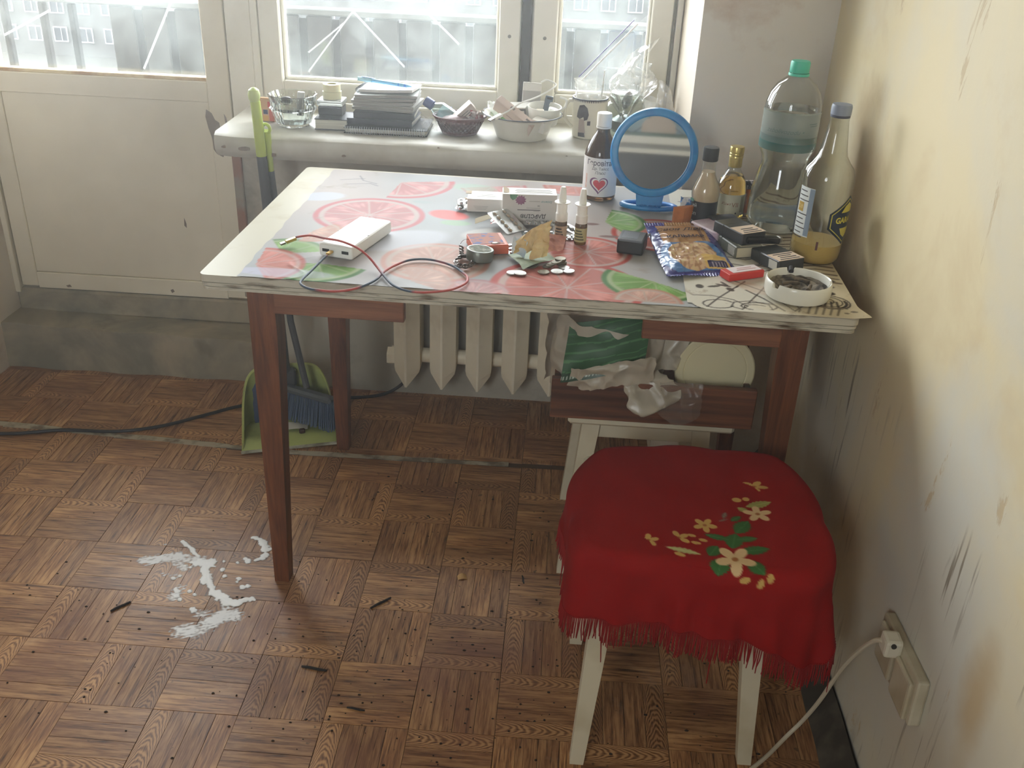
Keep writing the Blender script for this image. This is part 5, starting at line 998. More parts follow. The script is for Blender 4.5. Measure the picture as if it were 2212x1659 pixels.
wrapflat(heart(0.0215, -0.0015, 0.0365), 0.0006, mat('heart_purple', (128, 84, 128), 0.45), 'heart_print'); wrapflat(heart(0.0178, -0.0005, 0.0370), 0.0010, mat('heart_white', (238, 234, 232), 0.45), 'heart_print'); wrapflat(heart(0.0138, -0.0005, 0.0372), 0.0014, mat('heart_red', (206, 70, 86), 0.45), 'heart_print')
text('ВІТАМІНИ', 0.0058, mat('orange_print', (226, 128, 60), 0.5), sy, Matrix.Translation((0, 0, 0)), wrap=None).matrix_local = Matrix.Translation(((r + 0.0007) * math.cos(R(-142)), (r + 0.0007) * math.sin(R(-142)), 0.042)) @ Matrix.Rotation(R(-142) + R(90), 4, 'Z') @ Matrix.Rotation(R(90), 4, 'X') @ Matrix.Rotation(R(90), 4, 'Z')
# mirror on its stand
BLU = mat('sky_blue_plastic', (20, 132, 196), 0.35, rgb2=(14, 104, 176), ns=30, lo=0.45, hi=0.7); mi = thing('table_mirror', 'round make-up mirror in a sky blue plastic frame on a loop stand', 'mirror', (1.179, 0.455, T0), R(-4))
tilt = R(10)
fr = M(); mm_ = MX((0, 0, 0.1195), rx=R(90) - tilt)
P = []
fr.lathe([(0.0735, -0.006), (0.0735, 0.005), (0.076, 0.0075), (0.0825, 0.0085), (0.0885, 0.006), (0.0905, 0.000), (0.0885, -0.006), (0.0735, -0.006)], 72, mat=mm_, cap=False); fr.build('frame', BLU, mi)
MIRR, nt, b = newmat('mirror_glass'); b.inputs['Base Color'].default_value = (0.80, 0.81, 0.80, 1); b.inputs['Metallic'].default_value = 1.0; b.inputs['Roughness'].default_value = 0.03
MIRR2 = MIRR
M().lathe([(0.0736, 0.0), (0.0736, 0.0025), (0.0, 0.0025)], 64, mat=mm_).build('glass', MIRR, mi); M().lathe([(0.074, -0.006), (0.074, -0.004)], 48, mat=mm_).build('back_plate', BLU, mi)
nk = M(); nk.add([(-0.030, -0.009, 0.040), (0.030, -0.009, 0.040), (0.026, -0.014, 0.010), (-0.026, -0.014, 0.010), (-0.030, 0.006, 0.040), (0.030, 0.006, 0.040), (0.026, 0.008, 0.010), (-0.026, 0.008, 0.010)], [(3, 2, 1, 0), (4, 5, 6, 7), (0, 1, 5, 4), (2, 3, 7, 6), (1, 2, 6, 5), (3, 0, 4, 7)]); nk.build('neck', BLU, mi)
M().tube([(0.052 * math.cos(t) * (1 + 0.05 * math.cos(2 * t)), 0.004 + 0.022 * math.sin(t), 0.006) for t in [2 * PI * i / 48 for i in range(48)]], 0.0075, 10, True, flat=0.75).build('loop_base', BLU, mi)
for k in range(15): M().box((-0.0235 + 0.0034 * k, -0.0165, 0.0065), (0.0016, 0.009, 0.012), 0.0005).build('rib', BLU, mi)
# cream liqueur miniature
cl = thing('miniature_bottle', 'miniature bottle of beige cream liqueur with black cap and black label', 'bottle', (1.2815, 0.362, T0)); r = 0.0262
CREAM = mat('cream_liqueur', (206, 184, 154), 0.35, sss=0.1); TG = thin_glass('clear_glass', (246, 248, 246), 0.35, 0.03)
prof = [(r - 0.003, 0), (r, 0.003), (r, 0.054), (r + 0.0012, 0.060), (r + 0.0022, 0.068), (r + 0.001, 0.078), (r - 0.004, 0.090), (0.0160, 0.103), (0.0136, 0.111), (0.0128, 0.122), (0.0128, 0.136)]
M().lathe(prof, 40).build('glass', TG, cl); M().lathe([(max(a - 0.0008, 0.001), max(z, 0.001)) for a, z in prof[:9]] + [(0.0126, 0.1125), (0, 0.1125)], 40).build('liqueur', CREAM, cl)
band(r, R(-200), R(100), 0.004, 0.0555, 44, off=0.0003).build('label', mat('black_label', (26, 28, 34), 0.4), cl)
M().lathe([(0.0150, 0.134), (0.0155, 0.135), (0.0155, 0.157), (0.0145, 0.160), (0, 0.1605)], 36).build('cap', BLKP, cl)
for k, s_t in enumerate(('ий', 'оп', 'ли')): text(s_t, 0.0105, mat('label_silver', (196, 198, 196), 0.5), cl, None, wrap=(r + 0.0007, R(-143), 0.047 - 0.0165 * k))
M().box((-0.0262, -0.008, 0.056), (0.002, 0.012, 0.006), 0.0008, rot=R(20)).build('label_corner', mat('teal_foil', (96, 150, 140), 0.4), cl)
# cognac miniature
cg = thing('miniature_bottle', 'gold-capped miniature bottle of amber spirit beside the water bottle', 'bottle', (1.3456, 0.4422, T0)); r = 0.0308
prof = [(r - 0.004, 0), (r, 0.003), (r, 0.060), (r - 0.001, 0.068), (r - 0.006, 0.080), (0.0165, 0.092), (0.0128, 0.099), (0.0122, 0.106), (0.0122, 0.125)]
M().lathe(prof, 44).build('glass', TG, cg); AMBL = mat('amber_liquid', (250, 206, 112), 0.02, trans=1.0, ior=1.33)
M().lathe([(max(a - 0.001, 0.001), max(z, 0.002)) for a, z in prof[:5]] + [(0.0195, 0.088), (0, 0.088)], 44).build('spirit', AMBL, cg)
band(r, R(-165), R(-20), 0.008, 0.052, 30, off=0.0004).build('label', mat('parchment_label', (196, 192, 168), 0.5, rgb2=(180, 176, 150), ns=30), cg)
text('VII', 0.0135, mat('russet_print', (134, 82, 58), 0.5), cg, None, wrap=(r + 0.0008, R(-78), 0.031)); text('Рідна', 0.0075, mat('russet_print', (134, 82, 58), 0.5), cg, None, wrap=(r + 0.0008, R(-113), 0.033), shear=0.3)
band(r, R(-56), R(-40), 0.015, 0.049, 6, off=0.0006).build('label_strip', mat('olive_strip', (140, 134, 104), 0.5), cg); band(r, R(-75), R(-69), 0.012, 0.0155, 3, off=0.0006).build('label_dot', INKD, cg)
GF = mat('gold_foil_cap', (206, 186, 116), 0.3, 0.75)
M().lathe([(0.0135, 0.104), (0.0138, 0.105), (0.0134, 0.122), (0.0142, 0.123), (0.0142, 0.1265), (0.0136, 0.1275), (0.0142, 0.1285), (0.0142, 0.132), (0.0136, 0.133), (0.0145, 0.134), (0.0146, 0.1435), (0.0138, 0.1455), (0, 0.1458)], 40).build('cap', GF, cg)
# PET water bottle
pe = thing('water_bottle', 'big clear plastic water bottle with turquoise cap in the corner', 'bottle', (1.430, 0.383, T0))
prof = [(0.036, 0.002), (0.050, 0.0), (0.0555, 0.006), (0.0575, 0.020), (0.0575, 0.050), (0.0555, 0.080), (0.0500, 0.108), (0.0448, 0.126), (0.0440, 0.136), (0.0470, 0.148), (0.0515, 0.158), (0.0535, 0.170), (0.0540, 0.235), (0.0525, 0.250), (0.0470, 0.268), (0.0370, 0.284), (0.0240, 0.295), (0.0165, 0.300), (0.0150, 0.306), (0.0150, 0.318)]
def wobp(a, z): return 1 + 0.010 * math.sin(a * 6) * (1 if z < 0.10 else 0.0)
PETM = thin_glass('pet_plastic', (244, 246, 245), 0.42, 0.05); M().lathe(prof, 72, wob=wobp).build('bottle_body', PETM, pe)
WAT = mat('water', (244, 250, 248), 0.0, trans=1.0, ior=1.33); M().lathe([(max(a - 0.0012, 0.0), z + 0.0012) for a, z in prof[:13]] + [(0.0528, 0.2385), (0, 0.2385)], 72, wob=wobp).build('water', WAT, pe)
m = film('pet_label_film', (196, 210, 204), 0.36, rough=0.3, transl=0.55, gloss=0.1); band(0.0541, R(-200), R(160), 0.172, 0.236, 64, off=0.0004).build('label', m, pe)
m = film('pet_label_teal', (48, 132, 128), 0.72, rough=0.3, transl=0.5, gloss=0.1); band(0.0541, R(-200), R(160), 0.164, 0.180, 64, off=0.0008).build('label_band', m, pe)
m = film('pet_label_teal_fade', (90, 150, 146), 0.30, rough=0.3, transl=0.5, gloss=0.1); band(0.0541, R(-200), R(160), 0.180, 0.192, 64, off=0.0006).build('label_fade', m, pe)
text('zebolivozodu •', 0.0125, mat('label_slate_ink', (92, 112, 110), 0.5), pe, None, wrap=(0.0551, R(-112), 0.2035), shear=0.45)
for a0, z_ in ((-62, 0.218), (-60, 0.214)): band(0.0541, R(a0), R(a0 + 22), z_, z_ + 0.0016, 8, off=0.0008).build('print_line', mat('label_slate_ink', (92, 112, 110), 0.5), pe)
TQ = mat('turquoise_cap', (74, 190, 160), 0.4, sss=0.05); M().lathe([(0.0195, 0.300), (0.0200, 0.301), (0.0192, 0.305)], 40).build('cap_ring', TQ, pe)
M().lathe([(0.0178, 0.306), (0.0182, 0.308), (0.0182, 0.324), (0.0168, 0.327), (0, 0.3275)], 80, wob=lambda a, z: 1 + (0.010 if z < 0.325 else 0) * (1 if int(a / (2 * PI) * 80 + 0.5) % 2 else -1)).build('cap', TQ, pe)
# glass bottle with hexagon label
ga = thing('lemonade_bottle', 'clear bottle with dark hexagon label and yellow drink left in it', 'bottle', (1.474, 0.204, T1)); r = 0.0465
prof = [(0.030, 0.003), (0.040, 0.0), (0.0445, 0.006), (r, 0.020), (r, 0.150), (r - 0.001, 0.160), (0.0415, 0.172), (0.0335, 0.182), (0.0260, 0.194), (0.0228, 0.208), (0.0190, 0.236), (0.0165, 0.256), (0.0165, 0.268)]
M().lathe(prof, 64, wob=lambda a, z: 1 + (0.02 * math.cos(5 * a) if z < 0.005 else 0)).build('bottle_body', thin_glass('bottle_glass', (240, 240, 234), 0.42, 0.04), ga)
m, nt, b = newmat('yellow_drink'); b.inputs['Base Color'].default_value = (*lin((240, 206, 122)), 1); b.inputs['Roughness'].default_value = 0.15; b.inputs['Transmission Weight'].default_value = 0.25; b.inputs['Subsurface Weight'].default_value = 0.0
M().lathe([(a - 0.0012, z + 0.0012) for a, z in prof[:4]] + [(r - 0.0012, 0.036), (0, 0.036)], 64).build('drink', m, ga)
band(r, R(-172), R(-127), 0.050, 0.140, 14, off=0.0004).build('back_label', mat('back_label_white', (222, 228, 226), 0.45), ga); band(r, R(-139), R(-127), 0.052, 0.139, 5, off=0.0007).build('label_strip', mat('back_label_blue', (138, 154, 170), 0.45), ga); band(r, R(-182), R(-175), 0.050, 0.130, 4, off=0.0005).build('label_edge', INKD, ga)
band(r, R(-167), R(-150), 0.095, 0.112, 5, off=0.0007).build('deposit_mark', mat('deposit_ochre', (186, 152, 62), 0.5), ga); text('2₴', 0.010, mat('deposit_pale', (226, 206, 140), 0.5), ga, None, wrap=(r + 0.001, R(-158), 0.1035))
for k in range(11):
    z_ = 0.133 - 0.0085 * k
    if not 0.094 < z_ < 0.114: band(r, R(-168), R(-146 + 4 * (k % 3)), z_ - 0.0009, z_ + 0.0009, 6, off=0.0009).build('print_line', INK, ga)
NAVY = mat('label_navy', (34, 46, 62), 0.4); LEM = mat('label_lemon', (214, 200, 84), 0.45)
rg = r
def wrapg(poly, off, m_, nm, a0):
    b_ = bmesh.new(); f = b_.faces.new([b_.verts.new((x, y, 0)) for x, y in poly]); f.normal_update()
    if f.normal.z < 0: f.normal_flip()
    bmesh.ops.triangulate(b_, faces=b_.faces[:])
    for _ in range(3): bmesh.ops.subdivide_edges(b_, edges=[e for e in b_.edges if e.calc_length() > 0.008], cuts=1); bmesh.ops.triangulate(b_, faces=b_.faces[:])
    mm = M(); mm.bm(b_, True); mm.V = [((rg + off) * math.cos(a0 + x / rg), (rg + off) * math.sin(a0 + x / rg), y) for x, y, z in mm.V]; mm.build(nm, m_, ga)
AG = R(-38); hexa = lambda s: [(-s * 0.040, 0.085 + s * 0.014), (-s * 0.040, 0.085 - s * 0.014), (0, 0.085 - s * 0.046), (s * 0.040, 0.085 - s * 0.014), (s * 0.040, 0.085 + s * 0.014), (0, 0.085 + s * 0.046)]
wrapg(hexa(1.0), 0.0005, NAVY, 'hexagon_label', AG); wrapg(hexa(0.90), 0.0008, LEM, 'hexagon_line', AG); wrapg(hexa(0.86), 0.0011, NAVY, 'hexagon_field', AG)
wrapg([(-0.018, 0.101), (-0.010, 0.113), (0, 0.119), (0.010, 0.113), (0.018, 0.101)], 0.0014, LEM, 'lemon_print', AG); wrapg([(-0.016, 0.072), (0.016, 0.072), (0.010, 0.060), (0, 0.053), (-0.010, 0.060)], 0.0014, LEM, 'lemon_print', AG)
text('GARAGE', 0.0150, LEM, ga, None, wrap=(rg + 0.0016, AG, 0.0865), bold=0.0006, sx=0.95); band(r, R(-105), R(-100), 0.030, 0.046, 3, off=0.0008).build('date_bar', mat('brown_bar', (88, 50, 46), 0.5), ga)
GC = mat('slate_blue_cap', (134, 142, 158), 0.45); M().lathe([(0.0170, 0.262), (0.0172, 0.2645), (0.0170, 0.266)], 40).build('cap_ring', mat('dark_cap_ring', (70, 74, 88), 0.5), ga); M().lathe([(0.0176, 0.2665), (0.0178, 0.280), (0.0166, 0.284), (0, 0.2845)], 60, wob=lambda a, z: 1 + (0.008 if z < 0.282 else 0) * (1 if int(a / (2 * PI) * 60 + 0.5) % 2 else -1)).build('cap', GC, ga)
# ashtray
ash = thing('ashtray', 'round white ceramic ashtray full of grey ash', 'ashtray', (1.404, 0.004, T1))
CER = mat('white_ceramic', (226, 224, 212), 0.25, spec=0.6)
notch = [R(-145), R(95), R(-8)]
def zcut(a, z, r):
    if z < 0.026: return z
    dmin = min(abs((a - n + PI) % (2 * PI) - PI) for n in notch); return z - 0.0085 * max(0.0, min(1.0, (0.115 - dmin) / 0.03))
m = M(); pr = [(0.046, 0), (0.053, 0.003), (0.0555, 0.010), (0.0558, 0.024), (0.0552, 0.0295), (0.0535, 0.0315), (0.0515, 0.0300), (0.0500, 0.022), (0.048, 0.009), (0.044, 0.0055), (0, 0.005)]
m.lathe(pr, 144); m.V = [(x, y, zcut(math.atan2(y, x), z, 0)) for x, y, z in m.V]; m.build('bowl', CER, ash)
ASHM = mat('cigarette_ash', (150, 140, 124), 0.95, rgb2=(66, 60, 54), ns=48, lo=0.42, hi=0.58, bmp=0.5, det=6)
m = M(); m.lathe([(0.0486 , 0.020)] + [(0.0470 * (1 - k / 9), 0.0135 + 0.004 * math.sin(k * 1.3)) for k in range(0, 10)], 72, cap=False); m.V = [(x, y, z + 0.0022 * mnoise.noise((x * 120, y * 120, 1)) + 0.003 * mnoise.noise((x * 45, y * 45, 4))) for x, y, z in m.V]; m.build('ash', ASHM, ash)
for x, y, a, l_ in ((-0.012, 0.004, 0.2, 0.030), (0.016, -0.012, 1.2, 0.022), (0.010, 0.020, -0.5, 0.026), (-0.020, -0.016, 0.9, 0.018)): M().tube([(-l_ / 2, 0, 0), (0, 0, 0.001), (l_ / 2, 0, 0)], [0.0034, 0.0036, 0.0030], 10).build('cigarette_butt', mat('scorched_butt', (112, 98, 80), 0.9, rgb2=(60, 54, 48), ns=60), None, (1.404 + x, 0.004 + y, T1 + 0.0205), a, label={-0.012: 'scorched cigarette butt in the middle of the ashtray', 0.016: 'scorched cigarette butt at the front of the ashtray', 0.010: 'scorched cigarette butt at the back of the ashtray', -0.020: 'short scorched butt beside the left notch inside the ashtray'}[x], cat='cigarette butt')
M().tube([(1.4005, 0.0545, T1 + 0.0245), (1.403, 0.068, T1 + 0.0275)], 0.0045, 10).build('cigarette_butt', mat('black_butt', (46, 44, 44), 0.9), label='blackened butt resting in the rear notch of the ashtray', cat='cigarette butt')
# snack bag
sb = thing('snack_bag', 'glossy dark blue snack bag with brown panel and shredded squid window', 'snack bag', (0, 0, 0))
TL, TR, BR, BL = Vector((1.158, 0.284, 0)), Vector((1.284, 0.313, 0)), Vector((1.321, 0.092, 0)), Vector((1.190, 0.046, 0)); nu, nv = 110, 150; PV = []; CC = []
for j in range(nv + 1):
    for i in range(nu + 1):
        u, v = i / nu, j / nv; p = (BL * (1 - u) + BR * u) * (1 - v) + (TL * (1 - u) + TR * u) * v
        uu = min(1, min(u, 1 - u) / 0.28); vv = min(1, max(0, min(v - 0.06, 0.94 - v)) / 0.24); puff = math.sin(uu * PI / 2) ** 0.8 * math.sin(vv * PI / 2) ** 0.8
        n1 = mnoise.noise((p.x * 40, p.y * 40, 3)); n2 = 1 - 2 * abs(mnoise.noise((p.x * 55, p.y * 55, 8)))
        z = T0 + 0.0022 + 0.0105 * puff * (1 + 0.15 * n1) + 0.0024 * n2 * (0.35 + 0.65 * puff) * (1.6 if u < 0.25 else 0.8) * (0.4 if v > 0.52 else 1) + (0.0008 * math.sin(u * 150) if v < 0.05 or v > 0.95 else 0)
        z += 0.030 * max(0.0, v - 0.25) ** 1.2
        if v < 0.06: z += 0.004 * math.sin(u * 4 + 1) * (0.06 - v) / 0.06
        PV.append((p.x, p.y, z)); c = (38, 40, 112)
        if v > 0.93: c = (70, 62, 132) if u < 0.4 else (44, 40, 112)
        if 0.14 < u < 0.84 and v > 0.54 + 0.02 * math.sin(u * 9): c = (166, 124, 80) if v < 0.93 or u > 0.3 else c
        if 0.72 < u < 0.78 and v > 0.56: c = (112, 76, 52)
        e = math.hypot((u - 0.48) / 0.34, (v - 0.33) / 0.24) + 0.10 * mnoise.noise((u * 6, v * 6, 1))
        if e < 1.0 and not (0.14 < u < 0.84 and v > 0.56):
            s_ = mnoise.noise((u * 26 + 3 * mnoise.noise((u * 5, v * 5, 2)), v * 15, 5)); c = (196, 160 + 20 * s_, 122) if s_ > -0.1 else (164, 124, 88)
        elif e < 1.35 and v < 0.56 and v > 0.08: c = (74, 116, 166)
        q = max(abs((u - 0.76) * 1.0 - 0.0) / 0.17, abs(v - 0.20 - 0.10 * (0.76 - u)) / 0.11)
        if q < 1: c = (206, 170, 96) if q > 0.82 or abs(v - 0.15) > 0.06 else (46, 40, 76)
        if q < 1 and abs(v - 0.15) <= 0.03 and abs(u - 0.76) < 0.11 and (i % 5) < 2: c = (150, 140, 150)
        if v < 0.07: c = (46, 40, 120)
        CC.append(c)
cmesh('pouch', PV, gridfaces(nu, nv), nlin(CC), vcol('glossy_pouch', 0.22, 0.5, bmp=0.12, ns=90, coat=0.15), parent=sb)
BAGZ = np.array([q[2] for q in PV]).reshape(nv + 1, nu + 1)
def onbag(u, v, size, s_t, m_, rot=0.0, **kw):
    o = text(s_t, size, m_, sb, None, **kw); me = o.data
    c_, q_ = math.cos(rot), math.sin(rot)
    for w in me.vertices:
        x, y = w.co.x * c_ - w.co.y * q_, w.co.x * q_ + w.co.y * c_
        uu, vv = min(1, max(0, u + x / 0.130)), min(1, max(0, v + y / 0.235)); p = (BL * (1 - uu) + BR * uu) * (1 - vv) + (TL * (1 - uu) + TR * uu) * vv
        fi, fj = uu * nu, vv * nv; i0, j0 = min(int(fi), nu - 1), min(int(fj), nv - 1); fi -= i0; fj -= j0
        z = (BAGZ[j0, i0] * (1 - fi) + BAGZ[j0, i0 + 1] * fi) * (1 - fj) + (BAGZ[j0 + 1, i0] * (1 - fi) + BAGZ[j0 + 1, i0 + 1] * fi) * fj
        w.co = Vector((p.x, p.y, z + 0.0018))
onbag(0.47, 0.78, 0.0200, 'Своя Лінія', mat('bag_dark_text', (44, 26, 20), 0.8, spec=0.1), shear=0.35, bold=0.0002); onbag(0.50, 0.64, 0.0150, 'КАЛЬМАР', mat('bag_navy_text', (26, 22, 46), 0.8, spec=0.1), bold=0.0004); onbag(0.55, 0.035, 0.0085, '36 г', mat('bag_pale_text', (196, 194, 216), 0.4), rot=PI)
# red and white flat box, charger
rb = thing('gum_box', 'small flat red box with a white top under the snack bag corner', 'box', (1.322, 0.080, T1), R(27)); M().box((0, 0, 0.0068), (0.074, 0.030, 0.0132), 0.001).build('tray', mat('red_box', (196, 52, 44), 0.45), rb); M().box((0.004, 0.002, 0.0138), (0.060, 0.024, 0.0012), 0.0004).build('lid_panel', mat('pale_panel', (226, 214, 214), 0.5), rb)
for k in range(2): M().box((0.006, -0.002 + 0.007 * k, 0.0146), (0.040 - 0.01 * k, 0.0018, 0.0004)).build('print_line', mat('pink_print_line', (206, 160, 160), 0.5), rb)
ch = thing('usb_charger', 'black plug-in charger lying on its side between sprays and snack bag', 'charger', (1.132, 0.190, T0), R(-12)); M().box((0, 0, 0.0145), (0.050, 0.056, 0.029), 0.004, seg=2).build('shell', BLKP, ch)
for x in (0.010, 0.022): M().tube([(x, 0.026, 0.019), (x + 0.004, 0.046, 0.020)], 0.0022, 8).build('prong', STEEL, ch)
M().box((-0.004, 0.0, 0.0291), (0.030, 0.038, 0.0004)).build('grey_panel', mat('charger_grey', (74, 78, 84), 0.35), ch)
# cigarette packs
def pack(label, loc, rot, body, warn, w=0.055, l_=0.088, h=0.0225, side=None, lines=4, back=None):
    t = thing('cigarette_pack', label, 'cigarette pack', loc, rot); M().box((0, 0, h / 2), (w, l_, h), 0.0018).build('pack_body', body, t)
    if warn: 
        M().box((0, -l_ * 0.27, h + 0.0001), (w * 0.97, l_ * 0.44, 0.0006)).build('warning_panel', mat('warning_pink', (226, 202, 178), 0.45), t)
        for k in range(lines): M().box((0.002 * (k % 2), -l_ * 0.27 - 0.014 + 0.0088 * k, h + 0.0005), (w * (0.74 - 0.12 * (k % 3)), 0.0030, 0.0004)).build('print_line', INKD, t)
    M().box((0, l_ * 0.17, h / 2), (w + 0.0003, 0.0008, h + 0.0003)).build('lid_seam', INKD, t)
    if side: M().box((-w / 2 - 0.0002, -l_ * 0.30, h * 0.5), (0.0004, l_ * 0.28, h * 0.7)).build('side_label', side, t)
    return t
DKP = mat('dark_pack', (52, 54, 54), 0.3); GRP = mat('grey_green_pack', (92, 94, 84), 0.4, rgb2=(112, 112, 100), ns=20)
BCD, nt, b = newmat('barcode_label'); wv = N(nt, 'ShaderNodeTexWave'); wv.inputs['Scale'].default_value = 120.0; wv.inputs['Distortion'].default_value = 2.0; wv.bands_direction = 'Y'; nt.links.new(coords(nt, (1, 1, 1)), wv.inputs[0]); r_ = ramp(nt, wv.outputs['Fac'], [(0.4, lin((70, 68, 64))), (0.5, lin((206, 202, 190)))]); nt.links.new(r_.outputs[0], b.inputs['Base Color'])
pB = pack('grey cigarette pack with a barcode at the bottom of the pile', (1.3335, 0.222, T1), R(20), GRP, False, side=BCD); M().box((0.004, -0.036, 0.0226), (0.044, 0.014, 0.0006)).build('print_panel', mat('pale_khaki', (190, 184, 160), 0.5), pB); M().box((0, -0.0441, 0.011), (0.050, 0.0004, 0.018)).build('end_panel', mat('pale_khaki', (190, 184, 160), 0.5), pB)
pack('dark cigarette pack with a white warning panel on top of the pile', (1.334, 0.229, T1 + 0.0236), R(30), DKP, True, lines=3)
pack('dark cigarette pack with a beige warning panel behind the ashtray', (1.396, 0.152, T1 + 0.0012), (R(-3), R(-2), R(25)), DKP, True, side=mat('silver_square', (190, 190, 180), 0.4))
dk = thing('lighter', 'glossy black lighter lying across the cigarette packs', 'lighter', (1.372, 0.200, T1 + 0.031), (R(4), R(6), R(25))); M().box((0, 0, 0), (0.075, 0.020, 0.012), 0.004, seg=2, smooth=True).build('lighter_body', mat('glossy_black', (24, 24, 26), 0.12), dk); M().box((0.040, 0, 0.001), (0.010, 0.016, 0.011), 0.003).build('lighter_head', STEEL, dk)
ts_ = thing('tissue_pack', 'purple and white tissue pack lying left of the cigarette packs', 'tissue pack', (1.297, 0.287, T1), R(32)); M().box((0, 0, 0.013), (0.058, 0.084, 0.026), 0.006, seg=3, smooth=True).build('wrapper', mat('mauve_wrap', (206, 190, 196), 0.35, rgb2=(176, 150, 164), ns=24), ts_); M().box((0.020, 0, 0.0135), (0.019, 0.0845, 0.0268), 0.006, seg=3, smooth=True).build('purple_stripe', mat('wine_stripe', (112, 60, 86), 0.35), ts_)
bl = thing('soft_case', 'small soft black case lying behind the purple tissue pack', 'case', (1.318, 0.335, T1 + 0.002), R(20)); M().box((0, 0, 0.014), (0.062, 0.032, 0.028), 0.010, seg=3, smooth=True).build('case_body', mat('soft_black', (36, 36, 40), 0.7), bl)  # small soft black object of unknown use
# small wrappers behind the bottles
os_ = thing('orange_sachet', 'little copper orange sachet standing in front of the blue mirror stand', 'sachet', (1.238, 0.349, T0), R(12))
m = M(); m.add([(-0.0165, -0.006, 0), (0.0165, -0.004, 0), (0.0205, -0.006, 0.044), (-0.0205, -0.008, 0.040), (-0.0165, 0.008, 0), (0.0165, 0.008, 0), (0.0195, 0.000, 0.045), (-0.0195, 0.000, 0.041), (0.0, -0.010, 0.0), (0.0, -0.013, 0.042)],
      [(3, 0, 8, 9), (9, 8, 1, 2), (4, 7, 6, 5), (0, 3, 7, 4), (1, 5, 6, 2), (3, 9, 2, 6, 7), (0, 4, 5, 1, 8)]); m.build('sachet_body', mat('copper_foil', (196, 122, 62), 0.4, 0.2, rgb2=(168, 96, 46), ns=30), os_); M().box((0, -0.0085, 0.007), (0.030, 0.004, 0.004), 0.001).build('sachet_fold', mat('copper_foil2', (150, 84, 40), 0.4), os_)
bw_ = thing('candy_wrapper', 'crumpled blue and white foil wrapper behind the cream liqueur bottle', 'wrapper', (1.262, 0.432, T0))
crumple(20, 16, lambda u, v: (-0.022 + 0.044 * u, -0.008 * math.sin(PI * u), 0.003 + 0.034 * v), 0.007, 55, 3).build('foil_skin', mat('blue_white_foil', (66, 126, 196), 0.25, 0.3, rgb2=(230, 232, 236), ns=60, lo=0.48, hi=0.54), bw_, sharp=80)
og = thing('snack_packet', 'orange packet with a white top standing behind the gold-capped miniature', 'packet', (1.390, 0.470, T0), R(8)); M().box((0, 0, 0.026), (0.044, 0.016, 0.052), 0.004, seg=2).build('packet_body', mat('orange_pack', (226, 138, 54), 0.35, rgb2=(206, 110, 40), ns=40), og); M().box((0, -0.001, 0.060), (0.045, 0.014, 0.018), 0.003).build('packet_top', mat('white_black_top', (216, 206, 204), 0.45, rgb2=(40, 36, 36), ns=90, lo=0.52, hi=0.56), og)
fs = thing('instant_sachet', 'silver-blue snack sachet lying flat behind the water bottle', 'sachet', (1.452, 0.500, T0), R(-6)); M().grid(lambda u, v: (-0.042 + 0.084 * u, -0.035 + 0.07 * v, 0.002 + 0.014 * math.sin(PI * u) * math.sin(PI * v)), 16, 14, thick=0.001).build('foil_skin', mat('silver_blue_foil', (150, 170, 196), 0.3, 0.4, rgb2=(206, 200, 190), ns=40), fs)
# ---------------------------------------------------------------- things on the windowsill (top at z = 0.787)
ZS = 0.7875
kb = thing('card_packet', 'small red, orange and navy card packet left of the crystal bowl', 'packet', (0.236, 0.905, ZS), R(-8)); M().box((0, 0, 0.029), (0.040, 0.014, 0.058), 0.002).build('packet_body', mat('packet_sand', (206, 160, 120), 0.5), kb)
for x, z, w_, h_, c in ((0.010, 0.043, 0.014, 0.014, (206, 70, 56)), (0.012, 0.016, 0.013, 0.028, (206, 84, 50)), (-0.004, 0.024, 0.012, 0.011, (56, 58, 92)), (-0.004, 0.008, 0.014, 0.014, (214, 160, 80))): M().box((x, -0.0072, z), (w_, 0.0006, h_)).build('print_patch', mat('packet_%d_%d' % (c[0], c[1]), c, 0.5), kb)
cb2 = thing('crystal_bowl', 'faceted clear crystal bowl at the left end of the windowsill', 'bowl', (0.308, 0.880, ZS))
CRY = mat('crystal', (240, 246, 244), 0.02, trans=1.0, ior=1.5)
def fac(a, z): return 1 + 0.045 * abs(math.sin(a * 6)) - (0.03 if z > 0.07 else 0) * math.cos(a * 4)
m = M(); m.lathe([(0.036, 0.0), (0.040, 0.003), (0.047, 0.022), (0.053, 0.040), (0.057, 0.043), (0.053, 0.048), (0.055, 0.062), (0.059, 0.076), (0.057, 0.077), (0.051, 0.062), (0.048, 0.045), (0.041, 0.022), (0.034, 0.008), (0, 0.007)], 72, wob=fac, smooth=False); m.build('bowl', CRY, cb2, sharp=20)
M().box((0, 0, 0.029), (0.018, 0.010, 0.058), 0.003, seg=2).build('white_lighter', mat('white_lighter', (236, 236, 230), 0.35), None, (0.322, 0.888, ZS + 0.024), (R(4), R(6), R(20)), label='white lighter standing in the crystal bowl', cat='lighter')
M().lathe([(0.012, 0), (0.015, 0.002), (0.015, 0.012), (0.012, 0.015), (0, 0.016)], 24).build('bottle_cap', mat('grey_cap', (96, 94, 92), 0.5), None, (0.292, 0.874, ZS + 0.052), (R(-30), R(-10), 0), label='dark grey screw cap lying in the crystal bowl', cat='cap')
def book(label, loc, rz, w, d, h, cover, pages=True, grp=None, sp=1):
    t = thing('book', label, 'book', loc, rz, grp); M().box((0, 0, h / 2), (w - 0.004, d - 0.003, h - 0.004)).build('page_block', mat('page_paper', (206, 204, 192), 0.8, rgb2=(170, 168, 158), sc=(1, 1, 90), ns=6), t)
    for z in (0.0012, h - 0.0012): M().box((0, 0, z), (w, d, 0.0024), 0.0006).build('cover', cover, t)
    M().box((0, sp * (d / 2 - 0.001), h / 2), (w, 0.0024, h), 0.0006).build('spine', cover, t); return t
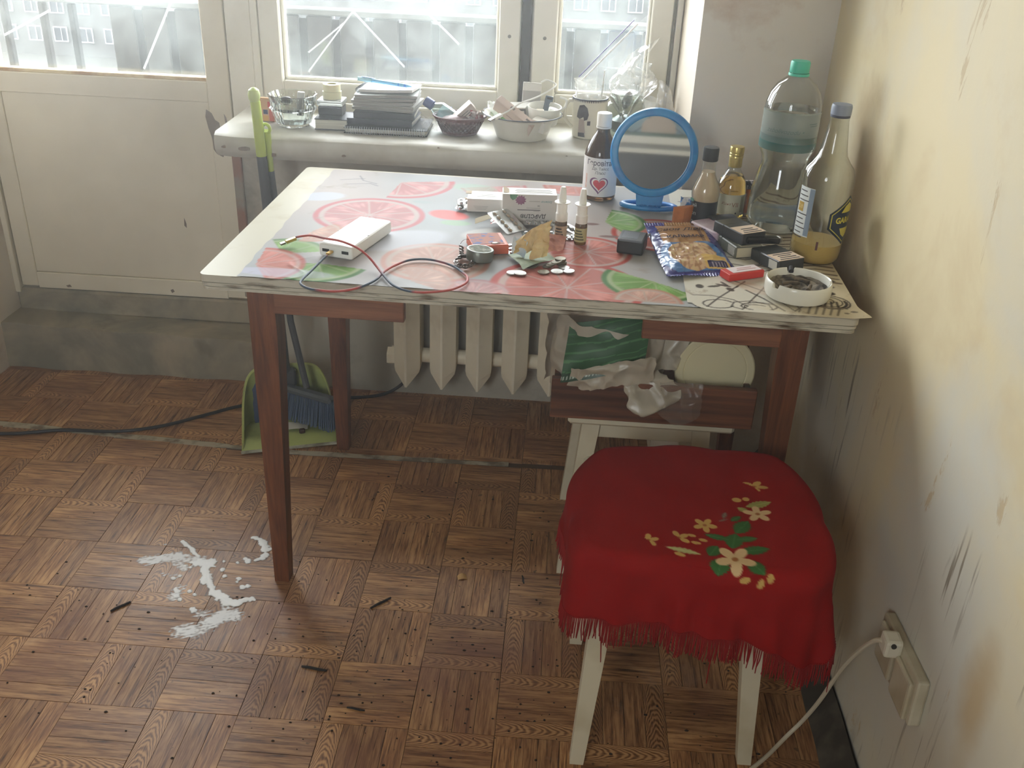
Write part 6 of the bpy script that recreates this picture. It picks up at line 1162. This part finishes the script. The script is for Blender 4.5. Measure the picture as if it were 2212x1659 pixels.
BKC = mat('black_book_cover', (26, 28, 34), 0.5, spec=0.3); NVC = mat('navy_book_cover', (28, 32, 46), 0.5, spec=0.3)
book('thick black book with pale page edges under the jar of tape', (0.409, 0.888, ZS), R(2), 0.082, 0.090, 0.027, BKC)
bj = thing('cosmetic_jar', 'square black jar with a clear lid on the black book', 'jar', (0.401, 0.905, ZS + 0.0275)); M().box((0, 0, 0.0115), (0.060, 0.055, 0.023), 0.004, seg=2).build('jar_body', mat('black_jar', (24, 26, 34), 0.35), bj); M().box((0, 0, 0.0305), (0.066, 0.058, 0.014), 0.004, seg=2).build('lid', mat('cloudy_lid', (214, 218, 212), 0.15, trans=0.5), bj)
TAPE = mat('cream_tape', (222, 216, 178), 0.35, sss=0.1)
for lab, z, r_ in (('lower roll of cream adhesive tape on the black jar', 0.0655, 0.0235), ('upper roll of cream adhesive tape on the black jar', 0.0835, 0.0215)):
    t = thing('tape_roll', lab, 'tape', (0.402, 0.907, ZS + z - 0.0002)); M().lathe([(0.014, 0), (r_, 0), (r_, 0.0175), (0.014, 0.0175), (0.014, 0)], 36, cap=False).build('tape', TAPE, t); M().lathe([(0.0125, 0), (0.014, 0), (0.014, 0.0175), (0.0125, 0.0175), (0.0125, 0)], 30, cap=False).build('core', mat('tape_core', (196, 190, 160), 0.5), t)
def spiral(par, x0, x1, y, z, r, n, m_):
    m = M(); P = []
    for k in range(n * 10 + 1): a = 2 * PI * k / 10; P.append((x0 + (x1 - x0) * k / (n * 10), y + r * math.cos(a), z + r * math.sin(a)))
    m.tube(P, 0.0009, 5); m.build('spiral_wire', m_, par)
WIRE = mat('steel_wire', (176, 180, 180), 0.3, 0.9)
sn = thing('spiral_notebook', 'wide dark spiral notebook at the bottom of the windowsill pile', 'notebook', (0.549, 0.890, ZS), R(1)); M().box((0, 0.006, 0.007), (0.200, 0.130, 0.011)).build('page_block', mat('page_paper', (206, 204, 192), 0.8), sn)
for z in (0.0008, 0.0132): M().box((0, 0.004, z), (0.206, 0.140, 0.0014)).build('cover', BKC, sn)
spiral(sn, -0.100, 0.100, -0.066, 0.0085, 0.0085, 34, WIRE)
book('navy book lying on the wide spiral notebook', (0.535, 0.905, ZS + 0.0175), R(-3), 0.164, 0.120, 0.014, NVC, sp=-1); book('black book above the navy one under the exercise books', (0.540, 0.912, ZS + 0.0320), R(2), 0.152, 0.115, 0.0145, BKC, sp=-1)
for k in range(5):
    lab = ['lowest', 'second lowest', 'middle', 'second highest', 'uppermost'][k] + ' thin grey exercise book in the windowsill pile'
    t = thing('exercise_book', lab, 'notebook', (0.540 + 0.003 * math.sin(k * 2.2), 0.925 + 0.002 * math.cos(k), ZS + 0.0470 + 0.0082 * k), R(-4 + 1.6 * k + 2 * math.sin(k * 5)))
    M().grid(lambda u, v: (-0.077 + 0.154 * u, -0.058 + 0.116 * v, 0.0072 + 0.0008 * math.sin(u * 5 + k)), 12, 4, thick=0.0064).build('page_block', mat('grey_pages', (150, 147, 140), 0.85, rgb2=(116, 113, 107), sc=(1, 1, 160), ns=5), t); M().grid(lambda u, v: (-0.078 + 0.156 * u, -0.059 + 0.118 * v, 0.0077 + 0.0008 * math.sin(u * 5 + k)), 12, 2, thick=0.0006).build('cover', mat('grey_cover_%d' % k, (176 - 6 * k, 174 - 4 * k, 168 - 4 * k), 0.6), t)
pn = thing('spiral_notebook', 'small white printed spiral notebook on top of the windowsill pile', 'notebook', (0.545, 0.928, ZS + 0.0890), R(-4)); M().grid(lambda u, v: (-0.066 + 0.135 * u, -0.050 + 0.104 * v, 0.0066 + 0.006 * u * u * (1 - v)), 12, 6, thick=0.006).build('page_block', mat('notebook_pages', (206, 204, 200), 0.8), pn)
M().grid(lambda u, v: (-0.067 + 0.137 * u, -0.051 + 0.106 * v, 0.0074 + 0.006 * u * u * (1 - v)), 30, 24, thick=0.0004).build('printed_page', mat('blue_print_page', (236, 238, 242), 0.6, rgb2=(148, 166, 200), sc=(1, 2.2, 1), ns=46, lo=0.52, hi=0.62), pn)
m = M(); P = [(-0.070 + 0.006 * math.cos(2 * PI * k / 10), -0.048 + 0.098 * k / 160, 0.004 + 0.006 * math.sin(2 * PI * k / 10)) for k in range(161)]; m.tube(P, 0.0007, 5); m.build('spiral_wire', mat('dark_wire', (96, 98, 104), 0.4, 0.7), pn)
pe2 = thing('ballpoint_pen', 'light blue ballpoint pen lying across the printed notebook', 'pen', (0.540, 0.918, ZS + 0.1075), (0, R(3), R(-12))); M().lathe([(0.0042, -0.062), (0.0046, -0.045), (0.0046, 0.040), (0.0036, 0.054), (0.0010, 0.066), (0, 0.0665)], 14, mat=MX(ry=R(90))).build('barrel', mat('pale_blue_pen', (120, 190, 226), 0.25, trans=0.2), pe2); M().lathe([(0.0052, -0.078), (0.0055, -0.060), (0.0055, -0.040)], 14, mat=MX(ry=R(90))).build('pen_top', mat('pale_aqua_pen', (160, 210, 226), 0.3), pe2); M().box((-0.050, 0, 0.0062), (0.036, 0.0034, 0.0016), 0.0005).build('clip', mat('deep_blue_clip', (40, 110, 186), 0.3), pe2); M().lathe([(0.0047, 0.030), (0.0040, 0.052)], 14, mat=MX(ry=R(90))).build('grip', mat('blue_grip', (42, 120, 200), 0.4), pe2)
# little bottle, basket
lb = thing('dropper_bottle', 'small clear bottle with dark blue cap tipped into the brown basket', 'bottle', (0.640, 0.935, ZS + 0.062), (R(0), R(117), R(-18))); lb.scale = (1.3, 1.3, 1.3)
M().lathe([(0.008, 0.012), (0.009, 0.016), (0.0155, 0.024), (0.0175, 0.030), (0.0175, 0.066), (0.0150, 0.069), (0, 0.069)], 28).build('bottle_body', thin_glass('clear_bottle_glass', (226, 238, 238), 0.6, 0.05), lb); M().lathe([(0.0165, 0.032), (0.0165, 0.064)], 24).build('contents', film('bottle_mist', (206, 226, 228), 0.35, transl=0.6), lb); M().lathe([(0, -0.006), (0.0095, -0.005), (0.010, -0.002), (0.010, 0.012), (0, 0.0125)], 24).build('cap', mat('navy_cap', (62, 76, 128), 0.4), lb)
bb3 = thing('blue_jar', 'little cobalt blue domed bottle behind the clear tipped bottle', 'bottle', (0.692, 0.985, ZS)); M().lathe([(0.014, 0), (0.016, 0.002), (0.016, 0.026), (0.014, 0.032), (0.006, 0.038), (0.004, 0.042), (0, 0.043)], 24).build('bottle_body', mat('cobalt_plastic', (74, 84, 156), 0.3, trans=0.3), bb3)
bk = thing('plastic_basket', 'small brown pierced plastic basket on the windowsill', 'basket', (0.727, 0.890, ZS)); BRN = mat('brown_basket', (84, 36, 30), 0.5)
m = M(); nA = 60
rowz = [0.001, 0.006, 0.012, 0.018, 0.024, 0.030, 0.036, 0.043]; rr0 = lambda z: 0.044 + 0.022 * (z / 0.043)
V = []; F = []
for z in rowz:
    for i in range(nA): a = 2 * PI * i / nA; V.append((rr0(z) * math.cos(a) * 1.0, rr0(z) * math.sin(a) * 0.85, z))
for k in range(len(rowz) - 1):
    for i in range(nA):
        if 1 <= k <= 5 and (i + k) % 2 == 0: continue
        j = (i + 1) % nA; F.append((k * nA + i, k * nA + j, k * nA + nA + j, k * nA + nA + i))
m.add(V, F, True); m.lathe([(0.044, 0.001), (0, 0.0015)], nA, sy=0.85, cap=False); m.tube([(0.0665 * math.cos(2 * PI * i / 48), 0.0665 * 0.85 * math.sin(2 * PI * i / 48), 0.0435) for i in range(48)], 0.0022, 8, True); o = m.build('basket_shell', BRN, bk); sd = o.modifiers.new('s', 'SOLIDIFY'); sd.thickness = 0.0016
t = thing('carton', 'small grey-pink carton leaning in the brown basket', 'box', (0.735, 0.895, ZS + 0.030), (R(8), R(-42), R(10))); M().box((0.012, 0, 0.014), (0.064, 0.030, 0.022), 0.001).build('carton_body', mat('grey_pink_card', (186, 174, 164), 0.6), t)
for k in range(2): M().box((0.010, -0.0152, 0.010 + 0.006 * k), (0.036, 0.0004, 0.0014)).build('print_line', INK, t)
t = thing('ribbon_wrapper', 'crumpled red and silver wrapper at the right side of the basket', 'wrapper', (0.768, 0.888, ZS + 0.030)); crumple(16, 14, lambda u, v: (-0.018 + 0.036 * u, -0.012 * math.sin(PI * u), 0.030 * v), 0.009, 60, 2).build('foil_skin', mat('red_silver_foil', (206, 200, 196), 0.25, 0.6, rgb2=(156, 40, 44), ns=60, lo=0.46, hi=0.54), t, sharp=80)
t = thing('dark_pouch', 'dark brown crumpled pouch filling the brown basket', 'pouch', (0.722, 0.890, ZS + 0.004)); crumple(20, 16, lambda u, v: (0.046 * math.cos(2 * PI * u) * math.sin(PI * (0.03 + 0.94 * v)), 0.036 * math.sin(2 * PI * u) * math.sin(PI * (0.03 + 0.94 * v)), 0.020 - 0.019 * math.cos(PI * v)), 0.004, 50, 4).build('pouch_skin', mat('maroon_pouch', (92, 52, 50), 0.5, rgb2=(150, 120, 116), ns=50), t, sharp=80)
t = thing('clear_wrap', 'crumpled clear film between the books and the basket', 'plastic film', (0.655, 0.868, ZS)); crumple(18, 14, lambda u, v: (-0.020 + 0.040 * u, 0.016 * (v - 0.5), 0.006 + 0.038 * v * (1 - 0.5 * u)), 0.008, 50, 6).build('film_skin', film('clear_wrap_film', (196, 200, 200), 0.22, rough=0.15, transl=0.5, gloss=0.35), t, sharp=80)
# enamel basin and its contents
bs_ = thing('enamel_basin', 'white enamel basin with a dark rim full of medicine boxes', 'basin', (0.884, 0.890, ZS)); ENA = mat('white_enamel', (224, 222, 212), 0.3, rgb2=(206, 202, 188), ns=8)
M().lathe([(0.058, 0.002), (0.062, 0), (0.064, 0.003), (0.075, 0.034), (0.084, 0.050), (0.098, 0.0565), (0.0975, 0.0585), (0.083, 0.0525), (0.073, 0.035), (0.061, 0.006), (0, 0.005)], 72).build('basin_bowl', ENA, bs_)
M().tube([(0.0985 * math.cos(2 * PI * i / 64), 0.0985 * math.sin(2 * PI * i / 64), 0.0578) for i in range(64)], 0.0016, 8, True).build('rim', mat('dark_enamel_rim', (72, 76, 84), 0.4), bs_)
def carton(name, label, loc, rot, d, m_, extra=()):
    t = thing(name, label, 'box', loc, rot); M().box((0, 0, d[2] / 2), d, 0.0008).build('carton_body', m_, t)
    for c, s, mm in extra: M().box(c, s, 0.0003).build('print_patch', mm, t)
    return t
GRC = mat('grey_carton', (170, 166, 160), 0.55); PNK = mat('dusty_pink_carton', (188, 168, 154), 0.55)
carton('carton', 'tall grey and white carton standing at the back of the basin', (0.900, 0.955, ZS + 0.030), (R(-8), R(2), R(4)), (0.046, 0.026, 0.088), GRC, (((0, -0.0132, 0.078), (0.046, 0.0008, 0.018), mat('carton_white_top', (214, 210, 200), 0.5)), ((0, 0, 0.0883), (0.045, 0.025, 0.0006), mat('carton_white_top', (214, 210, 200), 0.5))))
carton('carton', 'white carton with green end and dark framed label in the basin', (0.868, 0.925, ZS + 0.030), (R(6), R(-6), R(-12)), (0.066, 0.050, 0.040), mat('offwhite_carton', (204, 202, 194), 0.55), (((-0.027, 0, 0.0202), (0.013, 0.0508, 0.0408), mat('green_end', (110, 160, 92), 0.5)), ((0.016, -0.0252, 0.020), (0.034, 0.0006, 0.034), mat('dark_frame', (76, 76, 78), 0.5)), ((0.016, -0.0256, 0.020), (0.026, 0.0006, 0.024), mat('carton_white_top', (214, 210, 200), 0.5)), ((0.015, -0.026, 0.021), (0.020, 0.0004, 0.0016), INK)))
carton('carton', 'long dusty pink carton slanting down across the front of the basin', (0.862, 0.850, ZS + 0.046), (R(24), R(30), R(-20)), (0.112, 0.022, 0.034), PNK, (((-0.012, 0, 0.0342), (0.012, 0.008, 0.0005), mat('carton_slot', (96, 84, 76), 0.7)), ((0.036, 0, 0.0342), (0.012, 0.006, 0.0005), mat('carton_slot', (96, 84, 76), 0.7)), ((0.002, -0.0112, 0.014), (0.040, 0.0006, 0.002), mat('pink_print2', (150, 120, 112), 0.6)), ((0.036, -0.0112, 0.014), (0.016, 0.0006, 0.020), mat('slate_patch', (86, 90, 96), 0.5))))
carton('carton', 'small pale carton wedged low at the right of the pink carton', (0.930, 0.846, ZS + 0.026), (R(10), R(8), R(-26)), (0.036, 0.026, 0.030), mat('carton_white_top', (214, 210, 200), 0.5), (((-0.004, -0.0132, 0.016), (0.018, 0.0006, 0.016), mat('pale_blue_print', (150, 166, 180), 0.5)),))
cu = thing('cup', 'white cup lying among the boxes in the basin', 'cup', (0.936, 0.900, ZS + 0.030), (R(4), R(2), 0)); M().lathe([(0.030, 0.0), (0.034, 0.004), (0.041, 0.040), (0.043, 0.046), (0.041, 0.046), (0.038, 0.040), (0.032, 0.006), (0, 0.005)], 44).build('cup_body', mat('cup_white', (226, 226, 218), 0.3), cu)
M().tube(smooth_path([(0.040, 0.006, 0.038), (0.052, 0.010, 0.046), (0.052, 0.014, 0.062), (0.036, 0.018, 0.066)], 5), 0.003, 8).build('handle', mat('cup_white', (226, 226, 218), 0.3), cu)
t = thing('pill_bottle', 'small beige stub standing in the white cup', 'container', (0.927, 0.882, ZS + 0.046)); M().box((0, 0, 0.012), (0.020, 0.016, 0.024), 0.002).build('stub_body', mat('beige_stub', (206, 196, 176), 0.5), t)
t = thing('medicine_vial', 'small white capped vial at the right side of the cup', 'vial', (0.953, 0.886, ZS + 0.042), (0, R(14), 0)); M().lathe([(0.011, 0), (0.0115, 0.002), (0.0115, 0.024)], 22).build('vial_body', mat('vial_white', (222, 220, 212), 0.4), t); M().lathe([(0.0122, 0.024), (0.0122, 0.032), (0, 0.0325)], 22).build('cap', mat('cup_white', (226, 226, 218), 0.3), t)
t = thing('remote', 'slim slate grey strip device standing behind the white cup', 'device', (0.938, 0.930, ZS + 0.034), (R(-10), R(12), R(10))); M().box((0, 0, 0.030), (0.020, 0.010, 0.060), 0.003, seg=2).build('device_body', mat('slate_plastic', (86, 96, 106), 0.4), t); M().box((0, 0, 0.054), (0.014, 0.011, 0.006), 0.001).build('device_cap', BLKP, t)
uc = thing('usb_cable', 'white charging cable with its connector resting on the basin edge', 'cable', (0, 0, 0)); WCB = mat('white_cable_soft', (226, 226, 220), 0.45)
M().tube(smooth_path([(0.836, 0.818, ZS + 0.0665), (0.856, 0.830, ZS + 0.076), (0.880, 0.848, ZS + 0.090), (0.905, 0.875, ZS + 0.095), (0.925, 0.900, ZS + 0.100), (0.952, 0.925, ZS + 0.112), (0.962, 0.945, ZS + 0.120), (0.940, 0.955, ZS + 0.128), (0.925, 0.945, ZS + 0.124)], 6), 0.0021, 8).build('cord', WCB, uc)
aa = (R(0), R(-22), R(32)); M().box((0, 0, 0), (0.022, 0.014, 0.007), 0.002, seg=2).build('plug_body', WCB, uc, (0.828, 0.812, ZS + 0.0625), aa); M().box((0, 0, 0), (0.013, 0.012, 0.0046), 0.0004).build('plug_tip', STEEL, uc, (0.8135, 0.803, ZS + 0.0565), aa)
t = thing('white_bag_scrap', 'crumpled white plastic scrap at the left of the basin', 'plastic scrap', (0.812, 0.920, ZS + 0.044)); crumple(20, 16, lambda u, v: (-0.020 + 0.044 * u, -0.01 * math.sin(PI * u), 0.030 * v), 0.010, 46, 12).build('film_skin', film('scrap_film', (226, 226, 222), 0.6, transl=0.5, gloss=0.2), t, sharp=80)
# mug
mg = thing('mug', 'tall cream mug with a dark toothed rim and a printed figure', 'mug', (1.050, 0.928, ZS)); MUG = mat('cream_mug', (216, 210, 190), 0.3); r = 0.0435
M().lathe([(0.037, 0), (0.040, 0.003), (r - 0.001, 0.050), (r, 0.094), (r + 0.0005, 0.098), (r - 0.0025, 0.098), (r - 0.004, 0.090), (0.038, 0.006), (0, 0.006)], 52).build('mug_body', MUG, mg)
M().tube([(r + 0.0004) * np.array((math.cos(2 * PI * i / 56), math.sin(2 * PI * i / 56), 0)) + np.array((0, 0, 0.0972)) for i in range(56)], 0.0014, 6, True).build('rim_line', mat('dark_rim_print', (52, 54, 66), 0.4), mg)
m = M()
for k in range(30):
    a0 = R(-180) + k * R(6); m.add([((r + 0.0004) * math.cos(a), (r + 0.0004) * math.sin(a), z) for a, z in ((a0, 0.096), (a0 + R(3), 0.0895), (a0 + R(6), 0.096))], [(0, 1, 2)])
m.build('rim_print', mat('dark_rim_print', (52, 54, 66), 0.4), mg)
M().tube(smooth_path([(-0.041, -0.006, 0.088), (-0.053, -0.012, 0.088), (-0.062, -0.016, 0.070), (-0.059, -0.016, 0.046), (-0.042, -0.008, 0.024)], 6), 0.0055, 10, flat=0.8).build('handle', MUG, mg)
def mugp(poly, off, m_):
    b_ = bmesh.new(); f = b_.faces.new([b_.verts.new((x, y, 0)) for x, y in poly]); f.normal_update()
    if f.normal.z < 0: f.normal_flip()
    bmesh.ops.triangulate(b_, faces=b_.faces[:]); bmesh.ops.subdivide_edges(b_, edges=[e for e in b_.edges if e.calc_length() > 0.006], cuts=2)
    mm = M(); mm.bm(b_); a0 = R(-112); mr = lambda y: (0.040 + 0.0025 * (y - 0.003) / 0.047 if y < 0.05 else 0.0425 + 0.001 * (y - 0.05) / 0.044) + 0.0007 + off; mm.V = [(mr(y) * math.cos(a0 + x / r), mr(y) * math.sin(a0 + x / r), y) for x, y, z in mm.V]; mm.build('figure_print', m_, mg)
mugp([(-0.010, 0.083), (0.002, 0.086), (0.011, 0.078), (0.015, 0.062), (0.012, 0.050), (0.004, 0.047), (0.002, 0.056), (-0.008, 0.050), (-0.017, 0.054), (-0.015, 0.068)], 0.0006, mat('mug_dark_print', (66, 58, 62), 0.5)); mugp([(-0.010, 0.050), (0.004, 0.050), (0.008, 0.016), (-0.012, 0.016)], 0.0003, mat('mug_pale_print', (176, 160, 148), 0.5)); mugp([(-0.012, 0.016), (0.006, 0.017), (0.008, 0.006), (-0.012, 0.006)], 0.0006, mat('mug_dark_print', (66, 58, 62), 0.5)); mugp([(0.012, 0.046), (0.020, 0.047), (0.020, 0.036), (0.012, 0.036)], 0.0006, mat('mug_dark_print', (66, 58, 62), 0.5))
CLB = film('crumpled_clear_bag', (216, 216, 208), 0.26, rough=0.2, transl=0.5, gloss=0.3)
t = thing('plastic_bag', 'crumpled clear plastic bag stuffed into the cream mug', 'bag', (1.048, 0.930, ZS + 0.030)); crumple(48, 36, lambda u, v: ((0.028 + 0.016 * v) * math.cos(2 * PI * u) * (1 - 0.15 * math.sin(5 * u)), (0.030 + 0.006 * v) * math.sin(2 * PI * u), 0.004 + 0.092 * v + 0.022 * v * math.cos(2 * PI * u + PI) + 0.008 * math.sin(9 * u)), 0.008, 34, 3).build('bag_skin', CLB, t, sharp=80)
M().tube([(1.073, 0.935, ZS + 0.012), (1.081, 0.948, ZS + 0.160)], 0.0042, 12, flat=0.5).build('plastic_spoon', mat('milky_plastic', (226, 228, 222), 0.35, trans=0.2), label='milky plastic stick standing upright in the mug', cat='stick')
# preserving jar with cutlery and bag
jr = thing('glass_jar', 'wide glass jar of spoons and forks behind the mirror', 'jar', (1.142, 0.965, ZS)); JG = thin_glass('jar_glass', (236, 242, 238), 0.5, 0.05)
M().lathe([(0.040, 0), (0.047, 0.004), (0.049, 0.015), (0.049, 0.070), (0.045, 0.080), (0.039, 0.084), (0.038, 0.090), (0.041, 0.091), (0.041, 0.096), (0.038, 0.097), (0.038, 0.104), (0.041, 0.106), (0.039, 0.107)], 52).build('jar_body', JG, jr)
M().lathe([(0.041, 0.086), (0.0425, 0.088), (0.041, 0.090)], 48, cap=False).build('neck_ring', JG, jr)
def cutlery(kind, label, base, top, tw=0.0):
    base, top = Vector(base), Vector(top); d = top - base; L_ = d.length; t = thing(kind, label, kind, base); t.rotation_mode = 'QUATERNION'; q = d.to_track_quat('Z', 'Y'); t.rotation_quaternion = q
    m = M(); m.tube([(0, 0, 0), (0, 0.001, L_ * 0.35), (0, 0, L_ * 0.68)], [0.005, 0.0028, 0.0024], 8, flat=0.45); m.build('handle', STEEL, t)
    m = M()
    if kind == 'spoon': m.lathe([(0.0001, -0.026), (0.008, -0.021), (0.0135, -0.006), (0.0142, 0.006), (0.010, 0.020), (0.0001, 0.027)], 20, c=(0, 0, L_ * 0.86), sy=0.28); m.build('spoon_bowl', STEEL, t)
    else:
        m.box((0, 0, L_ * 0.74), (0.020, 0.0016, 0.022), 0.0006)
        for k in range(4): m.box((-0.0084 + 0.0056 * k, 0, L_ * 0.74 + 0.026), (0.0026, 0.0016, 0.034), 0.0005)
        m.build('tines', STEEL, t)
cutlery('spoon', 'steel spoon leaning left in the glass jar', (1.155, 0.970, ZS + 0.006), (1.106, 0.945, ZS + 0.090)); cutlery('spoon', 'steel spoon bowl up in the middle of the glass jar', (1.130, 0.975, ZS + 0.006), (1.145, 0.940, ZS + 0.104)); cutlery('spoon', 'steel spoon leaning right in the glass jar', (1.130, 0.960, ZS + 0.006), (1.170, 0.948, ZS + 0.096))
cutlery('fork', 'steel fork at the front of the glass jar', (1.150, 0.950, ZS + 0.006), (1.122, 0.932, ZS + 0.088)); cutlery('fork', 'steel fork at the back right of the glass jar', (1.140, 0.985, ZS + 0.006), (1.172, 0.990, ZS + 0.098))
m = M(); m.lathe([(0.030, 0.002), (0.036, 0.010), (0.034, 0.030), (0.020, 0.040), (0, 0.042)], 24); m.build('metal_sieve', mat('grey_steel_dull', (108, 112, 114), 0.4, 0.6), None, (1.142, 0.962, ZS + 0.008), label='dull grey metal strainer sunk in the glass jar', cat='strainer')
t = thing('plastic_bag', 'crinkled clear plastic bag rising out of the glass jar', 'bag', (1.145, 0.970, ZS + 0.075))
crumple(60, 56, lambda u, v: ((0.026 + 0.030 * math.sin(PI * min(1, v * 1.15)) + 0.004) * math.cos(2 * PI * u) + 0.018 * v, (0.022 + 0.016 * math.sin(PI * v)) * math.sin(2 * PI * u), 0.004 + 0.095 * v + 0.014 * math.sin(6 * u) * v), 0.014, 30, 5).build('bag_skin', CLB, t, sharp=80)
crumple(30, 30, lambda u, v: (-0.030 + 0.075 * u * (0.5 + 0.5 * v) + 0.02 * v, 0.020 + 0.012 * math.sin(5 * u), 0.075 + 0.085 * v * (0.45 + 0.55 * u)), 0.010, 26, 8).build('bag_corner', CLB, t, sharp=80)
crumple(20, 8, lambda u, v: (-0.085 + 0.085 * u, 0.0, 0.088 + 0.008 * v * u - 0.006 * u), 0.003, 40, 2).build('bag_handle', CLB, t, sharp=80)
t = thing('plastic_sheet', 'clear plastic sheet with a thin violet edge leaning on the right window pane', 'plastic sheet', (0, 0, 0))
M().grid(lambda u, v: (1.015 + 0.165 * u, 1.040 + 0.004 * math.sin(6 * u), 0.905 + 0.165 * u * v + 0.002 - 0.02 * (1 - u) * (1 - v)), 16, 16).build('sheet', film('clear_sheet', (206, 208, 206), 0.06, rough=0.12, transl=0.8, gloss=0.15), t)
M().tube([(1.018, 1.038, 0.912), (1.148, 1.038, 1.058)], 0.0013, 6).build('violet_edge', mat('violet_edge', (110, 96, 160), 0.4), t); M().tube([(1.026, 1.037, 0.903), (1.158, 1.037, 1.050)], 0.0022, 6).build('white_edge', mat('white_edge', (240, 240, 238), 0.3), t)
# two small wrapped jars at the right end
cj = thing('small_jar', 'small cream jar with clear film tied over its top', 'jar', (1.206, 0.985, ZS)); M().lathe([(0.018, 0), (0.024, 0.004), (0.0255, 0.016), (0.024, 0.030), (0.017, 0.038), (0.0165, 0.046), (0.0185, 0.048), (0.0185, 0.056), (0, 0.057)], 30).build('jar_body', mat('cream_jar', (216, 206, 178), 0.4), cj); M().lathe([(0.0192, 0.049), (0.0196, 0.051), (0.0192, 0.053)], 28, cap=False).build('tie_ring', mat('ochre_ring', (186, 160, 116), 0.6), cj); crumple(22, 12, lambda u, v: ((0.018 + 0.003 * v) * math.cos(2 * PI * u), (0.016) * math.sin(2 * PI * u), 0.054 + 0.034 * v + 0.012 * v * math.cos(2 * PI * u + 2)), 0.004, 60, 3).build('film_cover', CLB, cj, sharp=80)
bj2 = thing('small_jar', 'small brown jar with tall clear film at the right end of the sill', 'jar', (1.243, 0.985, ZS)); M().lathe([(0.020, 0), (0.0235, 0.003), (0.0235, 0.054), (0.022, 0.058), (0, 0.059)], 30).build('jar_body', mat('brown_jar', (112, 98, 82), 0.4), bj2); crumple(24, 20, lambda u, v: ((0.021 * (1 - 0.4 * v) + 0.004) * math.cos(2 * PI * u) - 0.006 * v, 0.018 * math.sin(2 * PI * u) * (1 - 0.5 * v), 0.057 + 0.060 * v + 0.018 * v * math.cos(2 * PI * u + 2.6)), 0.005, 46, 9).build('film_cover', film('dull_film', (206, 200, 188), 0.35, transl=0.5, gloss=0.3), bj2, sharp=80)
# ---------------------------------------------------------------- the far side of the room, seen in the mirror
cbt = thing('tall_cabinet', 'dark brown cabinet with pale worktop reflected in the mirror', 'cabinet', (1.14, -2.42, 0)); M().box((0, 0, 0.575), (0.78, 0.44, 1.15), 0.004).build('cabinet_body', mat('cabinet_dark', (48, 42, 35), 0.6, rgb2=(38, 33, 28), ns=6), cbt)
for z, h_ in ((1.161, 0.022), (1.212, 0.036)): M().box((0, 0.005, z), (0.79, 0.45, h_), 0.003).build('worktop', mat('cabinet_pale', (206, 200, 182), 0.5), cbt)
M().box((0, 0.0, 1.183), (0.78, 0.44, 0.022)).build('grey_gap', mat('cabinet_grey', (120, 116, 106), 0.6), cbt); M().box((0, 0.005, 1.239), (0.78, 0.44, 0.018)).build('runner', mat('green_runner', (74, 96, 86), 0.8), cbt)  # grey band between the two pale slabs
pp_ = thing('wall_panel', 'blue-grey painted wall panel above the cabinet reflected in the mirror', 'panel', (1.14, -2.638, 1.56)); M().box((0, 0, 0), (0.78, 0.02, 0.6)).build('panel_board', mat('panel_bluegrey', (150, 172, 176), 0.7, rgb2=(126, 150, 158), ns=7), pp_)
def outl(P): M().tube(smooth_path([(x, 0.0112, z) for x, z in P], 5), 0.0025, 6).build('outline', mat('panel_ink', (60, 70, 72), 0.7), pp_)
for dx in (-0.33, -0.05, 0.2):
    outl([(dx, -0.28), (dx + 0.02, -0.10), (dx + 0.01, 0.1)]); outl([(dx + 0.02, -0.22), (dx + 0.10, -0.26), (dx + 0.18, -0.18), (dx + 0.14, -0.08), (dx + 0.05, -0.10), (dx + 0.02, -0.22)])
    M().lathe([(0.05, 0), (0.045, 0.004), (0, 0.004)], 20, mat=MX((dx + 0.02, 0.010, 0.02), rx=R(-90)), sx=1.2).build('petal', mat('panel_ochre', (206, 180, 116), 0.7), pp_); M().lathe([(0.07, 0), (0.065, 0.004), (0, 0.004)], 20, mat=MX((dx + 0.23, 0.010, -0.24), rx=R(-90)), sx=1.3).build('petal', mat('panel_beige', (206, 184, 160), 0.7), pp_)
for o in list(scene.objects):
    if o.type == 'LIGHT': o.hide_set(False)
# ---------------------------------------------------------------- scattering volume added to imitate lens veiling glare
hz, nt, b = newmat('glare_haze'); nt.nodes.remove(b); vsn = N(nt, 'ShaderNodeVolumeScatter'); vsn.inputs['Density'].default_value = 0.037; vsn.inputs['Anisotropy'].default_value = 0.82
vsn.inputs['Color'].default_value = (0.96, 0.97, 0.95, 1); nt.links.new(vsn.outputs[0], nt.nodes['Material Output'].inputs['Volume'])
hazeo = M().box((-0.17, -0.80, 1.275), (3.4, 3.68, 2.54)).build('veiling_glare_haze', hz)
tag(hazeo, 'thin haze filling the whole room in place of lens glare, brightest before the window', 'haze', kind='stuff')
